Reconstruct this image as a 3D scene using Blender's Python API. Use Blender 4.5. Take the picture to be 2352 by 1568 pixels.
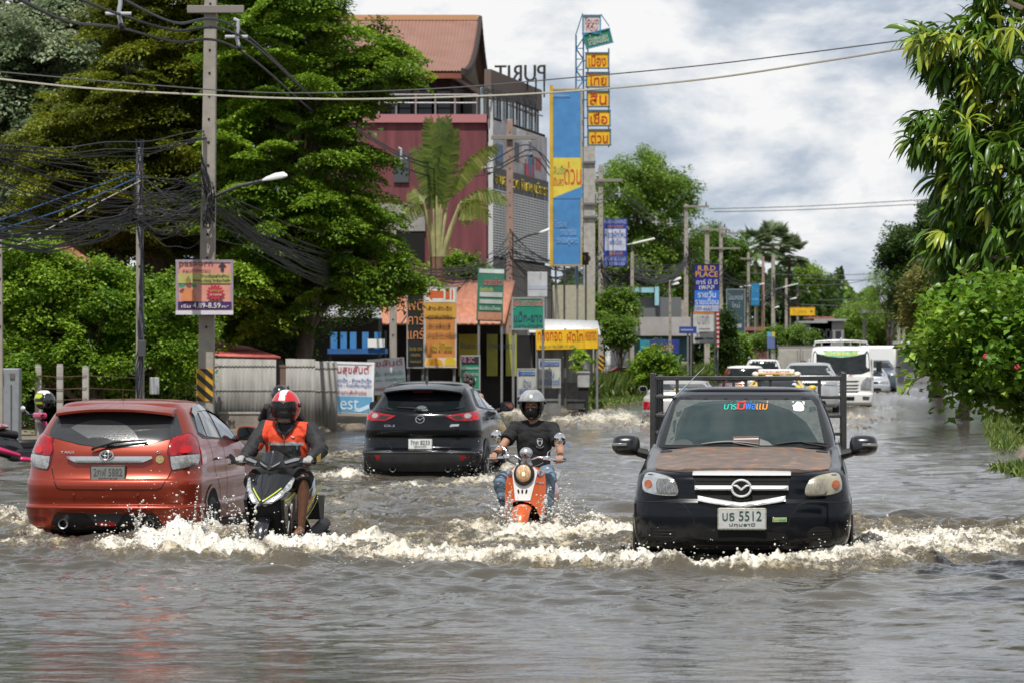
import bpy,bmesh,math,random
import numpy as np
from mathutils import Vector,Matrix
from mathutils.geometry import delaunay_2d_cdt
for _o in list(bpy.data.objects): bpy.data.objects.remove(_o)
SC = bpy.context.scene
COL = SC.collection
R = math.radians
# ---------------------------------------------------------------- camera, sky, sun, exposure
F,HZ,CX,EYE = 8820.0,808.0,1176.0,1.75
cam_d = bpy.data.cameras.new('camera'); cam = bpy.data.objects.new('camera',cam_d); COL.objects.link(cam)
cam_d.sensor_width = 36.0; cam_d.lens = 36.0 * F / 2352.0
cam_d.shift_y = (HZ - 784.0) / 2352.0
cam_d.clip_start = 0.5; cam_d.clip_end = 6000
cam.location = (0,0,EYE); cam.rotation_euler = (R(90),0,0)
cam_d.dof.use_dof = True; cam_d.dof.focus_distance = 33.5; cam_d.dof.aperture_fstop = 8.0
SC.camera = cam
SC.view_settings.view_transform = 'Standard'; SC.view_settings.look = 'None'
SC.view_settings.exposure = 0.0; SC.view_settings.gamma = 1.0
SC.cycles.max_bounces = 6; SC.cycles.diffuse_bounces = 2; SC.cycles.glossy_bounces = 3
SC.cycles.transmission_bounces = 4; SC.cycles.transparent_max_bounces = 6
SC.cycles.caustics_reflective = False; SC.cycles.caustics_refractive = False
SC.cycles.sample_clamp_indirect = 4.0
SUN_EL,SUN_AZ = R(64),R(192)
wd = bpy.data.worlds.new('World'); SC.world = wd; wd.use_nodes = True
def build_world():
 nt = wd.node_tree; N = nt.nodes; L = nt.links; N.clear()
 out = N.new('ShaderNodeOutputWorld'); bg = N.new('ShaderNodeBackground'); bg.inputs['Strength'].default_value = 0.1
 sky = N.new('ShaderNodeTexSky'); sky.sky_type = 'NISHITA'; sky.sun_disc = False
 sky.sun_elevation = SUN_EL; sky.sun_rotation = SUN_AZ; sky.dust_density = 2.0
 tc = N.new('ShaderNodeTexCoord')
 mp = N.new('ShaderNodeMapping'); mp.inputs['Scale'].default_value = (1,1,2.1); mp.inputs['Location'].default_value = (0.52,0.2,0.31)
 L.new(tc.outputs['Generated'],mp.inputs['Vector'])
 def noise(sc,det,rough,dist=0.0):
  n = N.new('ShaderNodeTexNoise'); n.inputs['Scale'].default_value = sc; n.inputs['Detail'].default_value = det
  n.inputs['Roughness'].default_value = rough; n.inputs['Distortion'].default_value = dist
  L.new(mp.outputs[0],n.inputs['Vector']); return n
 n1 = noise(17.0,10,0.60,0.15); n2 = noise(7.0,2,0.5)
 rc = N.new('ShaderNodeValToRGB'); rc.color_ramp.elements[0].position = 0.22; rc.color_ramp.elements[1].position = 0.36
 L.new(n1.outputs['Fac'],rc.inputs['Fac'])
 sm = N.new('ShaderNodeMath'); sm.operation = 'MULTIPLY_ADD'; sm.inputs[1].default_value = 0.30
 L.new(n2.outputs['Fac'],sm.inputs[0])
 m2 = N.new('ShaderNodeMath'); m2.operation = 'MULTIPLY'; m2.inputs[1].default_value = 0.78
 L.new(n1.outputs['Fac'],m2.inputs[0]); L.new(m2.outputs[0],sm.inputs[2])
 tone = N.new('ShaderNodeValToRGB'); el = tone.color_ramp.elements
 el[0].position = 0.45; el[0].color = (4.0,4.65,5.6,1)
 el[1].position = 0.62; el[1].color = (9.4,9.4,9.4,1)
 e = el.new(0.51); e.color = (5.2,5.85,6.8,1)
 e = el.new(0.56); e.color = (7.3,7.7,8.2,1)
 L.new(sm.outputs[0],tone.inputs['Fac'])
 sep = N.new('ShaderNodeSeparateXYZ'); L.new(tc.outputs['Generated'],sep.inputs[0])
 mr = N.new('ShaderNodeMapRange'); mr.inputs['From Min'].default_value = 0.30; mr.inputs['From Max'].default_value = 0.85
 mr.inputs['To Min'].default_value = 1.0; mr.inputs['To Max'].default_value = 0.58
 L.new(sep.outputs['Z'],mr.inputs['Value'])
 sc_ = N.new('ShaderNodeVectorMath'); sc_.operation = 'SCALE'
 L.new(tone.outputs['Color'],sc_.inputs[0]); L.new(mr.outputs[0],sc_.inputs['Scale'])
 mx = N.new('ShaderNodeMix'); mx.data_type = 'RGBA'
 L.new(rc.outputs['Color'],mx.inputs['Factor']); L.new(sky.outputs[0],mx.inputs['A']); L.new(sc_.outputs[0],mx.inputs['B'])
 L.new(mx.outputs['Result'],bg.inputs['Color']); L.new(bg.outputs[0],out.inputs[0])
build_world()
sun_d = bpy.data.lights.new('sun','SUN'); sun_d.energy = 4.8; sun_d.angle = R(0.5); sun_d.color = (1.0,0.97,0.91)
sun = bpy.data.objects.new('sun',sun_d); COL.objects.link(sun)
_sd = Vector((math.sin(SUN_AZ) * math.cos(SUN_EL),math.cos(SUN_AZ) * math.cos(SUN_EL),math.sin(SUN_EL)))
sun.rotation_euler = _sd.to_track_quat('Z','Y').to_euler(); sun.location = (0,0,60)
# ---------------------------------------------------------------- measuring helpers
def X(px,d): return (px - CX) / F * d
def Z(py,d): return EYE + (HZ - py) / F * d
def P(px,py,d): return Vector((X(px,d),d,Z(py,d)))
ROAD = math.atan((1950 - CX) / F)
# ---------------------------------------------------------------- noise
def _hash(ix,iy,s):
 h = (ix.astype(np.int64) * 374761393 + iy.astype(np.int64) * 668265263 + s * 974711) & 0xffffffff
 h = ((h ^ (h >> 13)) * 1274126177) & 0xffffffff
 return ((h ^ (h >> 16)) & 0xffff) / 65535.0
def vnoise(x,y,s=0):
 ix = np.floor(x); iy = np.floor(y); fx = x - ix; fy = y - iy
 fx = fx * fx * fx * (fx * (fx * 6 - 15) + 10); fy = fy * fy * fy * (fy * (fy * 6 - 15) + 10)
 a = _hash(ix,iy,s); b = _hash(ix + 1,iy,s); c = _hash(ix,iy + 1,s); d = _hash(ix + 1,iy + 1,s)
 return (a + (b - a) * fx) * (1 - fy) + (c + (d - c) * fx) * fy
def fbm(x,y,s=0,o=4,g=0.5):
 t = np.zeros_like(x); a = 1.0; n = 0.0
 for k in range(o):
  t += a * vnoise(x * 2 ** k + 17.3 * k,y * 2 ** k - 9.1 * k,s + k); n += a; a *= g
 return t / n
# ---------------------------------------------------------------- materials
MATS = {}
def mat(name,col,rough=0.6,metal=0.0,var=0.0,scale=8.0,col2=None,coat=0.0,bump=0.0,bscale=None,spec=0.5,emit=None,trans=0.0,stretch=None,flake=0.0):
 if name in MATS: return MATS[name]
 m = bpy.data.materials.new(name); m.use_nodes = True; nt = m.node_tree; N = nt.nodes; L = nt.links
 b = N['Principled BSDF']
 b.inputs['Roughness'].default_value = rough; b.inputs['Metallic'].default_value = metal
 b.inputs['Specular IOR Level'].default_value = spec
 c4 = (*col,1); b.inputs['Base Color'].default_value = c4
 if coat: b.inputs['Coat Weight'].default_value = coat; b.inputs['Coat Roughness'].default_value = 0.04
 if trans: b.inputs['Transmission Weight'].default_value = trans
 if emit: b.inputs['Emission Color'].default_value = (*emit[:3],1); b.inputs['Emission Strength'].default_value = emit[3]
 if var or bump or col2:
  tc = N.new('ShaderNodeTexCoord'); vec = tc.outputs['Object']
  if stretch:
   mp = N.new('ShaderNodeMapping'); mp.inputs['Scale'].default_value = stretch; L.new(vec,mp.inputs[0]); vec = mp.outputs[0]
  n = N.new('ShaderNodeTexNoise'); n.inputs['Scale'].default_value = scale; n.inputs['Detail'].default_value = 6; n.inputs['Roughness'].default_value = 0.62
  L.new(vec,n.inputs['Vector'])
  if var or col2:
   rp = N.new('ShaderNodeValToRGB'); rp.color_ramp.elements[0].position = 0.32; rp.color_ramp.elements[1].position = 0.68
   lo = tuple(max(0,c * (1 - var)) for c in col); hi = col2 if col2 else tuple(min(1,c * (1 + var)) for c in col)
   rp.color_ramp.elements[0].color = (*lo,1); rp.color_ramp.elements[1].color = (*hi,1)
   L.new(n.outputs['Fac'],rp.inputs['Fac']); L.new(rp.outputs['Color'],b.inputs['Base Color'])
  if bump:
   n2 = N.new('ShaderNodeTexNoise'); n2.inputs['Scale'].default_value = bscale or scale * 3; n2.inputs['Detail'].default_value = 4
   L.new(vec,n2.inputs['Vector'])
   bp = N.new('ShaderNodeBump'); bp.inputs['Strength'].default_value = bump; bp.inputs['Distance'].default_value = 0.02
   L.new(n2.outputs['Fac'],bp.inputs['Height']); L.new(bp.outputs[0],b.inputs['Normal'])
 MATS[name] = m; return m
def leaf_mat(name,c1,c2,c3=None,trans=0.3,rough=0.45):
 """leaf colours vary leaf by leaf through the mesh attribute 'rnd'"""
 if name in MATS: return MATS[name]
 m = bpy.data.materials.new(name); m.use_nodes = True; nt = m.node_tree; N = nt.nodes; L = nt.links
 b = N['Principled BSDF']; out = N['Material Output']
 at = N.new('ShaderNodeAttribute'); at.attribute_name = 'rnd'
 rp = N.new('ShaderNodeValToRGB'); el = rp.color_ramp.elements
 el[0].position = 0.0; el[0].color = (*c1,1); el[1].position = 1.0; el[1].color = (*(c3 or c2),1)
 if c3: e = el.new(0.7); e.color = (*c2,1)
 L.new(at.outputs['Fac'],rp.inputs['Fac']); L.new(rp.outputs['Color'],b.inputs['Base Color'])
 b.inputs['Roughness'].default_value = rough; b.inputs['Specular IOR Level'].default_value = 0.35
 tr = N.new('ShaderNodeBsdfTranslucent'); hs = N.new('ShaderNodeHueSaturation'); hs.inputs['Value'].default_value = 1.5; hs.inputs['Hue'].default_value = 0.485
 L.new(rp.outputs['Color'],hs.inputs['Color']); L.new(hs.outputs[0],tr.inputs['Color'])
 mx = N.new('ShaderNodeMixShader'); mx.inputs[0].default_value = trans
 L.new(b.outputs[0],mx.inputs[1]); L.new(tr.outputs[0],mx.inputs[2]); L.new(mx.outputs[0],out.inputs[0])
 MATS[name] = m; return m
# ---------------------------------------------------------------- objects
def tag(o,label=None,cat=None,group=None,kind=None):
 if label: o['label'] = label
 if cat: o['category'] = cat
 if group: o['group'] = group
 if kind: o['kind'] = kind
 return o
def thing(name,label,cat,loc=(0,0,0),rz=0.0,group=None):
 o = bpy.data.objects.new(name,None); COL.objects.link(o); o.empty_display_size = 0.2
 o.location = loc; o.rotation_euler = (0,0,rz); return tag(o,label,cat,group)
def link_mesh(name,me,parent=None):
 o = bpy.data.objects.new(name,me); COL.objects.link(o)
 if parent is not None: o.parent = parent
 return o
def copy_tree(o,parent=None):
 c = o.copy(); COL.objects.link(c)
 if parent is not None: c.parent = parent; c.matrix_parent_inverse = o.matrix_parent_inverse
 for ch in list(o.children): copy_tree(ch,c)
 return c
def frame_from(d,up=Vector((0,0,1))):
 d = d.normalized()
 if abs(d.dot(up)) > 0.98: up = Vector((1,0,0))
 a = up.cross(d).normalized(); return a,d.cross(a).normalized()
class MB:
 def __init__(s,M=None): s.v = []; s.f = []; s.m = []; s.mats = []; s.M = M
 def mi(s,m):
  if m not in s.mats: s.mats.append(m)
  return s.mats.index(m)
 def add(s,vs,fs,m):
  k = len(s.v); i = s.mi(m)
  if s.M is not None: vs = [s.M @ Vector(v) for v in vs]
  s.v += [tuple(v) for v in vs]; s.f += [tuple(a + k for a in f) for f in fs]; s.m += [i] * len(fs); return s
 def box(s,c,size,m,rz=0,rx=0,ry=0):
  Rm = Matrix.Rotation(rz,3,'Z') @ Matrix.Rotation(ry,3,'Y') @ Matrix.Rotation(rx,3,'X'); c = Vector(c)
  hx,hy,hz = (a / 2 for a in size)
  vs = [c + Rm @ Vector((x,y,z)) for x in (-hx,hx) for y in (-hy,hy) for z in (-hz,hz)]
  return s.add(vs,[(0,1,3,2),(4,6,7,5),(0,4,5,1),(2,3,7,6),(0,2,6,4),(1,5,7,3)],m)
 def tube(s,pts,r,m,n=8,cap=True,round_=False,flat=1.0):
  pts = [Vector(p) for p in pts]; k = len(pts)
  rr = [r] * k if not hasattr(r,'__len__') else list(r)
  if round_:
   d0 = (pts[0] - pts[1]).normalized(); d1 = (pts[-1] - pts[-2]).normalized(); A = []; B = []
   for t in (0.95,0.7,0.38):
    A.append((pts[0] + d0 * rr[0] * t,rr[0] * math.sqrt(1 - t * t)))
   for t in (0.38,0.7,0.95):
    B.append((pts[-1] + d1 * rr[-1] * t,rr[-1] * math.sqrt(1 - t * t)))
   pts = [a[0] for a in A] + pts + [b[0] for b in B]; rr = [a[1] for a in A] + rr + [b[1] for b in B]; k = len(pts)
  vs = []; a = None
  for i in range(k):
   t = pts[min(i + 1,k - 1)] - pts[max(i - 1,0)]
   if t.length < 1e-9: t = Vector((0,0,1))
   t.normalize()
   if a is None: a,b = frame_from(t)
   else:
    a = (a - t * a.dot(t))
    if a.length < 1e-6: a,b = frame_from(t)
    a.normalize(); b = t.cross(a)
   for j in range(n):
    q = 2 * math.pi * j / n
    vs.append(pts[i] + a * (rr[i] * math.cos(q)) + b * (rr[i] * flat * math.sin(q)))
  fs = [(i * n + j,i * n + (j + 1) % n,(i + 1) * n + (j + 1) % n,(i + 1) * n + j) for i in range(k - 1) for j in range(n)]
  if cap: fs += [tuple(range(n - 1,-1,-1)),tuple(range((k - 1) * n,k * n))]
  return s.add(vs,fs,m)
 def cyl(s,c,r,h,m,axis='Z',n=20,r2=None):
  ax = {'X': Vector((1,0,0)),'Y': Vector((0,1,0)),'Z': Vector((0,0,1))}[axis] * (h / 2); c = Vector(c)
  return s.tube([c - ax,c + ax],[r,r if r2 is None else r2],m,n)
 def lathe(s,prof,m,n=24,M=None,c=(0,0,0)):
  """profile of (r, h) turned about local Z"""
  vs = []; c = Vector(c)
  for r,h in prof:
   for j in range(n):
    q = 2 * math.pi * j / n; v = Vector((r * math.cos(q),r * math.sin(q),h))
    vs.append(c + (M @ v if M is not None else v))
  k = len(prof)
  fs = [(i * n + j,i * n + (j + 1) % n,(i + 1) * n + (j + 1) % n,(i + 1) * n + j) for i in range(k - 1) for j in range(n)]
  if prof[0][0] > 1e-5: fs.append(tuple(range(n - 1,-1,-1)))
  if prof[-1][0] > 1e-5: fs.append(tuple(range((k - 1) * n,k * n)))
  return s.add(vs,fs,m)
 def ell(s,c,r,m,nu=20,nv=12,Rm=None,pw=1.0):
  c = Vector(c); vs = []; r = (r,r,r) if not hasattr(r,'__len__') else r
  for i in range(nv + 1):
   a = math.pi * i / nv
   for j in range(nu):
    q = 2 * math.pi * j / nu
    v = Vector((r[0] * math.sin(a) * math.cos(q),r[1] * math.sin(a) * math.sin(q),r[2] * math.cos(a)))
    vs.append(c + (Rm @ v if Rm is not None else v))
  fs = [(i * nu + j,i * nu + (j + 1) % nu,(i + 1) * nu + (j + 1) % nu,(i + 1) * nu + j) for i in range(nv) for j in range(nu)]
  return s.add(vs,fs,m)
 def loft(s,rings,m,closed=True,capa=False,capb=False):
  n = len(rings[0]); vs = [p for r_ in rings for p in r_]; e = n if closed else n - 1
  fs = [(i * n + j,i * n + (j + 1) % n,(i + 1) * n + (j + 1) % n,(i + 1) * n + j) for i in range(len(rings) - 1) for j in range(e)]
  if capa: fs.append(tuple(range(n - 1,-1,-1)))
  if capb: fs.append(tuple(range((len(rings) - 1) * n,len(rings) * n)))
  return s.add(vs,fs,m)
 def prism(s,poly,y0,y1,m,fn=None):
  """polygon in local XZ, extruded from y0 (near) to y1"""
  n = len(poly); vs = [Vector((x,y0,z)) for x,z in poly] + [Vector((x,y1,z)) for x,z in poly]
  fs = [tuple(range(n)),tuple(range(2 * n - 1,n - 1,-1))] + [(i,n + i,n + (i + 1) % n,(i + 1) % n) for i in range(n)]
  return s.add(vs,fs,m)
 def patch(s,poly,fn,m,step=0.04,off=0.004,thick=0.012,smooth=0,bulge=0.0):
  """polygon (u, v) laid on the surface fn(u, v, off) as a thin shell with its own edge"""
  pts = chaikin(poly,smooth) if smooth else list(poly)
  dn = []
  for i,p in enumerate(pts):
   q = pts[(i + 1) % len(pts)]; L_ = math.dist(p,q); k = max(1,int(math.ceil(L_ / step)))
   dn += [(p[0] + (q[0] - p[0]) * t / k,p[1] + (q[1] - p[1]) * t / k) for t in range(k)]
  us = [p[0] for p in dn]; ws = [p[1] for p in dn]; inn = []
  u = min(us) + step / 2
  while u < max(us):
   w = min(ws) + step / 2
   while w < max(ws):
    if inside((u,w),pts) and min(math.dist((u,w),q) for q in dn) > step * 0.45: inn.append((u,w))
    w += step
   u += step
  n = len(dn)
  V,E,Fc,_,_,_ = delaunay_2d_cdt([Vector(p) for p in dn + inn],[(i,(i + 1) % n) for i in range(n)],[],1,1e-6)
  def bl(p):
   if not bulge: return 0.0
   dd = min(math.dist(p,q) for q in dn); return bulge * (1 - (1 - min(1,dd / (bulge * 2.5))) ** 2)
  top = [fn(p[0],p[1],off + bl(p)) for p in V]; cnt = {}
  for f in Fc:
   for i in range(len(f)):
    e = (f[i],f[(i + 1) % len(f)]); cnt[tuple(sorted(e))] = cnt.get(tuple(sorted(e)),[]) + [e]
  fs = [tuple(f) for f in Fc]; vs = list(top)
  bm = {}
  for k_,es in cnt.items():
   if len(es) == 1:
    a,b = es[0]
    for q in (a,b):
     if q not in bm: bm[q] = len(vs); vs.append(fn(V[q][0],V[q][1],off - thick))
    fs.append((b,a,bm[a],bm[b]))
  return s.add(vs,fs,m)
 def ribbon(s,pts,fn,w,m,off=0.003,step=0.03,closed=False):
  """thin line of width w drawn along the (u, v) polyline on a surface"""
  dn = []
  seg = list(zip(pts,pts[1:] + ([pts[0]] if closed else [])))
  if not closed: seg = list(zip(pts[:-1],pts[1:]))
  for p,q in seg:
   k = max(1,int(math.dist(p,q) / step)); dn += [(p[0] + (q[0] - p[0]) * t / k,p[1] + (q[1] - p[1]) * t / k) for t in range(k)]
  if not closed: dn.append(pts[-1])
  vs = []; N_ = len(dn)
  for i,p in enumerate(dn):
   a = dn[(i - 1) % N_] if closed or i else p; b = dn[(i + 1) % N_] if closed or i < N_ - 1 else p
   t = Vector((b[0] - a[0],b[1] - a[1])); t = t.normalized() if t.length > 1e-9 else Vector((1,0)); nn = Vector((-t.y,t.x)) * (w / 2)
   vs += [fn(p[0] + nn.x,p[1] + nn.y,off),fn(p[0] - nn.x,p[1] - nn.y,off)]
  e = N_ if closed else N_ - 1
  return s.add(vs,[(2 * i,2 * i + 1,2 * ((i + 1) % N_) + 1,2 * ((i + 1) % N_)) for i in range(e)],m)
 def text(s,t,x0,z0,x1,z1,y,m,ext=0.004,flip=False,fn=None,slant=0.0):
  """lettering fitted to the box x0..x1, z0..z1, standing in local XZ and facing -Y"""
  V,Fc = glyphs(t); vs = []
  for (u,w,e) in V:
   if flip: u = 1 - u
   xx = x0 + (x1 - x0) * u + slant * (z1 - z0) * w; zz = z0 + (z1 - z0) * w
   vs.append(Vector((xx,y - ext * e,zz)) if fn is None else fn(xx,zz,0.003 + ext * e))
  return s.add(vs,[f[::-1] for f in Fc] if flip else Fc,m)
 def build(s,name,parent=None,smooth=38,bev=0.0,seg=2,sub=0,fix=True):
  me = bpy.data.meshes.new(name); me.from_pydata(s.v,[],s.f)
  for m in s.mats: me.materials.append(m)
  me.polygons.foreach_set('material_index',s.m)
  if fix:
   bm = bmesh.new(); bm.from_mesh(me); bmesh.ops.recalc_face_normals(bm,faces=bm.faces); bm.to_mesh(me); bm.free()
  if smooth:
   me.shade_smooth(); me.set_sharp_from_angle(angle=R(smooth))
  o = link_mesh(name,me,parent)
  if bev:
   b = o.modifiers.new('bevel','BEVEL'); b.width = bev; b.segments = seg; b.limit_method = 'ANGLE'; b.angle_limit = R(40)
  if sub:
   b = o.modifiers.new('subsurf','SUBSURF'); b.levels = sub; b.render_levels = sub
  return o
def inside(p,poly):
 c = False; n = len(poly); j = n - 1
 for i in range(n):
  xi,yi = poly[i]; xj,yj = poly[j]
  if (yi > p[1]) != (yj > p[1]) and p[0] < (xj - xi) * (p[1] - yi) / (yj - yi) + xi: c = not c
  j = i
 return c
def chaikin(pts,k=2,r=0.25):
 for _ in range(k):
  o = []
  for i in range(len(pts)):
   p = pts[i]; q = pts[(i + 1) % len(pts)]
   o += [(p[0] * (1 - r) + q[0] * r,p[1] * (1 - r) + q[1] * r),(p[0] * r + q[0] * (1 - r),p[1] * r + q[1] * (1 - r))]
  pts = o
 return pts
_G = {}
def glyphs(t):
 if t in _G: return _G[t]
 cu = bpy.data.curves.new('lettering','FONT'); cu.body = t; cu.resolution_u = 3; cu.extrude = 0.02; cu.align_x = 'CENTER'
 cu.offset = 0.003; cu.space_line = 0.9
 o = bpy.data.objects.new('lettering',cu); COL.objects.link(o)
 dg = bpy.context.evaluated_depsgraph_get(); me = bpy.data.meshes.new_from_object(o.evaluated_get(dg))
 bpy.data.objects.remove(o); bpy.data.curves.remove(cu)
 V = [v.co.copy() for v in me.vertices]; Fc = [tuple(p.vertices) for p in me.polygons]; bpy.data.meshes.remove(me)
 x0 = min(v.x for v in V); x1 = max(v.x for v in V); y0 = min(v.y for v in V); y1 = max(v.y for v in V)
 V = [((v.x - x0) / max(1e-6,x1 - x0),(v.y - y0) / max(1e-6,y1 - y0),1.0 if v.z > 0 else 0.0) for v in V]
 _G[t] = (V,Fc); return _G[t]
def pchip(xs,ys,x):
 """monotone cubic through the keys"""
 xs = np.asarray(xs,float); ys = np.asarray(ys,float); x = np.asarray(x,float)
 h = np.diff(xs); dl = np.diff(ys) / h; m = np.zeros_like(ys)
 for i in range(1,len(xs) - 1):
  if dl[i - 1] * dl[i] > 0: w1 = 2 * h[i] + h[i - 1]; w2 = h[i] + 2 * h[i - 1]; m[i] = (w1 + w2) / (w1 / dl[i - 1] + w2 / dl[i])
 m[0] = dl[0]; m[-1] = dl[-1]
 i = np.clip(np.searchsorted(xs,x) - 1,0,len(xs) - 2); t = np.clip((x - xs[i]) / h[i],0,1)
 t2 = t * t; t3 = t2 * t
 return (2 * t3 - 3 * t2 + 1) * ys[i] + (t3 - 2 * t2 + t) * h[i] * m[i] + (-2 * t3 + 3 * t2) * ys[i + 1] + (t3 - t2) * h[i] * m[i + 1]
def skin_union(mb,voxel=0.007,smooth=4,wr=0.0,wscale=9.0,seed=0):
 """many closed shapes -> one continuous surface"""
 o = mb.build('tmp',fix=False,smooth=0)
 rm = o.modifiers.new('r','REMESH'); rm.mode = 'VOXEL'; rm.voxel_size = voxel
 if smooth: sm = o.modifiers.new('s','SMOOTH'); sm.iterations = smooth; sm.factor = 0.5
 dg = bpy.context.evaluated_depsgraph_get(); me = bpy.data.meshes.new_from_object(o.evaluated_get(dg)); bpy.data.objects.remove(o)
 n = len(me.vertices); co = np.empty(n * 3); me.vertices.foreach_get('co',co); co = co.reshape(-1,3)
 if wr:
  no = np.empty(n * 3); me.vertices.foreach_get('normal',no); no = no.reshape(-1,3)
  h = np.abs(fbm(co[:,0] * wscale + co[:,2] * wscale * 0.5,co[:,2] * wscale * 1.3 + co[:,1] * wscale,seed,3) - 0.5) * 2
  co = co + no * ((h - 0.3) * wr)[:,None]; me.vertices.foreach_set('co',co.ravel())
 me.shade_smooth(); return me,co
def mesh_obj(name,me,mats,parent,idx=None):
 me.materials.clear()
 for m in mats: me.materials.append(m)
 if idx is not None: me.polygons.foreach_set('material_index',idx)
 else: me.polygons.foreach_set('material_index',np.zeros(len(me.polygons),dtype=np.int32))
 me.update(); return link_mesh(name,me,parent)
def face_centres(me):
 c = np.empty(len(me.polygons) * 3); me.polygons.foreach_get('center',c); return c.reshape(-1,3)
def np_mesh(name,V,quads,mats,attr=None,attr_dom='FACE',parent=None,smooth=False,midx=None,link=True):
 """fast mesh from arrays; all faces have the same corner count"""
 me = bpy.data.meshes.new(name); nf,k = quads.shape
 me.vertices.add(len(V)); me.vertices.foreach_set('co',V.astype(np.float32).ravel())
 me.loops.add(nf * k); me.loops.foreach_set('vertex_index',quads.astype(np.int32).ravel())
 me.polygons.add(nf); me.polygons.foreach_set('loop_start',np.arange(0,nf * k,k,dtype=np.int32))
 if midx is not None: me.polygons.foreach_set('material_index',midx.astype(np.int32))
 for m in mats: me.materials.append(m)
 if attr is not None:
  for an,av in attr.items():
   a = me.attributes.new(an,'FLOAT',attr_dom); a.data.foreach_set('value',av.astype(np.float32))
 me.update(calc_edges=True)
 if smooth: me.shade_smooth()
 return link_mesh(name,me,parent) if link else me
BLACKP = mat('black_plastic',(0.012,0.012,0.013),0.45)
RUBBER = mat('rubber',(0.015,0.015,0.015),0.75)
CHROME = mat('chrome',(0.75,0.75,0.76),0.12,1.0)
STEEL = mat('steel',(0.45,0.46,0.47),0.35,1.0)
GLASS = mat('dark_glass',(0.008,0.011,0.012),0.06,coat=0.3)
GREYP = mat('grey_plastic',(0.06,0.06,0.065),0.5)
DARK = mat('dark_void',(0.004,0.004,0.004),0.9)
WHITEP = mat('white_paint',(0.78,0.78,0.76),0.4)
CONC = mat('concrete',(0.36,0.34,0.31),0.85,var=0.25,scale=5,bump=0.3,bscale=30)
def paint(name,col,rough=0.4,metal=0.0): return mat(name,col,rough,metal)
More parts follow.
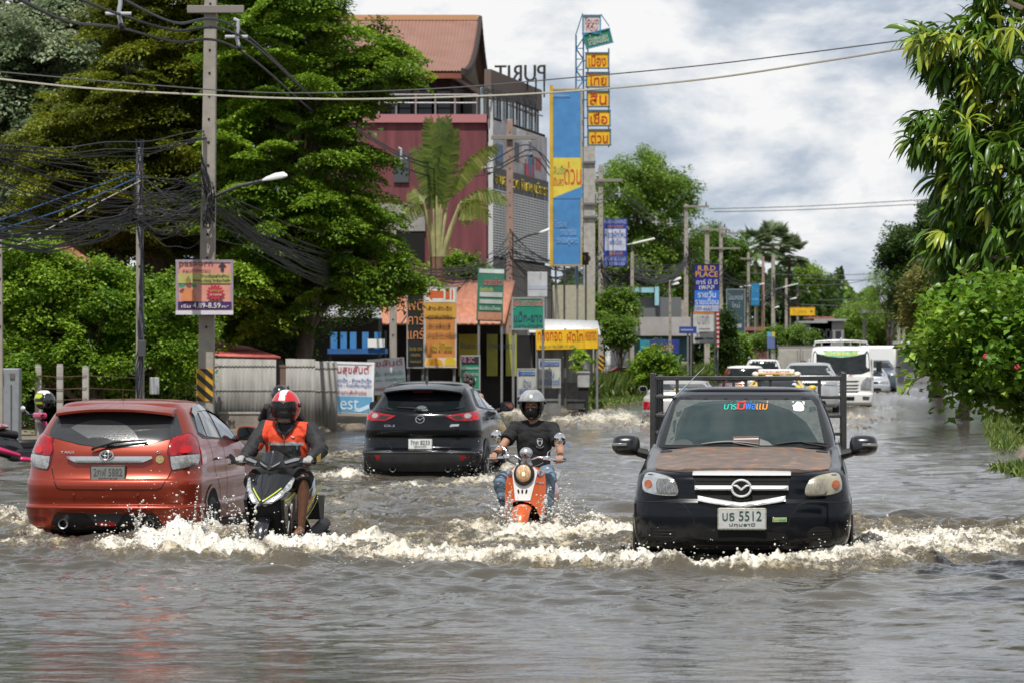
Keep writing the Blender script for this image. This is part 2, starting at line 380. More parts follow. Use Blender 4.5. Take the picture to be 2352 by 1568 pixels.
# ---------------------------------------------------------------- flood water, road bed, banks
def D(py): return F * EYE / (py - HZ)
def build_water():
 rng = np.random.default_rng(5)
 d1 = np.array([D(p) for p in np.arange(1660,1330,-1.0)])
 d2 = np.arange(d1[-1] + 0.028,40.2,0.028)
 d3 = np.array([D(p) for p in np.arange(1190,830,-1.0)]); d3 = d3[d3 > 40.25]
 ds = np.concatenate([[-250,-60,0,10,15],d1,d2,d3,[900,1500,3000,6000]])
 inner = np.linspace(-1.12,1.12,861)
 outer = np.array([1.25,1.5,2.0,3.2,8.0])
 u = np.concatenate([-outer[::-1],inner,outer])
 hw = np.maximum(0.1333 * ds,2.6)
 XX = u[None,:] * hw[:,None]
 far = np.abs(u) > 1.2
 XX[:,far] += (np.sign(u) * (np.abs(u) - 1.12) * 40)[None,far]
 YY = np.repeat(ds[:,None],len(u),1)
 H = np.zeros_like(XX)
 sp = np.gradient(ds)[:,None] * np.ones_like(XX)
 patch = 0.35 + 1.1 * fbm(XX * 0.22,YY * 0.12,3,3)
 calm = np.clip((YY - 21.0) / 12.0,0.0,1.0) ** 1.3
 for k in range(70):
  lam = 0.15 * (1.5 / 0.15) ** rng.random()
  th = rng.normal(math.pi / 2,0.62); kx = math.cos(th) * 2 * math.pi / lam; ky = math.sin(th) * 2 * math.pi / lam
  ph = rng.random() * 6.28
  a = 0.0052 * lam ** 0.75
  fade = np.clip((lam / (2.6 * sp)) - 0.6,0,1)
  c = (0.10 + 0.90 * calm)
  H += a * fade * c * patch * np.sin(kx * XX + ky * YY + ph + 1.3 * vnoise(XX * 0.5 + k,YY * 0.5,k))
 H += 0.35 * np.abs(H) * np.sign(H) * (H > 0)
 H *= (ds[:,None] > 17)
 W = [
 (1700,1312,1.15,0.40,0.0,0.10,1.25),(1480,1305,0.55,0.5,0.2,0.10,1.2),(1960,1296,0.5,0.7,-0.3,0.13,1.2),
 (2090,1272,0.75,1.1,0.25,0.16,1.15),(2260,1262,0.9,1.5,0.3,0.12,0.95),(2380,1235,0.8,1.2,0.2,0.12,0.9),
 (1990,1225,0.30,1.6,0.0,0.07,0.7),(2120,1215,0.7,1.0,0.1,0.06,0.6),
 (1320,1298,0.7,0.55,0.1,0.13,1.2),(1150,1290,0.8,0.6,-0.1,0.11,1.1),(960,1284,0.75,0.55,0.1,0.11,1.0),
 (820,1268,0.55,0.7,0.0,0.13,1.05),(1250,1245,0.9,0.9,0.1,0.06,0.8),(1000,1240,1.0,0.9,0.0,0.05,0.62),(1400,1235,0.5,0.9,0,0.08,0.95),
 (440,1285,0.60,0.42,0.05,0.25,1.5),(585,1290,0.45,0.38,-0.1,0.15,1.3),(350,1272,0.38,0.5,0.3,0.17,1.15),
 (700,1272,0.40,0.55,-0.2,0.17,1.15),(500,1240,0.6,0.6,0,0.14,1.1),(250,1262,0.45,0.45,0.2,0.06,0.7),
 (25,1205,0.35,0.9,0.2,0.14,1.05),(70,1235,0.35,0.5,0.3,0.09,0.95),(150,1262,0.6,0.4,0.1,0.04,0.5),(10,1255,0.5,0.6,0.0,0.06,0.7),
 (790,1215,0.35,0.8,0,0.08,0.8),(760,1165,0.4,2.0,0.1,0.04,0.55),
 (1160,1228,0.40,0.6,0.1,0.07,1.15),(1300,1232,0.45,0.7,-0.2,0.10,1.2),(1225,1236,0.5,0.4,0,0.03,0.9),(1350,1210,0.4,0.9,0.0,0.08,0.95),(1120,1215,0.4,0.9,0,0.07,0.8),
 (788,1100,0.5,1.4,0.1,0.08,1.15),(960,1122,1.1,0.8,0.0,0.03,0.95),(1118,1112,0.5,1.0,0,0.06,1.1),(1190,1085,0.4,1.6,0.2,0.07,0.9),
 (860,1140,1.6,2.4,0,0.02,0.45),(1120,1150,1.6,2.2,0,0.02,0.42),(780,1050,0.4,3.0,0,0.06,0.8),
 (1190,958,0.7,2.6,0.0,0.16,1.2),(1300,972,0.9,3.0,0.1,0.10,0.9),(1420,975,1.1,3.2,0.1,0.18,1.2),(1480,985,0.7,3.0,0,0.12,1.0),(1400,950,1.0,5.0,0,0.1,0.8),
 (1540,972,0.7,3.2,0,0.1,1.0),(1960,968,0.5,2.0,0,0.18,1.0),(1930,985,0.6,2.0,0,0.1,0.9),(2030,965,0.5,2.5,0,0.08,0.7),(1985,935,0.9,6.0,0,0.1,0.6),
 (2040,909,0.9,9.0,0,0.12,0.7),(2060,893,0.9,9.0,0,0.12,0.6),(1320,940,0.8,3.0,0,0.1,0.5),
 (1000,1258,3.2,2.4,0,0.03,0.62),(2150,1262,1.9,2.6,0.1,0.04,0.66),(1500,1292,1.6,0.9,0,0.05,0.7),(560,1272,1.3,0.9,0,0.05,0.75),(1000,1200,2.6,2.0,0,0.02,0.45),
 (205,1332,0.45,0.25,0,0.03,0.35),(930,1375,0.45,0.2,0,0.03,0.3),(1100,1368,0.4,0.2,0,0.025,0.3),(1300,1395,0.5,0.25,0,0.03,0.22),
 ]
 wx = XX + 0.34 * (fbm(XX * 1.7,YY * 1.2,11,3) - 0.5) * 2; wy = YY + 0.5 * (fbm(XX * 1.7 + 40,YY * 1.2,12,3) - 0.5) * 2
 Hh = np.zeros_like(XX); Fm = np.zeros_like(XX)
 for (px,py,lx,ly,rt,h,fo) in W:
  if py > 1228: h *= .5 if 735 < px < 1500 else .7
  d = D(py); cx = X(px,d); c_,s_ = math.cos(rt),math.sin(rt)
  ax = ((wx - cx) * c_ + (wy - d) * s_) / lx; ay = (-(wx - cx) * s_ + (wy - d) * c_) / ly
  g = np.exp(-(np.abs(ax) ** 2.2 + np.abs(ay) ** 2.0))
  Hh = np.maximum(Hh,h * g) + 0.25 * np.minimum(Hh,h * g); Fm = np.maximum(Fm,fo * g) + 0.3 * np.minimum(Fm,fo * g)
 b1 = np.abs(fbm(XX * 3.2,YY * 2.4,21,4) - 0.5) * 2; b2 = np.abs(fbm(XX * 9,YY * 7,22,3) - 0.5) * 2; b3 = np.abs(fbm(XX * 24,YY * 20,23,2) - 0.5) * 2
 big = fbm(XX * 1.6,YY * 1.1,24,2)
 H += Hh * (0.15 + 1.5 * b1 + 0.55 * big) + np.clip(Fm,0,1.2) * (0.04 * b1 + 0.065 * b2 + 0.045 * b3) - 0.012 * np.clip(Fm,0,1)
 fl = fbm(XX * 1.1,YY * 0.5,31,5,0.62); mid = np.clip((YY - 31) / 8,0,1) * np.clip((75 - YY) / 25,0,1)
 Fm = Fm + 0.30 * mid * np.clip((fl - 0.50) * 7,0,1)
 n = len(u); r = len(ds)
 V = np.stack([XX,YY,H],-1).reshape(-1,3)
 i = np.arange((r - 1) * n).reshape(r - 1,n)[:,:-1].ravel()
 Q = np.stack([i,i + 1,i + n + 1,i + n],1)
 o = np_mesh('water',V,Q,[water_mat()],{'foam': Fm.ravel(),'crest': np.clip(Hh * 4,0,1).ravel()},'POINT',smooth=True)
 tag(o,'brown flood water covering the whole street',None,None,'structure')
 return XX,YY,H,Fm,Hh
def water_mat():
 m = bpy.data.materials.new('flood_water'); m.use_nodes = True; nt = m.node_tree; N = nt.nodes; L = nt.links
 b = N['Principled BSDF']; out = N['Material Output']
 geo = N.new('ShaderNodeNewGeometry')
 def mapping(s):
  mp = N.new('ShaderNodeMapping'); mp.inputs['Scale'].default_value = s; L.new(geo.outputs['Position'],mp.inputs[0]); return mp.outputs[0]
 def noise(vec,sc,det,ro):
  n = N.new('ShaderNodeTexNoise'); n.inputs['Scale'].default_value = sc; n.inputs['Detail'].default_value = det; n.inputs['Roughness'].default_value = ro
  L.new(vec,n.inputs['Vector']); return n.outputs['Fac']
 def math_(op,a,b_,clamp=False):
  n = N.new('ShaderNodeMath'); n.operation = op; n.use_clamp = clamp
  for k,v in enumerate((a,b_)):
   if v is None: continue
   if isinstance(v,(int,float)): n.inputs[k].default_value = v
   else: L.new(v,n.inputs[k])
  return n.outputs[0]
 v1 = mapping((0.65,1.0,1.0))
 at = N.new('ShaderNodeAttribute'); at.attribute_name = 'foam'; foam = at.outputs['Fac']
 ns = noise(mapping((1,0.8,1)),5.5,8,0.72); nf = noise(mapping((1,1,1)),26,4,0.7)
 br = math_('MULTIPLY_ADD',ns,1.5);
 k = math_('ADD',math_('MULTIPLY',math_('SUBTRACT',ns,0.5),2.6),math_('MULTIPLY',math_('SUBTRACT',nf,0.5),1.5))
 mask = math_('MULTIPLY',math_('SUBTRACT',math_('ADD',foam,math_('MULTIPLY',k,1.25)),0.60),2.0,True)
 mask = math_('MULTIPLY',mask,math_('MULTIPLY',foam,5.0,True),True)
 rp = N.new('ShaderNodeValToRGB'); el = rp.color_ramp.elements
 el[0].position = 0.0; el[0].color = (0.22,0.17,0.10,1); el[1].position = 1.0; el[1].color = (0.77,0.745,0.69,1)
 e = el.new(0.42); e.color = (0.42,0.345,0.22,1); e = el.new(0.68); e.color = (0.64,0.59,0.49,1)
 tone = math_('ADD',math_('MULTIPLY',noise(mapping((1,1,1)),8.0,6,0.7),1.25),math_('MULTIPLY',math_('SUBTRACT',foam,0.9),0.55)); L.new(math_('SUBTRACT',tone,0.02,True),rp.inputs['Fac'])
 mud = N.new('ShaderNodeValToRGB'); mud.color_ramp.elements[0].color = (0.050,0.046,0.039,1); mud.color_ramp.elements[1].color = (0.095,0.086,0.070,1)
 mud.color_ramp.elements[0].position = 0.3; mud.color_ramp.elements[1].position = 0.7
 L.new(noise(mapping((0.35,0.2,1)),1.0,5,0.6),mud.inputs['Fac'])
 aer = N.new('ShaderNodeMix'); aer.data_type = 'RGBA'; aer.inputs['B'].default_value = (0.20,0.155,0.085,1)
 ac = N.new('ShaderNodeAttribute'); ac.attribute_name = 'crest'
 L.new(ac.outputs['Fac'],aer.inputs['Factor']); L.new(mud.outputs['Color'],aer.inputs['A'])
 mx = N.new('ShaderNodeMix'); mx.data_type = 'RGBA'
 L.new(mask,mx.inputs['Factor']); L.new(aer.outputs['Result'],mx.inputs['A']); L.new(rp.outputs['Color'],mx.inputs['B'])
 L.new(mx.outputs['Result'],b.inputs['Base Color'])
 b.inputs['IOR'].default_value = 1.33
 L.new(math_('ADD',math_('MULTIPLY',mask,0.5),0.07),b.inputs['Roughness'])
 hgt = math_('ADD',math_('ADD',math_('MULTIPLY',noise(v1,2.6,4,0.55),0.034),math_('MULTIPLY',noise(v1,36,2,0.6),0.0022)),math_('MULTIPLY',noise(v1,11,3,0.6),0.010))
 sep = N.new('ShaderNodeSeparateXYZ'); L.new(geo.outputs['Position'],sep.inputs[0])
 near = N.new('ShaderNodeMapRange'); near.inputs['From Min'].default_value = 19; near.inputs['From Max'].default_value = 34; near.inputs['To Min'].default_value = 0.38
 near.inputs['To Max'].default_value = 1.0; L.new(sep.outputs['Y'],near.inputs['Value'])
 hgt = math_('ADD',math_('MULTIPLY',hgt,near.outputs[0]),math_('MULTIPLY',math_('MULTIPLY',nf,mask),0.02))
 bp = N.new('ShaderNodeBump'); bp.inputs['Strength'].default_value = 1.0; bp.inputs['Distance'].default_value = 1.0
 L.new(hgt,bp.inputs['Height']); L.new(bp.outputs[0],b.inputs['Normal'])
 return m
WX,WY,WH,WF,WHH = build_water()
def build_beds():
 asph = mat('asphalt',(0.05,0.048,0.045),0.9,var=0.3,scale=2)
 mb = MB(); mb.add([(-700,-260,-0.42),(700,-260,-0.42),(1500,6000,-0.42),(-1500,6000,-0.42)],[(0,1,2,3)],asph)
 tag(mb.build('road',smooth=0),'asphalt road under the flood water',None,None,'structure')
 dirt = mat('dirt',(0.17,0.14,0.10),0.95,var=0.4,scale=1.5,bump=0.5,bscale=8)
 def bank(name,edge,side,label):
  pts = [(X(px,D(py)),D(py)) for px,py in edge]; mb = MB(); n = len(pts)
  vs = [(x,y,-0.25) for x,y in pts] + [(x - side * 0.35,y,0.10) for x,y in pts] + [(x - side * (40 + 0.7 * y),y * 1.02,0.16) for x,y in pts]
  fs = [(i,i + 1,n + i + 1,n + i) for i in range(n - 1)] + [(n + i,n + i + 1,2 * n + i + 1,2 * n + i) for i in range(n - 1)]
  mb.add(vs,fs,dirt); tag(mb.build(name),label,None,None,'structure')
 bank('roadside_ground',[(-900,1075),(-150,1062),(110,1048),(330,1014),(500,1004),(750,992),(900,978),(1120,962),(1330,946),(1490,922),(1600,893),(1700,868),(1800,846),(1880,829),(1925,817),(1940,811)],1,'dirt verge on the left of the flooded street')
 bank('right_bank',[(3300,1220),(2700,1150),(2420,1112),(2300,1050),(2290,985),(2270,935),(2190,880),(2140,850),(2095,833),(2040,818),(1990,811)],-1,'grassy verge on the right of the flooded street')
build_beds()
def _ico():
 t = (1 + 5 ** 0.5) / 2
 v = np.array([(-1,t,0),(1,t,0),(-1,-t,0),(1,-t,0),(0,-1,t),(0,1,t),(0,-1,-t),(0,1,-t),(t,0,-1),(t,0,1),(-t,0,-1),(-t,0,1)],float)
 v /= np.linalg.norm(v[0])
 f = np.array([(0,11,5),(0,5,1),(0,1,7),(0,7,10),(0,10,11),(1,5,9),(5,11,4),(11,10,2),(10,7,6),(7,1,8),(3,9,4),(3,4,2),(3,2,6),(3,6,8),(3,8,9),(4,9,5),(2,4,11),(6,2,10),(8,6,7),(9,8,1)])
 return v,f
def blobs(name,C,Rr,m,label,stretch=None):
 v,f = _ico(); n = len(C)
 S = np.repeat(Rr[:,None],3,1) if stretch is None else Rr[:,None] * stretch
 V = (C[:,None,:] + v[None] * S[:,None,:]).reshape(-1,3)
 Q = (f[None] + (np.arange(n) * 12)[:,None,None]).reshape(-1,3)
 o = np_mesh(name,V,Q,[m],smooth=True); return tag(o,label,None,None,'stuff')
def build_spray():
 rng = np.random.default_rng(8)
 froth = mat('froth',(0.70,0.68,0.63),0.35,var=0.0); froth2 = mat('water_drops',(0.62,0.60,0.56),0.06,spec=0.8)
 wgt = (np.clip(WF - 0.75,0,1) * np.clip(WHH * 6,0,1.5)); sp = np.gradient(WY[:,0])[:,None] * np.gradient(WX,axis=1)
 w = (wgt * sp).ravel(); w[~np.isfinite(w)] = 0; w = np.clip(w,0,None); w /= w.sum()
 idx = rng.choice(len(w),9000,p=w)
 x = WX.ravel()[idx] + rng.normal(0,0.03,len(idx)); y = WY.ravel()[idx] + rng.normal(0,0.05,len(idx)); hh = WHH.ravel()[idx]
 z = WH.ravel()[idx] + rng.gamma(1.0,1.0,len(idx)) * 0.13 * np.clip(hh,0,0.35)
 r = np.clip(rng.lognormal(-5.35,0.5,len(idx)),0.002,0.016)
 st = 0.7 + 0.7 * rng.random((len(idx),3))
 blobs('foam_froth',np.stack([x,y,z],1),r,froth,'white froth along the breaking wave crests',st)
 SPR = [(440,34.0,0.8,0.40,520),(330,35.2,0.4,0.35,160),(600,33.2,0.45,0.14,160),(440,34.9,0.35,0.42,160),(560,34.0,0.10,0.5,90),(690,33.0,0.5,0.22,120),
  (1160,37.6,0.16,0.40,300),(1298,37.3,0.24,0.42,420),(1235,37.0,0.45,0.16,260),(1700,30.9,1.1,0.16,380),(2010,31.5,0.5,0.3,300),(2200,33.5,1.0,0.22,260),(1400,31.6,0.6,0.2,200),
  (1100,53.5,0.25,0.35,160),(835,53.5,0.2,0.25,80),(960,31.3,0.9,0.14,160),(1460,33.0,0.3,0.2,120)]
 C = []; Rr = []
 for px,d,sx,h,n in SPR:
  n = int(n * .6)
  C.append(np.stack([X(px,d) + rng.normal(0,sx * 0.6,n),d + rng.normal(0,0.3,n),np.abs(rng.exponential(h * 0.42,n)) * (0.4 + rng.random(n)) + 0.03],1)); Rr.append(np.clip(rng.lognormal(-5.5,0.5,n),0.002,0.013))
 for px,d,hh in [(305,35.3,0.34),(318,35.3,0.28),(455,34.9,0.5),(470,34.8,0.42),(560,34.2,0.5),(572,34.1,0.42),(1160,37.5,0.45),(1172,37.5,0.38),(1185,37.4,0.3),(1262,37.2,0.42),(1280,37.2,0.36),(1310,37.3,0.3),(1245,37.2,0.3),(1296,37.3,0.44),(1152,37.6,0.3)]:
  for q in range(2):
   n = 30; t = np.linspace(0,1,n); a = rng.normal(0,0.14); b = rng.normal(0,0.1); k = hh * (0.6 + 0.5 * rng.random())
   C.append(np.stack([X(px,d) + rng.normal(0,.05) + a * t + rng.normal(0,0.008,n),d + b * t + rng.normal(0,0.01,n),0.05 + k * (t - 0.35 * t * t) * 1.4 + rng.normal(0,0.008,n)],1))
   Rr.append(np.clip(0.011 * (1 - 0.6 * t) * rng.lognormal(0,0.35,n),0.004,0.024))
 C = np.concatenate(C); Rr = np.concatenate(Rr)
 blobs('water_spray',C,Rr,froth2,'drops of splashed water thrown up by the vehicles',0.8 + 0.7 * rng.random((len(C),3)))
build_spray()
# ---------------------------------------------------------------- vehicles: a shell of stacked plan sections, with panels laid on it
class Shell:
 """local frame: near face at y = 0 (towards the camera), far face at y = length, x across, z above the water.
 keys: rows (z, half width, near y, near bow, corner width, corner depth, far y)"""
 def __init__(s,keys,far=(0.10,0.25,0.2),bulge=0.02):
  k = np.array(keys,float); s.k = k; s.z0,s.z1 = k[0,0],k[-1,0]; s.far = far; s.bulge = bulge
 def par(s,z): return [float(pchip(s.k[:,0],s.k[:,i],[z])[0]) for i in range(1,7)]
 def near(s,x,z,off=0.0):
  w,yn,bow,rx,rc,yf = s.par(min(max(z,s.z0),s.z1)); a = min(abs(x),w * 0.9995)
  t = max(0.0,(a - (w - rx)) / rx); y = yn + bow * (a / w) ** 2 + rc * (1 - math.sqrt(max(0,1 - t * t)))
  e = 2e-3;
  a2 = min(a + e,w * 0.9999); t2 = max(0.0,(a2 - (w - rx)) / rx)
  sl = (yn + bow * (a2 / w) ** 2 + rc * (1 - math.sqrt(max(0,1 - t2 * t2))) - y) / max(1e-6,a2 - a) if a2 > a else 3.0
  q = math.sqrt(1 + sl * sl); sg = 1 if x >= 0 else -1
  return Vector((sg * (a + off * sl / q),y - off / q,z))
 def farside(s,x,z,off=0.0):
  w,yn,bow,rx,rc,yf = s.par(min(max(z,s.z0),s.z1)); b,rx,rc = s.far; a = min(abs(x),w * 0.999)
  t = max(0.0,(a - (w - rx)) / rx); return Vector((x,yf - b * (a / w) ** 2 - rc * (1 - math.sqrt(max(0,1 - t * t))) + off,z))
 def ring(s,z):
  w,yn,bow,rx,rc,yf = s.par(z); fb,frx,frc = s.far; pts = []
  xs = [(w - rx) * t for t in (0,.35,.7,1.0)] + [(w - rx) + rx * math.sin(q) for q in np.linspace(0.2,math.pi / 2,9)]
  h = [(x,yn + bow * (x / w) ** 2 + rc * (1 - math.sqrt(max(0,1 - max(0,(x - w + rx) / rx) ** 2)))) for x in xs]
  y0 = h[-1][1]; y1 = yf - fb - frc
  side = [(w + s.bulge * math.sin(math.pi * t),y0 + (y1 - y0) * t) for t in np.linspace(0,1,14)[1:-1]]
  xf = [(w - frx) + frx * math.sin(q) for q in np.linspace(math.pi / 2,0.2,7)] + [(w - frx) * t for t in (1.0,.6)]
  g = [(x,yf - fb * (x / w) ** 2 - frc * (1 - math.sqrt(max(0,1 - max(0,(x - w + frx) / frx) ** 2)))) for x in xf]
  half = h + side + g
  return half + [(0,yf)] + [(-x,y) for x,y in half[::-1] if x > 1e-6]
 def side(s,sg):
  """surface fn(y, z) of the flank; sg = +1 right, -1 left"""
  def fn(y,z,off=0.0):
   w,yn,bow,rx,rc,yf = s.par(min(max(z,s.z0),s.z1)); fb,frx,frc = s.far
   y0 = yn + bow + rc; y1 = yf - fb - frc
   if y < y0:
    q = min(1,(y0 - y) / rc); x = w - rx + rx * math.sqrt(max(0,1 - q * q))
   elif y > y1:
    q = min(1,(y - y1) / (frc)); x = w - frx + frx * math.sqrt(max(0,1 - q * q))
   else: x = w + s.bulge * math.sin(math.pi * (y - y0) / max(1e-6,y1 - y0))
   return Vector((sg * (x + off),y,z))
  return fn
 def top(s,x,y,off=0.0):
  """height of a near-horizontal area (bonnet) at x, y"""
  lo,hi = s.z0,s.z1
  for _ in range(26):
   m_ = (lo + hi) / 2
   if s.near(x,m_).y < y: lo = m_
   else: hi = m_
  return Vector((x,y,lo + off))
 def mesh(s,mb,m,n=70,zlo=None,zhi=None,cap=True):
  zs = sorted(set([round(float(v),4) for v in np.linspace(zlo or s.z0,zhi or s.z1,n)] + [round(float(v),4) for v in s.k[:,0] if (zlo or s.z0) <= v <= (zhi or s.z1)]))
  rings = [[Vector((x,y,z)) for x,y in s.ring(z)] for z in zs]
  mb.loft(rings,m,True,cap,cap); return mb
 def roof(s,mb,m,rise=0.05,k=7):
  """close the top with a crowned lid"""
  r0 = s.ring(s.z1); cx = 0; ys = [p[1] for p in r0]; cy = (min(ys) + max(ys)) / 2; rings = []
  for i in range(k + 1):
   t = i / k; f = math.cos(t * math.pi / 2) ** 0.8 if i < k else 0.02
   rings.append([Vector((x * f,cy + (y - cy) * f,s.z1 + rise * math.sin(t * math.pi / 2))) for x,y in r0])
  mb.loft(rings,m,True,False,True); return mb
def mirror_poly(p): return [(-x,z) for x,z in p][::-1]
def wheel(parent,x,y,zc,r=0.31,w=0.2,rim=True,name='wheel'):
 sg = 1 if x > 0 else -1; Ry = Matrix.Rotation(R(90) * sg,3,'Y')
 mb = MB(); pr = [(r * 0.62,-w / 2),(r * 0.9,-w / 2),(r * 0.985,-w * 0.42),(r,-w * 0.2),(r,w * 0.2),(r * 0.985,w * 0.42),(r * 0.9,w / 2),(r * 0.62,w / 2)]
 mb.lathe(pr,RUBBER,32,Ry,(x,y,zc)); t = mb.build(name,parent)
 if rim:
  mb = MB(); mb.lathe([(0.03,w * 0.47),(r * 0.14,w * 0.47),(r * 0.18,w * 0.42),(r * 0.58,w * 0.44),(r * 0.62,w * 0.49),(r * 0.62,w * 0.3)],STEEL,24,Ry,(x,y,zc))
  for k in range(5):
   q = 2 * math.pi * k / 5; c = Vector((x + sg * w * 0.47,y + math.cos(q) * r * 0.36,zc + math.sin(q) * r * 0.36))
   mb.box(c,(0.03,r * 0.44,r * 0.12),STEEL,rx=q)
  mb.build('rim',t,bev=0.004)
 return t
def plate(parent,fn,x0,z0,x1,z1,top,bot,frame,face=None,ink=None,off=0.012):
 face = face or mat('plate_white',(0.72,0.72,0.70),0.45,var=0.08,scale=20); ink = ink or mat('plate_ink',(0.02,0.02,0.02),0.5)
 y = fn((x0 + x1) / 2,(z0 + z1) / 2,off).y
 mb = MB(); mb.prism(chaikin([(x0,z0),(x1,z0),(x1,z1),(x0,z1)],1,0.04),y - 0.012,y + 0.03,frame); o = mb.build('number_plate',parent,bev=0.003)
 h = z1 - z0; w = x1 - x0; e = 0.06 * h
 mb = MB(); mb.box(((x0 + x1) / 2,y - 0.013,(z0 + z1) / 2),(w - 2.2 * e,0.006,h - 2.2 * e),face); mb.build('plate_face',o)
 mb = MB(); mb.text(top,x0 + 0.1 * w,z0 + 0.42 * h,x1 - 0.1 * w,z0 + 0.86 * h,y - 0.017,ink,0.003); mb.text(bot,x0 + 0.24 * w,z0 + 0.14 * h,x1 - 0.24 * w,z0 + 0.32 * h,y - 0.017,ink,0.003); mb.build('lettering',o)
 return o
def wing_emblem(parent,c,r,m,name='emblem'):
 mb = MB(); x,y,z = c; n = 40
 mb.tube([(x + r * math.cos(q),y,z + r * 0.86 * math.sin(q)) for q in np.linspace(0,2 * math.pi,n + 1)],r * 0.13,m,8,cap=False)
 for sg in (-1,1):
  mb.tube([(x + sg * r * 0.86,y,z + r * 0.30),(x + sg * r * 0.52,y,z + r * 0.26),(x + sg * r * 0.2,y,z + r * 0.02),(x,y,z - r * 0.18)],[r * 0.06,r * 0.13,r * 0.13,r * 0.12],m,8)
 return mb.build(name,parent)
def oval_emblem(parent,c,r,m):
 mb = MB(); x,y,z = c
 def el(cx,cz,a,b,t): mb.tube([(cx + a * math.cos(q),y,cz + b * math.sin(q)) for q in np.linspace(0,2 * math.pi,37)],t,m,6,cap=False)
 el(x,z,r,r * 0.68,r * 0.13); el(x,z + 0.22 * r,r * 0.70,r * 0.28,r * 0.08); el(x,z - 0.02 * r,r * 0.28,r * 0.58,r * 0.09)
 return mb.build('emblem',parent)
def wing_mirror(parent,x,y,z,w,h,m,sg,glass=False,arm=0.1,dp=0.16):
 """door mirror: shaped housing on a short arm; glass faces the camera when seen from behind"""
 mb = MB(); prof = [(-0.5,-0.35),(-0.42,-0.5),(0.3,-0.48),(0.5,-0.2),(0.48,0.25),(0.34,0.48),(-0.30,0.5),(-0.48,0.3)]
 pf = chaikin([(sg * a * w,b * h) for a,b in prof],2); rings = []
 for t,f in ((0,0.9),(0.02,1.0),(0.5,0.98),(0.8,0.82),(0.95,0.55),(1.0,0.25)):
  yy = y + dp * t if glass else y + dp * (1 - t); rings.append([Vector((x + a * f,yy,z + b * f)) for a,b in pf])
 mb.loft(rings,m,True,True,True)
 mb.tube([(x - sg * (w * 0.4),y + dp * 0.5,z - h * 0.30),(x - sg * (w * 0.5 + arm),y + dp * 0.6,z - h * 0.42)],[h * 0.2,h * 0.24],BLACKP,8)
 o = mb.build('wing_mirror',parent)
 if glass:
  mb = MB(); mb.prism([(x + a * 0.86,z + b * 0.84) for a,b in pf],y - 0.004,y + 0.01,mat('mirror_glass',(0.05,0.055,0.06),0.03,0.9)); mb.build('mirror_glass',o)
 return o
def lamp_glass(name,col,emit=0.0): return mat(name,col,0.08,coat=0.5,emit=(*col,emit) if emit else None)
TAIL = mat('tail_lamp_red',(0.30,0.006,0.012),0.10,coat=0.6,var=0.35,scale=14)
TAILLIT = mat('tail_lamp_lit',(0.42,0.008,0.012),0.1,emit=(1.0,0.03,0.02,0.10))
CLEARL = mat('clear_lamp',(0.36,0.36,0.36),0.12,0.35,var=0.35,scale=30,coat=0.6)
AMBER = mat('amber_lamp',(0.32,0.085,0.03),0.25,coat=0.4,var=0.3,scale=30)
BRIGHT = mat('bright_chrome',(0.80,0.80,0.80),0.25,0.45)  # whitish, less metallic base: the sky's reflection is put into the chrome colour
SEAM = mat('panel_gap',(0.004,0.004,0.004),0.8)
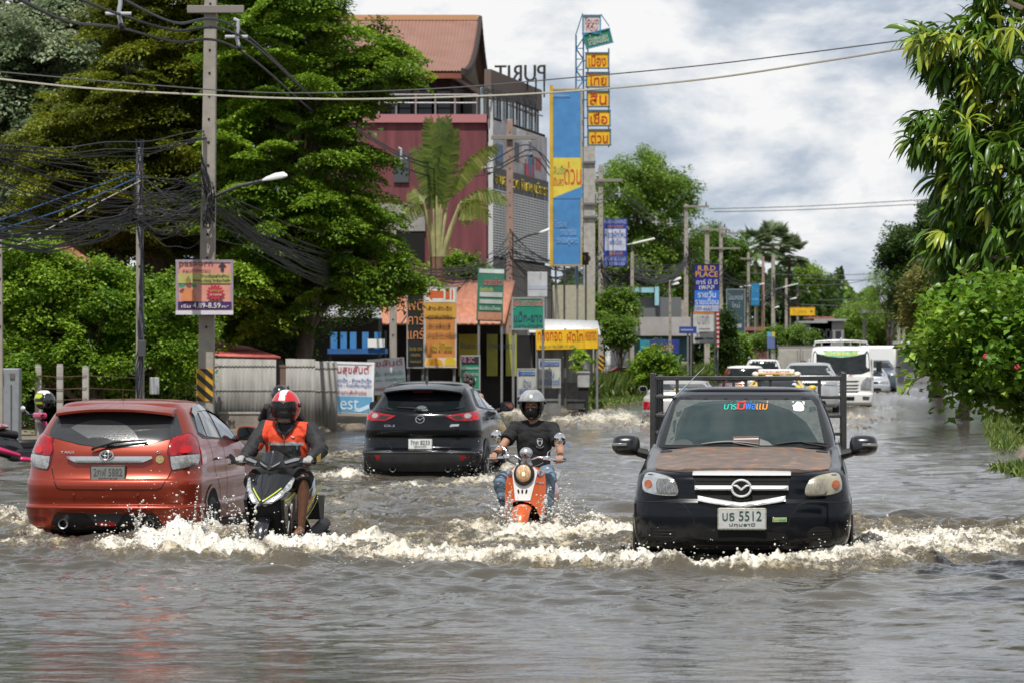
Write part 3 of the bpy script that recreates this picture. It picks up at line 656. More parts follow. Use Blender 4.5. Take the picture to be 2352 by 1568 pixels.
# ---------------------------------------------------------------- black pickup with the rusty bonnet
def build_pickup():
 d = 31.5; t = thing('pickup_truck','black pickup truck with a rusty bonnet and steel cargo rack, driving towards the viewer','pickup truck',(X(1703,d),d,0),-ROAD + R(0.5))
 blk = mat('pickup_black',(0.004,0.005,0.008),0.12,spec=0.32)
 dust = mat('pickup_black_dusty',(0.012,0.012,0.014),0.38,coat=0.5,var=0.9,scale=5)
 rust = mat('rusty_bonnet',(0.085,0.052,0.036),0.5,col2=(0.36,0.15,0.062),scale=11,bump=0.10,bscale=40,stretch=(0.6,1.0,1),coat=0.1)
 nt = rust.node_tree
 rp = [n for n in nt.nodes if n.type == 'VALTORGB'][0]; e = rp.color_ramp.elements.new(0.55); e.color = (0.165,0.118,0.092,1); rp.color_ramp.elements[0].color = (0.105,0.083,0.072,1)
 S = Shell([
  (0.10,0.80,0.10,0.07,0.30,0.22,4.9),(0.16,0.855,0.03,0.07,0.30,0.24,5.0),(0.24,0.885,0.0,0.07,0.30,0.25,5.0),(0.40,0.90,-0.01,0.07,0.28,0.24,5.0),
  (0.50,0.90,0.005,0.07,0.28,0.24,5.0),(0.56,0.885,0.04,0.07,0.28,0.24,5.0),(0.66,0.872,0.055,0.08,0.28,0.26,5.0),(0.735,0.862,0.09,0.10,0.27,0.28,5.0),
  (0.765,0.852,0.17,0.12,0.26,0.30,5.0),(0.82,0.838,0.52,0.14,0.24,0.30,5.0),(0.88,0.826,0.92,0.14,0.22,0.28,5.0),(0.925,0.812,1.22,0.14,0.20,0.24,5.0),(0.955,0.795,1.36,0.12,0.20,0.22,5.0),
  ],bulge=0.015)
 C = Shell([(0.93,0.775,1.22,0.16,0.16,0.20,3.05),(1.00,0.765,1.335,0.15,0.16,0.20,3.05),(1.15,0.725,1.60,0.14,0.15,0.2,3.02),(1.30,0.665,1.87,0.13,0.15,0.2,2.98),(1.375,0.63,2.03,0.13,0.15,0.2,2.94),(1.405,0.60,2.15,0.12,0.15,0.2,2.88)],far=(0.03,0.1,0.08),bulge=0.01)
 mb = MB(); S.mesh(mb,blk,60); mb.build('body',t,smooth=50)
 mb = MB(); C.mesh(mb,blk,40,cap=False); C.roof(mb,blk,0.045); mb.build('cab',t,smooth=50)
 N = S.near; T = S.top; WN = C.near
 mb = MB(); bp = [(-0.725,1.20),(-0.735,0.75),(-0.72,0.36),(-0.64,0.27),(-0.50,0.195),(-0.40,0.175),(0.40,0.175),(0.50,0.195),(0.64,0.27),(0.72,0.36),(0.735,0.75),(0.725,1.20),(0.4,1.27),(0,1.285),(-0.4,1.27)]
 def bon(x,y,off=0.0):
  p = T(x,y,off); a = abs(x); p.z += 0.022 * (1 / (1 + math.exp((a - 0.50) / 0.022))) * min(1,max(0,(1.35 - y) / 0.4)) ; return p
 mb.patch(bp,bon,rust,0.05,0.010,0.03); hood = mb.build('bonnet',t)
 mb = MB()
 for sg in (-1,1): mb.patch(chaikin([(sg * 0.62,1.08),(sg * 0.72,1.10),(sg * 0.70,1.18),(sg * 0.60,1.16)],2),bon,BLACKP,0.04,0.016,0.01)
 mb.build('washer_vent',hood)
 ws = [(-0.675,0.955),(0.675,0.955),(0.60,1.29),(0.565,1.335),(-0.565,1.335),(-0.60,1.29)]
 fr = [(-0.735,0.935),(0.735,0.935),(0.63,1.33),(0.58,1.365),(-0.58,1.365),(-0.63,1.33)]
 mb = MB(); mb.patch(fr,WN,BLACKP,0.05,0.004,0.012); wf = mb.build('windscreen_surround',t)
 scr = mat('windscreen_glass',(0.020,0.034,0.034),0.07,spec=0.6,coat=0.3,var=0.35,scale=2.2)
 mb = MB(); mb.patch(ws,WN,scr,0.05,0.009,0.008); gl = mb.build('windscreen',t)
 film = mat('dust_film',(0.085,0.10,0.095),0.4,var=0.3,scale=30)
 mb = MB()
 mb.patch([(-0.675,0.957),(-0.60,0.957),(-0.585,1.12),(-0.53,1.26),(-0.40,1.315),(-0.10,1.333),(-0.565,1.333),(-0.60,1.29)],WN,film,0.05,0.0105,0.003)
 mb.patch([(0.675,0.957),(0.605,1.28),(0.565,1.333),(0.02,1.333),(0.2,1.31),(0.38,1.25),(0.52,1.15),(0.615,1.0),(0.63,0.957)],WN,film,0.05,0.0105,0.003)
 mb.build('dust',gl)
 cols = [(0.0,0.55,0.42),(0.0,0.35,0.7),(0.8,0.04,0.05),(0.03,0.2,0.7),(0.85,0.3,0.02)]
 words = [('บา',-0.185,-0.115,0),('ร',-0.11,-0.08,0),('มี',-0.075,-0.005,2),('พ่อ',0.0,0.085,3),('แม่',0.092,0.185,4)]
 for w_,x0,x1,k in words:
  mb = MB(); hi = 0.065 if k in (0,) else 0.085
  mb.text(w_,x0,1.255,x1,1.255 + (0.045 if w_ in ('บา','ร') else 0.075),0,mat('sticker_%d' % k,cols[k],0.5),0.002,fn=lambda u,v,o: WN(u,v,0.012 + o),slant=0.12)
  mb.build('sticker_lettering',gl)
 mb = MB(); wst = mat('white_sticker',(0.85,0.85,0.85),0.6)
 mb.patch(chaikin([(0.41,1.245),(0.50,1.24),(0.505,1.275),(0.49,1.30),(0.475,1.318),(0.44,1.325),(0.425,1.30),(0.40,1.29),(0.415,1.268)],1),WN,wst,0.03,0.013,0.004)
 mb.patch([(0.395,1.318),(0.415,1.315),(0.412,1.326)],WN,wst,0.03,0.013,0.004); mb.patch([(0.485,1.325),(0.507,1.322),(0.505,1.29)],WN,wst,0.03,0.013,0.004); mb.build('torn_sticker',gl)
 mb = MB(); card = mat('dash_card',(0.10,0.07,0.06),0.35,coat=0.4); mb.patch([(-0.095,0.957),(0.125,0.957),(0.12,1.035),(-0.10,1.03)],WN,card,0.04,0.0102,0.002)
 mb.patch([(-0.09,1.005),(0.12,1.008),(0.12,1.016),(-0.09,1.012)],WN,mat('paper_glint',(0.75,0.6,0.55),0.3),0.05,0.0115,0.002); mb.build('dashboard_card',gl)
 mb = MB(); mb.patch([(-0.625,0.957),(-0.43,0.957),(-0.45,0.985),(-0.49,1.003),(-0.535,1.006),(-0.59,0.992)],WN,mat('dash_grey',(0.05,0.06,0.06),0.5),0.04,0.0102,0.002)
 mb.patch([(0.13,0.957),(0.24,0.957),(0.20,0.99),(0.13,1.012)],WN,mat('dash_light',(0.16,0.17,0.16),0.5),0.04,0.0102,0.002); mb.build('dashboard',gl)
 for x0,x1 in ((-0.36,0.12),(0.26,0.68)):
  mb = MB(); p = [WN(x0 + (x1 - x0) * t_,0.962 + 0.020 * math.sin(math.pi * min(1,t_ * 1.0)) + 0.004,0.03) for t_ in np.linspace(0,1,9)]
  mb.tube(p,[0.006,0.009,0.011,0.012,0.012,0.011,0.010,0.008,0.006],BLACKP,6); a = WN(x0 + (x1 - x0) * 0.55,0.98,0.035); b = WN(x1,0.945,0.03); mb.tube([a,(a + b) / 2,b],0.008,BLACKP,6); mb.build('wiper',t)
 hl = [(-0.775,0.755),(-0.735,0.768),(-0.60,0.742),(-0.525,0.70),(-0.495,0.575),(-0.52,0.562),(-0.69,0.570),(-0.795,0.60),(-0.80,0.68)]
 for sg in (-1,1):
  pl = chaikin([(a * -sg * 1.03,b) for a,b in hl],2,0.2)
  hz = mat('lamp_housing_clear',(0.50,0.52,0.54),0.12,0.55,coat=1,var=0.35,scale=12) if sg < 0 else mat('lamp_housing_hazed',(0.34,0.31,0.235),0.30,0.1,coat=0.5,var=0.25,scale=8)
  mb = MB(); mb.patch(pl,N,BLACKP,0.05,0.004,0.02); mb.build('headlamp_gasket',t)
  cx = sum(a for a,b in pl) / len(pl); cz = sum(b for a,b in pl) / len(pl)
  mb = MB(); mb.patch([(cx + (a - cx) * 0.945,cz + (b - cz) * 0.93) for a,b in pl],N,hz,0.04,0.012,0.02,bulge=0.012); h = mb.build('headlamp',t)
  lens = mat('lamp_lens_clear',(0.20,0.20,0.20),0.1,0.4,coat=1,var=0.75,scale=45,stretch=(3,1,0.5)) if sg < 0 else mat('lamp_lens_hazed',(0.27,0.25,0.20),0.3,0.15,coat=0.4,var=0.35,scale=40,stretch=(3,1,0.5))
  mb = MB(); mb.patch(chaikin([(sg * 0.69,0.70),(sg * 0.66,0.715),(sg * 0.56,0.70),(sg * 0.52,0.65),(sg * 0.515,0.585),(sg * 0.55,0.578),(sg * 0.69,0.582)],2),N,lens,0.04,0.030,0.012,bulge=0.008); mb.build('lens',h)
  mb = MB(); mb.patch([(sg * (0.755 + 0.029 * math.cos(q)),0.665 + 0.034 * math.sin(q)) for q in np.linspace(0,6.1,14)],N,AMBER,0.03,0.030,0.012,bulge=0.008); mb.build('indicator',h)
 mb = MB(); mb.patch([(-0.395,0.735),(0.395,0.735),(0.385,0.60),(0.36,0.545),(0.0,0.49),(-0.36,0.545),(-0.385,0.60)],N,DARK,0.06,0.004,0.03); gr = mb.build('grille',t)
 mb = MB()
 mb.ribbon([(-0.375,0.695),(0.375,0.695)],N,0.008,DARK,0.007)
 mb.build('grille_slat',gr)
 def bar(z,h,wd,dz,name,off=0.03):
  mb = MB(); fn = lambda x,v,o: N(x,v,o)
  up = [(x,z(x) + h(x) / 2) for x in np.linspace(-wd,wd,17)]; dn = [(x,z(x) - h(x) / 2) for x in np.linspace(wd,-wd,17)]
  mb.patch(up + dn,fn,BRIGHT,0.012,off,0.04,bulge=0.014); return mb.build(name,gr)
 bar(lambda x: 0.768,lambda x: 0.058,0.40,0,'chrome_bar',0.035); bar(lambda x: 0.638,lambda x: 0.036,0.382,0,'chrome_bar'); bar(lambda x: 0.498 + 0.055 * (abs(x) / 0.36) ** 1.2,lambda x: 0.042,0.358,0,'chrome_bar')
 wing_emblem(gr,(0.0,-0.012,0.635),0.078,BRIGHT)
 mb = MB(); mb.prism([(0.074 * math.cos(q),0.635 + 0.062 * math.sin(q)) for q in np.linspace(0,6.2,28)],0.005,0.03,BLACKP); mb.build('emblem_back',gr)
 mb = MB(); mb.patch(chaikin([(-0.34,0.285),(0.34,0.285),(0.40,0.20),(-0.40,0.20)],1),N,DARK,0.06,0.004,0.02); mb.build('bumper_intake',t)
 for sg in (-1,1):
  mb = MB(); mb.patch(chaikin([(sg * 0.55,0.32),(sg * 0.73,0.325),(sg * 0.75,0.21),(sg * 0.53,0.20)],2),N,DARK,0.05,0.003,0.02); fo = mb.build('fog_recess',t)
  mb = MB()
  for z in (0.235,0.26,0.285): mb.ribbon([(sg * 0.56,z),(sg * 0.72,z + 0.004)],N,0.007,BLACKP,0.008)
  mb.build('recess_slat',fo)
 mb = MB(); mb.ribbon([(-0.88,0.515),(-0.55,0.53),(-0.47,0.50),(-0.40,0.40),(-0.38,0.33)],N,0.006,SEAM,0.002); mb.ribbon([(0.88,0.515),(0.55,0.53),(0.47,0.50),(0.40,0.40),(0.38,0.33)],N,0.006,SEAM,0.002)
 mb.ribbon([(-0.42,0.165),(0.36,0.165)],N,0.012,dust,0.004); mb.build('bumper_crease',t)
 plate(t,N,-0.195,0.295,0.205,0.475,'บธ 5512','ปทุมธานี',mat('plate_frame_worn',(0.45,0.44,0.38),0.4,0.5,var=0.4,scale=30),mat('plate_faded',(0.50,0.50,0.49),0.5,var=0.12,scale=25),mat('plate_green',(0.01,0.06,0.045),0.5))
 mb = MB(); mb.patch([(0.255,0.36),(0.37,0.362),(0.37,0.398),(0.255,0.396)],N,mat('bumper_sticker',(0.35,0.55,0.25),0.5),0.04,0.006,0.004); o = mb.build('bumper_sticker',t)
 mb = MB(); mb.text('B.I.T',0.26,0.368,0.298,0.388,0,mat('sticker_red',(0.6,0.05,0.02),0.5),0.002,fn=lambda u,v,o_: N(u,v,0.008 + o_)); mb.text('V-PLAST',0.305,0.37,0.366,0.388,0,mat('sticker_ink',(0.03,0.05,0.03),0.5),0.002,fn=lambda u,v,o_: N(u,v,0.008 + o_)); mb.build('lettering',o)
 mgl = mat('mirror_shell',(0.010,0.010,0.012),0.28,coat=0.5)
 for sg in (-1,1):
  o = wing_mirror(t,sg * 1.015,1.22,0.955,0.245,0.185,mgl,sg,arm=0.06,dp=0.17)
  mb = MB(); mb.prism([(sg * 1.0,0.952),(sg * 1.13,0.952),(sg * 1.13,0.975),(sg * 1.0,0.975)],1.195,1.23,mat('repeater',(0.2,0.2,0.2),0.2,coat=0.6)); mb.build('side_repeater',o,bev=0.004)
 for sg in (-1,1):
  f = S.side(sg); g = C.side(sg)
  mb = MB(); mb.ribbon([(1.42,0.93),(1.36,0.3),(1.5,0.12)],f,0.01,SEAM,0.003); mb.ribbon([(2.75,0.94),(2.75,0.15)],f,0.01,SEAM,0.003); mb.build('door_seam',t)
  mb = MB(); mb.patch([(1.75,0.99),(2.75,0.99),(2.75,1.30),(2.2,1.30)],g,GLASS,0.08,0.004,0.01); mb.build('side_window',t)
  mb = MB(); mb.patch([(1.06 + 0.42 * math.cos(q),0.1 + 0.42 * math.sin(q)) for q in np.linspace(0,math.pi,16)],f,DARK,0.06,0.004,0.02); mb.build('wheel_arch',t)
  mb = MB(); mb.box((sg * 0.905,0.62,0.22),(0.03,0.05,0.36),dust); mb.build('mudflap',t,bev=0.01)
  mb = MB(); mb.box((sg * 0.885,2.55,0.84),(0.03,0.16,0.03),CHROME); mb.build('door_handle',t,bev=0.008)
  wheel(t,sg * 0.80,1.06,0.02,0.34,0.22)
  wheel(t,sg * 0.80,4.0,0.02,0.34,0.22)
 rk = mat('rack_steel',(0.045,0.045,0.045),0.45,0.2,var=0.3,scale=12)
 rack = bpy.data.objects.new('cargo_rack',None); COL.objects.link(rack); rack.parent = t
 mb = MB(); y0,y1 = 3.15,4.95; zt = 1.515
 def bar_(a,b,w=0.05):
  a = Vector(a); b = Vector(b); c = (a + b) / 2; dx = b - a; mb.box(c,(max(abs(dx.x),w),max(abs(dx.y),w),max(abs(dx.z),w)),rk)
 bar_((-0.835,y0,zt),(0.835,y0,zt),0.040)
 for sg in (-1,1):
  bar_((sg * 0.86,y0,0.86),(sg * 0.86,y0,zt + 0.05),0.05); bar_((sg * 0.86,y1,0.86),(sg * 0.86,y1,zt + 0.023),0.05)
  for z in (zt - 0.0,zt - 0.17,zt - 0.34,zt - 0.50): bar_((sg * 0.86,y0 + 0.03,z - 0.004),(sg * 0.86,y1,z - 0.004),0.036)
  for z in (zt - 0.17,zt - 0.34,zt - 0.50): bar_((sg * 0.655,y0,z),(sg * 0.835,y0,z),0.03)
  for y in (3.6,4.05,4.5): bar_((sg * 0.86,y,0.9),(sg * 0.86,y,zt - 0.02),0.032)
 for x in (-0.22,-0.13,-0.02,0.10,0.20): bar_((x,y0,zt - 0.14),(x,y0,zt - 0.02),0.028)
 for x in (-0.64,0.64): bar_((x,y0,0.95),(x,y0,zt - 0.02),0.03)
 bar_((-0.63,y0 - 0.004,zt - 0.145),(0.63,y0 - 0.004,zt - 0.145),0.03); mb.build('rack_bar',rack,bev=0.006)
 mb = MB(); mb.tube([C.near(-0.62,1.345,0.02),C.near(-0.62,1.345,0.02) + Vector((0.27,0.05,0.27))],[0.006,0.003],STEEL,6); mb.build('aerial',t)
 mb = MB(); mb.ell(C.near(-0.62,1.345,0.01),0.018,BLACKP,10,8); mb.build('aerial_base',t)
 return t
# ---------------------------------------------------------------- orange-red hatchback, seen from behind
def build_hatchback():
 d = 36.0; t = thing('hatchback_car','orange red hatchback driving away on the left with a silver bar across its tailgate','car',(X(246,d),d,0),-ROAD - R(1.0))
 red = mat('hatchback_orange',(0.28,0.034,0.014),0.32,0.45,coat=0.5); lip = red
 S = Shell([
  (0.06,0.80,0.10,0.10,0.28,0.22,4.0),(0.12,0.825,0.035,0.10,0.28,0.24,4.05),(0.20,0.84,0.02,0.10,0.28,0.25,4.08),(0.275,0.85,-0.015,0.11,0.28,0.25,4.1),(0.292,0.852,-0.022,0.11,0.28,0.25,4.1),
  (0.312,0.848,0.0,0.11,0.28,0.25,4.1),(0.325,0.838,0.02,0.11,0.28,0.25,4.1),(0.40,0.838,0.0,0.11,0.28,0.26,4.1),(0.50,0.842,-0.015,0.11,0.28,0.27,4.08),(0.545,0.84,0.0,0.11,0.28,0.27,4.05),(0.565,0.835,0.03,0.11,0.28,0.27,4.0),
  (0.68,0.825,0.075,0.11,0.27,0.27,3.5),(0.78,0.81,0.085,0.11,0.26,0.28,3.3),(0.86,0.79,0.115,0.11,0.25,0.29,3.0),(0.94,0.755,0.165,0.10,0.22,0.27,2.85),(1.02,0.715,0.235,0.09,0.20,0.25,2.65),
  (1.12,0.665,0.335,0.08,0.18,0.22,2.35),(1.20,0.615,0.42,0.07,0.17,0.20,2.1),(1.245,0.565,0.48,0.07,0.16,0.18,1.95)],far=(0.12,0.3,0.25),bulge=0.03)
 mb = MB(); S.mesh(mb,red,90,cap=False); S.roof(mb,red,0.055); mb.build('body',t,smooth=50)
 N = S.near; RS = S.side(1); LS = S.side(-1)
 mb = MB(); rings = []
 for x in np.linspace(-0.56,0.56,21):
  q = abs(x) / 0.56; ye = 0.20 + 0.10 * q ** 2; z = 1.215 - 0.045 * q ** 2.2
  rings.append([Vector((x,ye,z)),Vector((x,ye + 0.004,z - 0.022)),Vector((x,ye + 0.25,z - 0.055)),Vector((x,0.62,z - 0.02)),Vector((x,0.62,z + 0.055)),Vector((x,0.40,z + 0.040))])
 mb.loft(rings,red,True,True,True); mb.build('spoiler',t)
 gl = [(-0.60,0.955),(-0.30,0.885),(-0.1,0.860),(0.1,0.858),(0.30,0.875),(0.635,0.955),(0.645,1.0),(0.575,1.155),(0.52,1.19),(-0.52,1.19),(-0.56,1.155),(-0.615,1.0)]
 mb = MB(); mb.patch(gl,N,mat('sky_grey_glass',(0.035,0.037,0.04),0.14,coat=0.4),0.05,0.006,0.015); g = mb.build('rear_window',t)  # glass base lightened to stand in for the sky it reflects
 wipe = mat('wiped_glass',(0.085,0.088,0.092),0.26,coat=0.6,bump=0.12,bscale=60)
 mb = MB(); c = (-0.12,0.86); arc = [(c[0] + 0.40 * math.cos(q),c[1] + 0.255 * math.sin(q)) for q in np.linspace(R(12),R(136),20)]
 mb.patch([(c[0] + 0.13 * math.cos(q),c[1] + 0.05 + 0.04 * math.sin(q)) for q in np.linspace(R(136),R(20),8)] + arc,N,wipe,0.04,0.0075,0.004); mb.build('wiped_arc',g)
 mb = MB(); mb.tube([N(-0.155,0.835,0.03),N(-0.14,0.85,0.05),N(0.05,0.905,0.045),N(0.345,0.925,0.03)],[0.016,0.018,0.016,0.008],BLACKP,8,flat=0.8); mb.tube([N(-0.02,0.868,0.03),N(0.36,0.908,0.025)],0.007,BLACKP,6); mb.build('wiper',t)
 mb = MB(); mb.ribbon([(-0.555,0.66),(-0.54,0.60),(-0.485,0.475),(-0.44,0.462),(0.46,0.462),(0.51,0.478),(0.575,0.60),(0.595,0.66)],N,0.010,SEAM,0.002)
 mb.ribbon([(-0.85,0.318),(-0.53,0.335),(-0.50,0.318),(0.49,0.318),(0.53,0.337),(0.85,0.320)],N,0.006,mat('hatchback_seam',(0.10,0.012,0.006),0.5),0.003); mb.build('tailgate_seam',t)
 mb = MB(); sil = mat('silver_trim',(0.62,0.63,0.64),0.25,0.85); mb.patch([(-0.40,0.772),(0.405,0.774),(0.41,0.755),(0.31,0.712),(-0.31,0.712),(-0.395,0.753)],N,sil,0.04,0.03,0.035,bulge=0.008); mb.build('tailgate_bar',t)
 p = N(-0.012,0.782,0.05); oval_emblem(t,p,0.062,CHROME)
 mb = MB(); mb.prism([(p.x + 0.058 * math.cos(q),p.z + 0.041 * math.sin(q)) for q in np.linspace(0,6.2,24)],p.y + 0.004,p.y + 0.02,mat('emblem_dark',(0.08,0.08,0.085),0.3,0.6)); mb.build('emblem_back',t)
 mb = MB(); mb.text('YARIS',-0.47,0.797,-0.335,0.822,0,CHROME,0.004,fn=lambda u,v,o: N(u,v,0.004 + o)); mb.text('G',0.44,0.80,0.48,0.826,0,CHROME,0.004,fn=lambda u,v,o: N(u,v,0.004 + o)); mb.build('lettering',t)
 mb = MB(); mb.patch([(0.478 + 0.038 * math.cos(q),0.745 + 0.038 * math.sin(q)) for q in np.linspace(0,6.1,18)],N,mat('badge_gold',(0.38,0.30,0.14),0.4,0.3,var=0.4,scale=40),0.03,0.006,0.004); mb.build('round_badge',t)
 plate(t,N,-0.168,0.522,0.172,0.688,'2กฬ 5882','กรุงเทพมหานคร',mat('plate_frame_black',(0.02,0.02,0.02),0.4),mat('plate_dim',(0.20,0.20,0.19),0.5),mat('plate_ink_dim',(0.10,0.10,0.095),0.5))
 for sg in (-1,1):
  red_p = [(0.575,0.945),(0.63,0.965),(0.70,0.985),(0.735,0.95),(0.775,0.87),(0.795,0.80),(0.57,0.778),(0.552,0.82),(0.558,0.87)]
  clr_p = [(0.572,0.772),(0.795,0.79),(0.80,0.73),(0.79,0.69),(0.70,0.665),(0.60,0.650),(0.585,0.68)]
  mb = MB(); allp = [(0.562,0.945),(0.63,0.975),(0.705,0.995),(0.75,0.95),(0.79,0.88),(0.81,0.80),(0.81,0.70),(0.79,0.68),(0.70,0.652),(0.595,0.638),(0.572,0.68),(0.54,0.82)]
  sgp = lambda pl: [(sg * a,b) for a,b in pl]
  mb.patch(sgp(allp),N,mat('lamp_surround',(0.10,0.004,0.008),0.2,coat=0.5),0.04,0.005,0.02); base = mb.build('tail_lamp',t)
  mb = MB(); mb.patch(sgp(red_p),N,TAIL,0.035,0.014,0.02,bulge=0.012); mb.build('red_lens',base)
  mb = MB(); mb.patch(sgp(clr_p),N,CLEARL,0.035,0.014,0.02,bulge=0.010); mb.build('clear_lens',base)
  mb = MB(); mb.patch(sgp(chaikin([(0.63,0.80),(0.74,0.81),(0.72,0.87),(0.66,0.875)],2)),N,TAILLIT,0.03,0.027,0.01); mb.build('brake_light',base)
  sf = S.side(sg)
  mb = MB(); mb.patch([(0.46,0.86),(0.62,0.80),(0.64,0.78),(0.60,0.70),(0.42,0.685)],sf,TAIL,0.04,0.010,0.02); mb.build('side_lens',base)
 blkd = mat('diffuser_black',(0.010,0.010,0.011),0.35)
 mb = MB(); mb.patch([(-0.56,0.065),(-0.545,0.15),(-0.52,0.215),(-0.48,0.245),(-0.22,0.245),(-0.165,0.215),(-0.10,0.115),(0.08,0.115),(0.13,0.21),(0.19,0.24),(0.42,0.24),(0.47,0.21),(0.53,0.11),(0.54,0.065)],N,blkd,0.05,0.008,0.02); df = mb.build('diffuser',t)
 mb = MB(); mb.patch([(-0.20,0.235),(0.16,0.235),(0.08,0.125),(-0.10,0.125)],N,mat('diffuser_mid',(0.022,0.022,0.024),0.5),0.05,0.012,0.01); mb.patch([(-0.085,0.155),(0.075,0.155),(0.065,0.12),(-0.08,0.12)],N,TAIL,0.05,0.016,0.01); mb.build('rear_fog_lamp',df)
 for x in (-0.42,0.40):
  mb = MB(); q = N(x,0.14,0.0); mb.lathe([(0.034,0.0),(0.036,0.09),(0.046,0.095),(0.046,0.0)],STEEL,22,Matrix.Rotation(R(90),3,'X'),(x,q.y + 0.03,0.14)); mb.build('exhaust_tip',t)
  mb = MB(); mb.cyl((x,q.y + 0.0,0.14),0.035,0.02,DARK,'Y',18); mb.build('exhaust_bore',t)
 for sg in (-1,1):
  mb = MB(); mb.patch(chaikin([(sg * 0.60,0.20),(sg * 0.79,0.205),(sg * 0.80,0.16),(sg * 0.60,0.165)],1),N,mat('reflector',(0.10,0.004,0.004),0.2,coat=0.5),0.04,0.004,0.01); mb.build('reflector',t)
 for x in (-0.32,0.29):
  mb = MB(); mb.cyl((x,N(x,0.42,0.004).y,0.42),0.012,0.012,red,'Y',12); mb.build('parking_sensor',t)
 for sg in (-1,1):
  f = S.side(sg)
  mb = MB(); mb.patch([(0.62,0.98),(0.75,0.93),(2.55,0.87),(2.62,0.90),(2.35,1.04),(1.95,1.17),(1.5,1.222),(0.95,1.215),(0.70,1.14)],f,BLACKP,0.06,0.004,0.012); mb.build('window_frame',t)
  for pl in ([(0.66,0.99),(0.88,0.945),(0.98,1.17),(0.80,1.13)],[(0.93,0.945),(1.45,0.92),(1.50,1.185),(1.05,1.18)],[(1.55,0.915),(2.42,0.885),(2.2,1.06),(1.85,1.165),(1.58,1.185)]):
   mb = MB(); mb.patch(pl,f,mat('side_glass',(0.03,0.033,0.036),0.05,coat=0.5),0.06,0.009,0.008); mb.build('side_window',t)
  mb = MB(); mb.ribbon([(0.78,1.155),(1.0,1.21),(1.5,1.22),(1.95,1.165),(2.4,1.03)],f,0.055,mat('rain_visor',(0.03,0.03,0.045),0.12,coat=0.6),0.02); mb.build('rain_visor',t)
  mb = MB(); mb.ribbon([(1.50,0.91),(1.52,0.4),(1.50,0.14),(2.55,0.13)],f,0.009,SEAM,0.003); mb.ribbon([(0.90,0.93),(0.98,0.62),(1.18,0.42),(1.22,0.15),(1.5,0.14)],f,0.009,SEAM,0.003); mb.ribbon([(2.55,0.87),(2.62,0.4),(2.55,0.13)],f,0.009,SEAM,0.003); mb.build('door_seam',t)
  for y in (1.12,1.72):
   mb = MB(); mb.box(f(y,0.73,0.022),(0.03,0.15,0.028),CHROME); mb.build('door_handle',t,bev=0.010)
  for y in (0.80,3.32):
   mb = MB(); mb.patch([(y + 0.36 * math.cos(q),0.10 + 0.36 * math.sin(q)) for q in np.linspace(-0.1,math.pi + 0.1,20)],f,DARK,0.05,0.005,0.02); mb.build('wheel_arch',t)
   mb = MB(); mb.ribbon([(y + 0.375 * math.cos(q),0.10 + 0.375 * math.sin(q)) for q in np.linspace(0,math.pi,20)],f,0.035,red,0.010); mb.build('arch_lip',t)
   wheel(t,sg * 0.765,y,0.085,0.30,0.20)
  mb = MB(); mb.ribbon([(1.2,0.10),(2.9,0.10)],f,0.08,BLACKP,0.02); mb.build('sill_trim',t)
 for sg in (-1,1): wing_mirror(t,sg * 0.92,2.32,0.945,0.205,0.145,red,sg,True,arm=0.03,dp=0.13)
 z = S.z1 + 0.045; mb = MB(); mb.tube([(-0.012,0.78,z + 0.01),(-0.016,0.80,z + 0.12)],[0.004,0.003],mat('aerial_red',(0.05,0.008,0.008),0.5),6); mb.ell((-0.012,0.78,z),(0.025,0.035,0.014),BLACKP,10,6); mb.build('aerial',t)
 return t
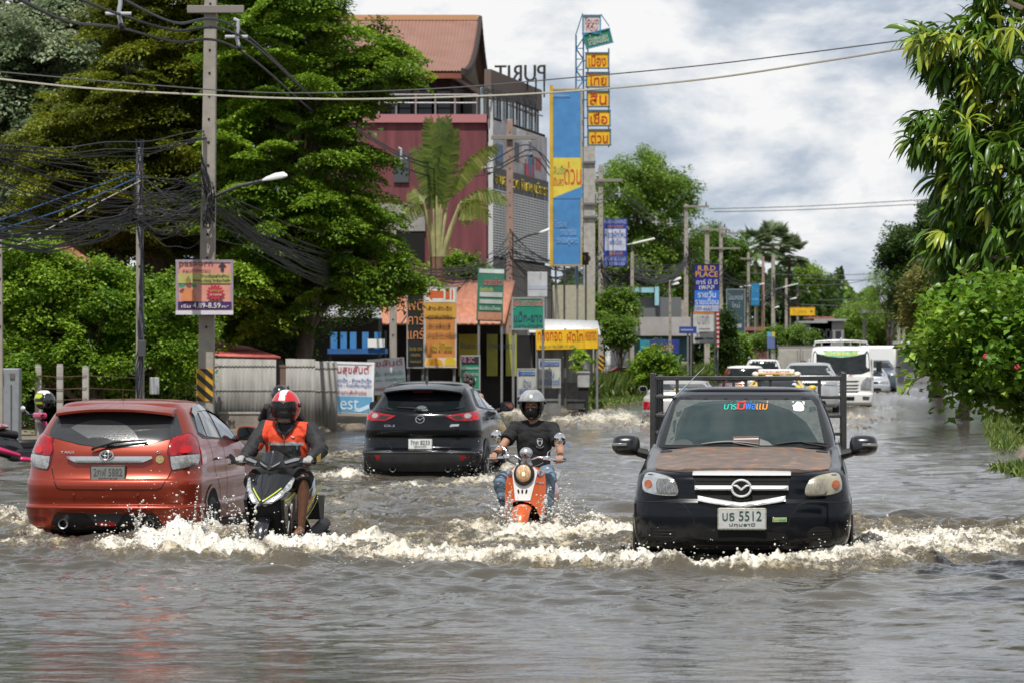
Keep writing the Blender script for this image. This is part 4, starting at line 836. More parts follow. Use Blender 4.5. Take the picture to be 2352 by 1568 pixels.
# ---------------------------------------------------------------- black crossover, seen from behind
def build_crossover():
 d = 53.8; t = thing('crossover_car','glossy black crossover driving away between the two scooters','car',(X(964,d),d,0),-ROAD - R(0.8))
 blk = mat('crossover_black',(0.004,0.005,0.007),0.12,spec=0.4); clad = mat('bumper_cladding',(0.035,0.035,0.037),0.55,var=0.3,scale=6)
 S = Shell([(0.07,0.72,0.10,0.10,0.26,0.22,4.0),(0.16,0.80,0.02,0.11,0.28,0.24,4.1),(0.30,0.845,-0.02,0.11,0.28,0.25,4.2),(0.365,0.85,-0.03,0.11,0.28,0.26,4.2),(0.385,0.845,0.0,0.11,0.28,0.26,4.2),(0.42,0.84,0.05,0.11,0.28,0.26,4.2),
  (0.55,0.838,0.08,0.11,0.28,0.28,4.2),(0.60,0.835,0.04,0.11,0.28,0.28,4.15),(0.66,0.832,0.025,0.11,0.28,0.28,4.0),(0.78,0.82,0.045,0.12,0.28,0.30,3.6),(0.88,0.79,0.085,0.12,0.27,0.30,3.2),(0.925,0.765,0.14,0.12,0.25,0.28,3.0),
  (0.96,0.735,0.20,0.11,0.22,0.26,2.8),(1.08,0.66,0.34,0.10,0.19,0.24,2.5),(1.18,0.61,0.45,0.09,0.18,0.22,2.2),(1.25,0.555,0.55,0.08,0.17,0.2,1.95),(1.28,0.52,0.62,0.07,0.16,0.18,1.8)],far=(0.12,0.3,0.25),bulge=0.03)
 mb = MB(); S.mesh(mb,blk,90,cap=False); S.roof(mb,blk,0.06); mb.build('body',t,smooth=50)
 N = S.near
 mb = MB(); rings = []
 for x in np.linspace(-0.55,0.55,19):
  q = abs(x) / 0.55; ye = 0.22 + 0.12 * q ** 2; z = 1.235 - 0.05 * q ** 2.4
  rings.append([Vector((x,ye,z)),Vector((x,ye + 0.004,z - 0.02)),Vector((x,ye + 0.28,z - 0.06)),Vector((x,0.72,z - 0.02)),Vector((x,0.72,z + 0.075)),Vector((x,0.46,z + 0.045))])
 mb.loft(rings,blk,True,True,True); mb.build('spoiler',t)
 mb = MB(); mb.patch([(-0.15,1.2),(0.15,1.2),(0.13,1.178),(-0.13,1.178)],lambda x,z,o: Vector((x,0.34 - o + (1.2 - z),z)),mat('brake_strip',(0.12,0.005,0.005),0.3),0.05,0.0,0.01); mb.build('high_brake_lamp',t)
 mb = MB(); mb.patch([(-0.60,0.965),(-0.3,0.925),(0,0.912),(0.3,0.925),(0.60,0.975),(0.60,1.01),(0.535,1.15),(0.48,1.175),(-0.48,1.175),(-0.535,1.15),(-0.60,1.01)],N,GLASS,0.05,0.006,0.015); g = mb.build('rear_window',t)
 mb = MB(); c = (-0.0,0.93); mb.patch([(c[0] + 0.33 * math.cos(q),c[1] + 0.23 * math.sin(q)) for q in np.linspace(R(18),R(162),20)],N,mat('wiped_dark',(0.012,0.013,0.016),0.16,coat=0.5),0.04,0.0075,0.004); mb.build('wiped_arc',g)
 mb = MB(); mb.patch([(-0.0 + 0.10 * math.cos(q),0.925 + 0.075 * math.sin(q)) for q in np.linspace(0.05,math.pi - 0.05,12)],N,mat('wiped_pale',(0.13,0.14,0.15),0.3),0.04,0.009,0.004); mb.build('wiped_arc',g)
 mb = MB(); mb.tube([N(0.0,0.925,0.03),N(-0.1,0.965,0.05),N(-0.335,0.978,0.03)],[0.02,0.018,0.008],BLACKP,8); mb.build('wiper',t)
 for sg in (-1,1):
  pl = [(sg * a,b) for a,b in [(0.345,0.862),(0.70,0.915),(0.775,0.94),(0.80,0.90),(0.79,0.80),(0.68,0.785),(0.50,0.785),(0.42,0.82)]]
  mb = MB(); mb.patch(pl,N,TAIL,0.035,0.010,0.02,bulge=0.008); l = mb.build('tail_lamp',t)
  mb = MB(); mb.patch([(sg * a,b) for a,b in [(0.44,0.855),(0.56,0.87),(0.60,0.815),(0.50,0.805)]],N,mat('smoked_lens',(0.05,0.03,0.03),0.12,0.3,coat=0.5),0.035,0.021,0.008)
  mb.patch([(sg * (0.645 + 0.045 * math.cos(q)),0.86 + 0.036 * math.sin(q)) for q in np.linspace(0,6,12)],N,CLEARL,0.035,0.022,0.008); mb.build('clear_lens',l)
  mb = MB(); mb.patch([(sg * (0.735 + 0.03 * math.cos(q)),0.835 + 0.036 * math.sin(q)) for q in np.linspace(0,6,12)],N,TAILLIT,0.035,0.022,0.008); mb.build('brake_light',l)
  mb = MB(); mb.patch([(sg * a,b) for a,b in [(0.555,0.305),(0.64,0.31),(0.605,0.235),(0.585,0.235)]],N,mat('reflector_red',(0.35,0.01,0.01),0.2,coat=0.5),0.04,0.006,0.01); mb.build('reflector',t)
  mb = MB(); mb.patch([(sg * a,b) for a,b in [(0.65,0.30),(0.76,0.295),(0.74,0.26),(0.63,0.25)]],N,mat('reflector_dark',(0.06,0.008,0.008),0.2),0.04,0.005,0.01); mb.build('reflector',t)
 mb = MB(); mb.patch([(-0.70,0.075),(-0.80,0.16),(-0.84,0.36),(-0.42,0.37),(-0.37,0.345),(0.37,0.345),(0.42,0.37),(0.84,0.36),(0.80,0.16),(0.70,0.075)],N,clad,0.06,0.006,0.015); mb.build('bumper_cladding',t)
 mb = MB(); mb.patch([(-0.82,0.355),(-0.42,0.378),(-0.37,0.355),(0.37,0.355),(0.42,0.378),(0.82,0.355),(0.80,0.338),(0.42,0.345),(-0.42,0.345),(-0.80,0.338)],N,mat('cladding_highlight',(0.10,0.10,0.102),0.5),0.06,0.012,0.015); mb.build('bumper_highlight',t)  # paler strip paints the grey highlight along the cladding top
 mb = MB(); mb.ribbon([(-0.55,0.585),(0.55,0.585)],N,0.008,SEAM,0.002); mb.ribbon([(-0.55,0.77),(-0.56,0.585),(-0.40,0.395)],N,0.006,SEAM,0.002); mb.ribbon([(0.55,0.77),(0.56,0.585),(0.40,0.395)],N,0.006,SEAM,0.002); mb.build('tailgate_seam',t)
 p = N(0,0.808,0.02); wing_emblem(t,p,0.06,CHROME)
 mb = MB(); mb.text('CX-3',-0.51,0.705,-0.36,0.735,0,CHROME,0.004,fn=lambda u,v,o: N(u,v,0.004 + o)); mb.text('SKYACTIV',0.43,0.715,0.54,0.738,0,CHROME,0.004,fn=lambda u,v,o: N(u,v,0.006 + o)); mb.build('lettering',t)
 mb = MB(); mb.patch([(0.415,0.705),(0.54,0.715),(0.545,0.745),(0.43,0.74)],N,CHROME,0.04,0.005,0.006); mb.build('badge',t)
 plate(t,N,-0.165,0.39,0.172,0.535,'7กภ 8233','กรุงเทพมหานคร',mat('plate_rim_light',(0.5,0.5,0.5),0.4),off=0.03)
 for x in (-0.385,0.395):
  mb = MB(); q = N(x,0.12,0.0); mb.lathe([(0.032,0.0),(0.034,0.10),(0.045,0.105),(0.045,0.0)],mat('dark_chrome',(0.15,0.15,0.15),0.25,1.0),20,Matrix.Rotation(R(90),3,'X'),(x,q.y + 0.06,0.115)); mb.build('exhaust_tip',t)
 mb = MB(); mb.box((0,0.35,0.04),(1.3,0.4,0.12),DARK); mb.build('underbody',t)
 for sg in (-1,1):
  f = S.side(sg)
  mb = MB(); mb.patch([(0.70,0.985),(1.0,0.945),(2.72,0.90),(2.4,1.07),(1.95,1.2),(1.5,1.24),(1.0,1.225)],f,BLACKP,0.06,0.004,0.012); mb.build('window_frame',t)
  for pl in ([(0.90,0.98),(1.45,0.945),(1.48,1.20),(1.08,1.195)],[(1.54,0.94),(2.55,0.915),(2.3,1.07),(1.9,1.18),(1.56,1.205)]):
   mb = MB(); mb.patch(pl,f,mat('side_glass',(0.03,0.033,0.036),0.05,coat=0.5),0.06,0.009,0.008); mb.build('side_window',t)
  mb = MB(); mb.ribbon([(1.5,0.93),(1.52,0.2)],f,0.009,SEAM,0.003); mb.ribbon([(0.98,0.93),(1.22,0.45),(1.25,0.2)],f,0.009,SEAM,0.003); mb.build('door_seam',t)
  for y in (1.10,1.72):
   mb = MB(); mb.box(f(y,0.80,0.02),(0.03,0.14,0.026),blk); mb.build('door_handle',t,bev=0.01)
  for y in (0.82,3.38):
   mb = MB(); mb.ribbon([(y + 0.40 * math.cos(q),0.06 + 0.42 * math.sin(q)) for q in np.linspace(-0.1,math.pi + 0.1,22)],f,0.11,clad,0.012); mb.build('arch_cladding',t)
   mb = MB(); mb.patch([(y + 0.355 * math.cos(q),0.06 + 0.37 * math.sin(q)) for q in np.linspace(-0.1,math.pi + 0.1,20)],f,DARK,0.05,0.006,0.02); mb.build('wheel_arch',t)
   wheel(t,sg * 0.765,y,0.05,0.33,0.21)
  wing_mirror(t,sg * 0.965,2.55,0.955,0.21,0.15,blk,sg,True,arm=0.04,dp=0.14)
 mb = MB(); rings = [[Vector((0.02 * f * math.cos(q) * (1 - i * 0.0),0.80 + i * 0.035 + 0.07 * f * math.sin(q),1.325 + i * 0.028)) for q in np.linspace(0,2 * math.pi,13)[:-1]] for i,f in ((0,1),(1,.7),(2,.35))]
 mb.loft(rings,BLACKP,True,True,True); mb.build('fin_aerial',t)
 return t
build_pickup(); build_hatchback(); build_crossover()
# ---------------------------------------------------------------- riders and scooters
SKIN1 = mat('skin_tan',(0.36,0.19,0.12),0.55,var=0.18,scale=14); SKIN2 = mat('skin_brown',(0.17,0.078,0.045),0.5,var=0.2,scale=14)
def nearest_front(co):
 def fn(x,z,off=0.0):
  m = (np.abs(co[:,0] - x) < 0.018) & (np.abs(co[:,2] - z) < 0.018)
  y = co[m,1].min() if m.any() else co[np.argmin((co[:,0] - x) ** 2 + (co[:,2] - z) ** 2),1]
  return Vector((x,y - off,z))
 return fn
def add_hand(mb,g,sg,m,wrist,fr=0.0095):
 """hand closed on a bar running along x at g; sg = side (+1 right in view). four fingers over the front, thumb below on the inner side"""
 g = Vector(g); wrist = Vector(wrist); palm = g + Vector((0,0.045,0.022))
 mb.tube([wrist,(wrist + palm) / 2 + Vector((0,0,.006)),palm],[0.026,0.029,0.03],m,10,round_=True)
 for k,ln in enumerate((0.92,1.0,0.96,0.8)):
  x = g.x + (k - 1.5) * 0.0205 * -sg * -1
  q = [(x * 0.7 + palm.x * 0.3,g.y + 0.045,g.z + 0.028),(x,g.y + 0.004,g.z + 0.034),(x,g.y - 0.028,g.z + 0.014),(x + .001,g.y - 0.030,g.z - 0.012 * ln),(x + .002,g.y - 0.012,g.z - 0.030 * ln)]
  mb.tube(q,[fr * 1.25,fr * 1.2,fr * 1.05,fr * 0.95,fr * 0.85],m,8,round_=True)
 xi = g.x - sg * 0.045
 mb.tube([(palm.x - sg * 0.02,palm.y + 0.01,palm.z - 0.008),(xi,g.y + 0.022,g.z - 0.004),(xi + sg * 0.004,g.y - 0.006,g.z - 0.026),(xi + sg * 0.016,g.y - 0.024,g.z - 0.032)],[0.015,0.0125,0.011,0.009],m,8,round_=True)
def add_body(mb,m,head,sh,el,wr,hip,kn,an,foot,neck_base,chest=(0.15,0.10),arm=1.0):
 """one continuous figure from overlapping closed forms; every list holds (viewer-left, viewer-right)"""
 V3 = Vector; head = V3(head); nb = V3(neck_base)
 mb.ell(head,(0.074,0.092,0.108),m,20,14); mb.ell(head + V3((0,-0.03,-0.07)),(0.050,0.062,0.052),m,16,10)
 mb.tube([head + V3((0,0.02,-0.08)),nb],[0.052,0.058],m,12,round_=True)
 hc = (V3(hip[0]) + V3(hip[1])) / 2
 mb.tube([nb + V3((0,0,-0.02)),nb.lerp(hc,0.25),nb.lerp(hc,0.55),nb.lerp(hc,0.85),hc],[0.07,chest[0] * 0.92,chest[0] * 0.88,chest[0] * 0.9,chest[0] * 0.92],m,16,round_=True,flat=1.0)
 for i in (0,1):
  s,e,w = V3(sh[i]),V3(el[i]),V3(wr[i])
  mb.tube([nb + V3((0,0,-0.05)),s],[0.06,0.056],m,10,round_=True)
  mb.tube([s,s.lerp(e,.5),e],[0.054 * arm,0.047 * arm,0.041 * arm],m,12,round_=True); mb.tube([e,e.lerp(w,.4),w],[0.042 * arm,0.042 * arm,0.026],m,12,round_=True)
  h,k,a = V3(hip[i]),V3(kn[i]),V3(an[i])
  mb.tube([h,h.lerp(k,.5),k],[0.085,0.075,0.058],m,14,round_=True); mb.tube([k,k.lerp(a,.3) + V3((0,.012,0)),k.lerp(a,.7),a],[0.056,0.058,0.043,0.036],m,14,round_=True)
  f = V3(foot[i]); mb.tube([a,a.lerp(f,.5),f],[0.04,0.042,0.032],m,10,round_=True)
def face(parent,head,m,glasses=False):
 h = Vector(head); mb = MB()
 mb.tube([h + Vector((0,-0.086,0.012)),h + Vector((0,-0.105,-0.022))],[0.009,0.014],m,8,round_=True); mb.build('nose',parent)
 for sg in (-1,1):
  mb = MB(); mb.ell(h + Vector((sg * 0.03,-0.080,0.004)),(0.014,0.010,0.007),mat('eye_white',(0.6,0.58,0.55),0.3),10,8); e = mb.build('eye',parent)
  mb = MB(); mb.ell(h + Vector((sg * 0.03,-0.088,0.004)),(0.006,0.004,0.006),mat('iris',(0.02,0.012,0.008),0.2),8,6); mb.build('iris',e)
  mb = MB(); mb.tube([h + Vector((sg * 0.012,-0.090,0.026)),h + Vector((sg * 0.03,-0.090,0.030)),h + Vector((sg * 0.048,-0.080,0.024))],0.004,mat('brow',(0.02,0.015,0.012),0.8),6); mb.build('eyebrow',parent)
  mb = MB(); mb.ell(h + Vector((sg * 0.074,0.012,-0.01)),(0.010,0.022,0.03),m,8,8); mb.build('ear',parent)
 mb = MB(); mb.tube([h + Vector((-0.022,-0.088,-0.058)),h + Vector((0,-0.094,-0.060)),h + Vector((0.022,-0.088,-0.058))],[0.004,0.007,0.004],mat('lips',(0.25,0.09,0.07),0.5),6); mb.build('mouth',parent)
 if glasses:
  mb = MB(); gm = mat('glasses_frame',(0.05,0.05,0.05),0.3,0.8)
  for sg in (-1,1): mb.tube([h + Vector((sg * 0.032 + 0.024 * math.cos(q),-0.100,0.004 + 0.018 * math.sin(q))) for q in np.linspace(0,6.283,17)],0.0022,gm,6,cap=False); mb.tube([h + Vector((sg * 0.055,-0.1,0.01)),h + Vector((sg * 0.078,0.0,0.012))],0.0022,gm,6)
  mb.tube([h + Vector((-0.009,-0.1,0.008)),h + Vector((0.009,-0.1,0.008))],0.0022,gm,6); mb.build('glasses',parent)
def helmet(parent,c,m,r=(0.132,0.155,0.150),visor=None,vz=(-0.02,0.08),stripe=None,lining=True,name='helmet',back=False,vq=1.45):
 """open-face helmet: shell cut away over the face, padded rim, hinged visor; faces -Y (or +Y when seen from behind)"""
 c = Vector(c); yd = 1 if back else -1; nu,nv = 48,26; mb = MB()
 def pt(a,q,k=1.0): return c + Vector((r[0] * k * math.sin(a) * math.sin(q),yd * r[1] * k * math.sin(a) * math.cos(q),r[2] * k * math.cos(a) * (1.0 if a < math.pi / 2 else 0.95)))
 grid = {}; vs = []
 for i in range(nv + 1):
  a = math.pi * 0.80 * i / nv
  for j in range(nu): grid[i,j] = len(vs); vs.append(pt(max(a,1e-3),2 * math.pi * j / nu - math.pi))
 fs = []; ms = []
 for i in range(nv):
  a = math.pi * 0.80 * (i + .5) / nv
  for j in range(nu):
   q = 2 * math.pi * (j + .5) / nu - math.pi
   if a > 1.28 and abs(q) < 0.98: continue
   f = (grid[i,j],grid[i,(j + 1) % nu],grid[i + 1,(j + 1) % nu],grid[i + 1,j])
   fs.append(f); ms.append(1 if stripe and abs(vs[f[0]][0] - c.x + (0.0)) < 0.034 and abs(vs[f[1]][0] - c.x) < 0.034 and a < 1.12 and abs(q) < 1.6 else 0)
 me = bpy.data.meshes.new(name); me.from_pydata(vs,[],fs); me.materials.append(m)
 if stripe: me.materials.append(stripe)
 me.polygons.foreach_set('material_index',ms); me.shade_smooth(); o = link_mesh(name,me,parent)
 so = o.modifiers.new('shell','SOLIDIFY'); so.thickness = 0.016; so.offset = 1
 mb = MB()
 rim = [pt(1.27,q,1.0) for q in np.linspace(-0.98,0.98,15)]; jaw = [pt(a,0.98,1.0) for a in np.linspace(1.27,math.pi * 0.80,8)]; jl = [pt(a,-0.98,1.0) for a in np.linspace(1.27,math.pi * 0.80,8)]
 mb.tube(jl[::-1] + rim + jaw,0.009,BLACKP,6); mb.build('rim',o)
 mb = MB(); mb.ell(c + Vector((0,-yd * 0.02,-0.01)),(r[0] * 0.88,r[1] * 0.84,r[2] * 0.9),DARK,24,14)
 keep = [i for i,v in enumerate(mb.v) if (v[1] - c.y) * yd < r[1] * 0.16]
 ks = set(keep); mb.m = [mm for f,mm in zip(mb.f,mb.m) if all(a in ks for a in f)]; mb.f = [f for f in mb.f if all(a in ks for a in f)]; mb.build('padding',o,fix=False)
 if visor:
  mb = MB(); rows = []
  for a in np.linspace(vz[0],vz[1],12): rows.append([c + Vector((r[0] * 1.055 * math.sin(a) * math.sin(q),yd * r[1] * 1.07 * math.sin(a) * math.cos(q),r[2] * 1.04 * math.cos(a))) for q in np.linspace(-vq,vq,27)])
  mb.loft(rows,visor,closed=False); v = mb.build('visor',o)
  so = v.modifiers.new('t','SOLIDIFY'); so.thickness = 0.003
  for sg in (-1,1):
   mb = MB(); mb.cyl(c + Vector((sg * r[0] * 1.06,yd * 0.01,0.02)),0.022,0.014,BLACKP,'X',14); mb.build('hinge',o)
 return o
def mask_(parent,head,m,low=0.0):
 h = Vector(head); mb = MB(); rows = []
 for z,f,d in ((0.002,0.90,0.098),(-0.014,0.98,0.116),(-0.040,1.0,0.112),(-0.070,0.95,0.100),(-0.098,0.82,0.082),(-0.112,0.6,0.05)):
  rows.append([h + Vector((0.076 * f * math.sin(q),0.01 - (d + 0.012) * math.cos(q) ** 0.75 if abs(q) < 1.55 else 0.01,z - 0.012 * abs(math.sin(q)) * (z > -0.01))) for q in np.linspace(-1.52,1.52,21)])
 mb.loft(rows,m,closed=False); o = mb.build('face_mask',parent); s = o.modifiers.new('t','SOLIDIFY'); s.thickness = 0.004
 mb = MB()
 for sg in (-1,1): mb.tube([h + Vector((sg * 0.074,0.0,-0.02)),h + Vector((sg * 0.082,0.02,-0.005))],0.003,m,6)
 mb.build('ear_loop',o); return o
def round_mirror(parent,c,r,stem,chrome=True,m=None):
 m = m or CHROME; c = Vector(c); mb = MB(); mb.lathe([(r,0.0),(r * 1.03,0.006),(r * 0.96,0.02),(r * 0.6,0.032),(0.004,0.038)],m,22,Matrix.Rotation(R(90),3,'X') ,c); o = mb.build('mirror',parent)
 mb = MB(); mb.tube([Vector(p) for p in stem],0.006,m,8); mb.build('mirror_stem',o); return o
def sc_wheel(parent,y,z,r,w):
 mb = MB(); Ry = Matrix.Rotation(R(90),3,'Y'); mb.lathe([(r * .66,-w * .35),(r * .85,-w * .5),(r * .97,-w * .3),(r,0),(r * .97,w * .3),(r * .85,w * .5),(r * .66,w * .35)],RUBBER,32,Ry,(0,y,z)); t = mb.build('wheel',parent)
 mb = MB(); mb.lathe([(0.02,-w * .3),(r * .66,-w * .34),(r * .68,0),(r * .66,w * .34),(0.02,w * .3)],mat('alloy',(0.2,0.2,0.2),0.4,0.7),20,Ry,(0,y,z)); mb.build('rim',t)
def build_orange_scooter():
 d = 38.5; T = thing('motor_scooter','retro orange and white scooter with a lit round headlamp','scooter',(X(1198.5,d),d,0),R(-9))
 org = mat('scooter_orange',(0.62,0.105,0.012),0.25,0.15,coat=1.0); wht = mat('scooter_white',(0.80,0.79,0.77),0.25,coat=0.8)
 fn = lambda x,z,o=0.0: Vector((x,0.10 + 0.16 * (z - 0.25) + 2.4 * x * x - 0.30 * max(0,0.30 - z) ** 1.5 - o,z))
 ap = [(-.200,.235),(-.205,.30),(-.200,.41),(-.180,.53),(-.135,.588),(-.06,.605),(.06,.605),(.135,.588),(.190,.55),(.208,.456),(.210,.303),(.205,.10),(.165,.095),(.125,.19),(.07,.235),(-.02,.255),(-.10,.245),(-.15,.20),(-.185,.10),(-.205,.10)]
 mb = MB(); mb.patch(ap,fn,org,0.03,0.0,0.05); sh = mb.build('leg_shield',T)
 mb = MB(); mb.patch([(-.128,.56),(-.10,.592),(.10,.592),(.135,.56),(.07,.262),(-.085,.262)],fn,wht,0.03,0.008,0.012); wp = mb.build('white_panel',sh)
 egg = lambda cx,cz,rx,ry,n=24: [(cx + rx * math.cos(q),cz + ry * math.sin(q) * (1.0 if math.sin(q) > 0 else 1.1)) for q in np.linspace(0,2 * math.pi,n + 1)[:-1]]
 mb = MB(); mb.patch(egg(0.0,.528,.106,.108),fn,BLACKP,0.03,0.030,0.035,bulge=0.006); hb = mb.build('headlamp_bezel',T)
 mb = MB(); cy = fn(0,.53).y; n = 20; rows = []
 for i in range(7):
  f = math.cos(i / 6 * math.pi / 2 * 0.98); dep = math.sin(i / 6 * math.pi / 2) * 0.035
  rows.append([Vector((0.078 * f * math.cos(q),cy - 0.040 - dep,.532 + 0.090 * f * math.sin(q))) for q in np.linspace(0,2 * math.pi,n + 1)[:-1]])
 lens = mat('headlamp_lens',(0.60,0.40,0.24),0.12,coat=1.0,var=0.55,scale=38,stretch=(2.2,1,0.6),emit=(1.0,0.50,0.20,0.08)); mb.loft(rows,lens,True,False,True); hl = mb.build('headlamp',T)
 mb = MB(); mb.ell((0.006,cy - 0.066,.528),(0.022,0.012,0.026),mat('bulb',(0.9,0.6,0.3),0.3,emit=(1.0,0.62,0.30,2.0)),12,8); mb.build('bulb',hl)
 for x,r_ in ((-.052,-.15),(-.012,0),(.03,.15)):
  mb = MB(); mb.patch([(x + .010 * math.cos(q) + r_ * 0.03 * math.sin(q),.352 + .022 * math.sin(q)) for q in np.linspace(0,6.1,14)],fn,DARK,0.02,0.012,0.006); mb.build('vent',wp)
 for x in (-.150,.158):
  mb = MB(); mb.patch([(x + .031 * math.cos(q),.535 + .035 * math.sin(q)) for q in np.linspace(0,6.1,18)],fn,mat('badge_silver',(0.55,0.55,0.56),0.25,0.8),0.02,0.012,0.012,bulge=0.004); b = mb.build('round_badge',sh)
  mb = MB(); mb.patch([(x - .024,.525),(x + .022,.548),(x + .024,.54),(x - .02,.516)],fn,mat('badge_red',(0.5,0.03,0.03),0.3),0.02,0.017,0.004); mb.patch([(x - .006,.56),(x + .014,.556),(x + .008,.512),(x - .002,.51)],fn,mat('badge_dark',(0.12,0.12,0.13),0.3),0.02,0.0172,0.004); mb.build('badge_mark',b)
 mb = MB(); mb.text('Fino',.115,.428,.19,.452,0,CHROME,0.004,fn=lambda u,v,o: fn(u,v,0.004 + o),slant=0.3); mb.build('lettering',sh)
 mb = MB(); rows = []
 for a in np.linspace(R(-22),R(160),22):
  rr = 0.295; yy = 0.06 - rr * math.cos(a); zz = -0.065 + rr * math.sin(a); wv = 0.085 * (0.80 + 0.2 * math.sin(max(0,a)))
  rows.append([Vector((wv * math.sin(q) * 1.15,yy + 0.055 * (1 - math.cos(q)) * math.cos(a),zz - 0.060 * (1 - math.cos(q)) * max(0.25,math.sin(a)))) for q in np.linspace(-1.45,1.45,15)])
 mb.loft(rows,org,closed=False); fe = mb.build('front_mudguard',T); s = fe.modifiers.new('t','SOLIDIFY'); s.thickness = 0.006; s.offset = -1
 sc_wheel(T,0.06,-0.06,0.24,0.10)
 mb = MB(); mb.box((0,0.30,0.16),(0.30,0.06,0.34),DARK); mb.build('inner_panel',T)
 mb = MB(); mb.ell((0,0.29,0.735),(0.066,0.075,0.058),mat('silver_dome',(0.55,0.56,0.57),0.3,0.7),24,14); dm = mb.build('handlebar_dome',T)
 mb = MB(); mb.ell((0,0.218,0.715),(0.014,0.01,0.014),BLACKP,10,8); mb.build('dome_button',dm)
 mb = MB(); mb.tube([(-.03,.30,.60),(0,.30,.70)],0.035,mat('silver_paint',(0.45,0.45,0.46),0.35,0.6),12); mb.tube([(.03,.30,.60),(0,.30,.70)],0.035,mat('silver_paint',(0.45,0.45,0.46),0.35,0.6),12); mb.build('steering_column',T)
 mb = MB(); mb.tube([(-.40,.36,.672),(-.24,.33,.690),(-.12,.30,.705),(-.05,.30,.665)],0.012,CHROME,10); mb.tube([(.39,.34,.655),(.24,.32,.675),(.12,.30,.69),(.05,.30,.665)],0.012,CHROME,10); hbr = mb.build('handlebar',T)
 for sg in (-1,1):
  gx = -.345 if sg < 0 else .335; gy,gz = (.35,.677) if sg < 0 else (.333,.662)
  mb = MB(); mb.tube([(gx - .062,gy,gz),(gx + .062,gy - 0.006,gz + 0.002)],0.017,RUBBER,12); mb.build('grip',hbr)
  mb = MB(); mb.tube([(sg * .40,gy - 0.055,gz - 0.004),(sg * .25,gy - 0.045,gz + 0.004),(sg * .19,gy - 0.02,gz + .012)],[0.006,0.007,0.010],CHROME,8); mb.build('brake_lever',hbr)
  mb = MB(); mb.box((sg * .20,.315,gz + 0.02),(0.075,0.05,0.045),CHROME); mb.build('switch_housing',hbr,bev=0.01)
  mb = MB(); mb.tube([(sg * .20,.32,gz - .01),(sg * .13,.29,gz - .05),(sg * .05,.28,gz - .075)],0.006,BLACKP,6); mb.build('brake_cable',hbr)
 round_mirror(T,(-.315,.36,.905),.056,[(-.205,.325,.70),(-.215,.34,.76),(-.30,.40,.82),(-.318,.395,.865),(-.315,.385,.90)]); round_mirror(T,(.335,.33,.880),.058,[(.21,.315,.69),(.215,.33,.74),(.30,.37,.80),(.345,.365,.835),(.337,.355,.875)])
 mb = MB(); mb.box((0,0.50,0.02),(0.34,0.42,0.06),GREYP); mb.build('floorboard',T,bev=0.02)
 mb = MB(); rows = []
 for y,w,z0,z1 in ((.66,.10,.02,.40),(.75,.15,.05,.43),(.95,.20,.10,.44),(1.15,.215,.14,.44),(1.35,.19,.20,.43),(1.48,.12,.27,.41),(1.54,.05,.32,.39)):
  rows.append([Vector((w * abs(math.cos(q)) ** 0.7 * (1 if math.cos(q) > 0 else -1),y,(z0 + z1) / 2 + (z1 - z0) / 2 * abs(math.sin(q)) ** 0.8 * (1 if math.sin(q) > 0 else -1))) for q in np.linspace(0,2 * math.pi,25)[:-1]])
 mb.loft(rows,org,True,True,True); mb.build('tail_body',T)
 mb = MB(); rows = []
 for y,w,z0,h in ((.64,.09,.42,.05),(.75,.14,.43,.07),(.95,.155,.44,.075),(1.15,.15,.45,.08),(1.35,.12,.45,.06)):
  rows.append([Vector((w * math.cos(q),y,z0 + h * math.sin(q))) for q in np.linspace(0,2 * math.pi,21)[:-1]])
 mb.loft(rows,mat('seat_vinyl',(0.015,0.015,0.016),0.5),True,True,True); mb.build('seat',T)
 mb = MB(); mb.tube([(-.15,1.15,.43),(-.17,1.30,.48),(-.12,1.46,.50),(.12,1.46,.50),(.19,1.30,.48),(.17,1.15,.43)],0.022,mat('grab_silver',(0.5,0.5,0.52),0.35,0.6),10); mb.build('grab_rail',T)
 sc_wheel(T,1.30,-0.06,0.24,0.10)
 Pn = thing('person','rider in a black T-shirt, jeans and smoked-visor helmet on the orange scooter','person',T.location[:],R(-9))
 head = (-.012,.76,1.185); shd = [(-.195,.80,.975),(.20,.80,.97)]; elb = [(-.285,.60,.80),(.30,.60,.775)]; wri = [(-.345,.425,.712),(.338,.405,.700)]
 hip = [(-.10,.86,.52),(.10,.86,.52)]; kn = [(-.285,.46,.44),(.205,.47,.47)]; an = [(-.235,.52,.08),(.17,.53,.08)]; ft = [(-.24,.36,.05),(.17,.37,.05)]
 mb = MB(); add_body(mb,SKIN1,head,shd,elb,wri,hip,kn,an,ft,(-.005,.81,1.02),(0.13,0.1))
 add_hand(mb,(-.345,.35,.677),-1,SKIN1,wri[0]); add_hand(mb,(.335,.333,.662),1,SKIN1,wri[1])
 me,co = skin_union(mb,0.0055,5); mesh_obj('body',me,[SKIN1],Pn)
 tee = mat('black_cotton',(0.012,0.012,0.013),0.9,var=0.3,scale=30)
 mb = MB(); V3 = Vector
 for i in (0,1):
  s,e = V3(shd[i]),V3(elb[i]); mb.tube([V3((0,.81,1.005)),s + V3((0,0,.008))],[.062,.066],tee,12,round_=True); mb.tube([s,s.lerp(e,.40),s.lerp(e,.72)],[.068,.072,.078],tee,14,round_=False)
 rows = []
 for z,w,dp,y in ((.47,.155,.135,.845),(.56,.165,.135,.84),(.68,.165,.125,.83),(.80,.18,.125,.82),(.90,.195,.12,.815),(.965,.185,.105,.812),(1.00,.13,.085,.81),(1.022,.07,.068,.805)):
  rows.append([Vector((w * abs(math.cos(q)) ** .8 * (1 if math.cos(q) > 0 else -1),y + dp * math.sin(q),z)) for q in np.linspace(0,2 * math.pi,29)[:-1]])
 mb.loft(rows,tee,True,True,True); me,co = skin_union(mb,0.008,4,0.020,6.5,3); ts = mesh_obj('t_shirt',me,[tee],Pn); fr = nearest_front(co)
 pale = mat('print_grey',(0.42,0.42,0.42),0.8)
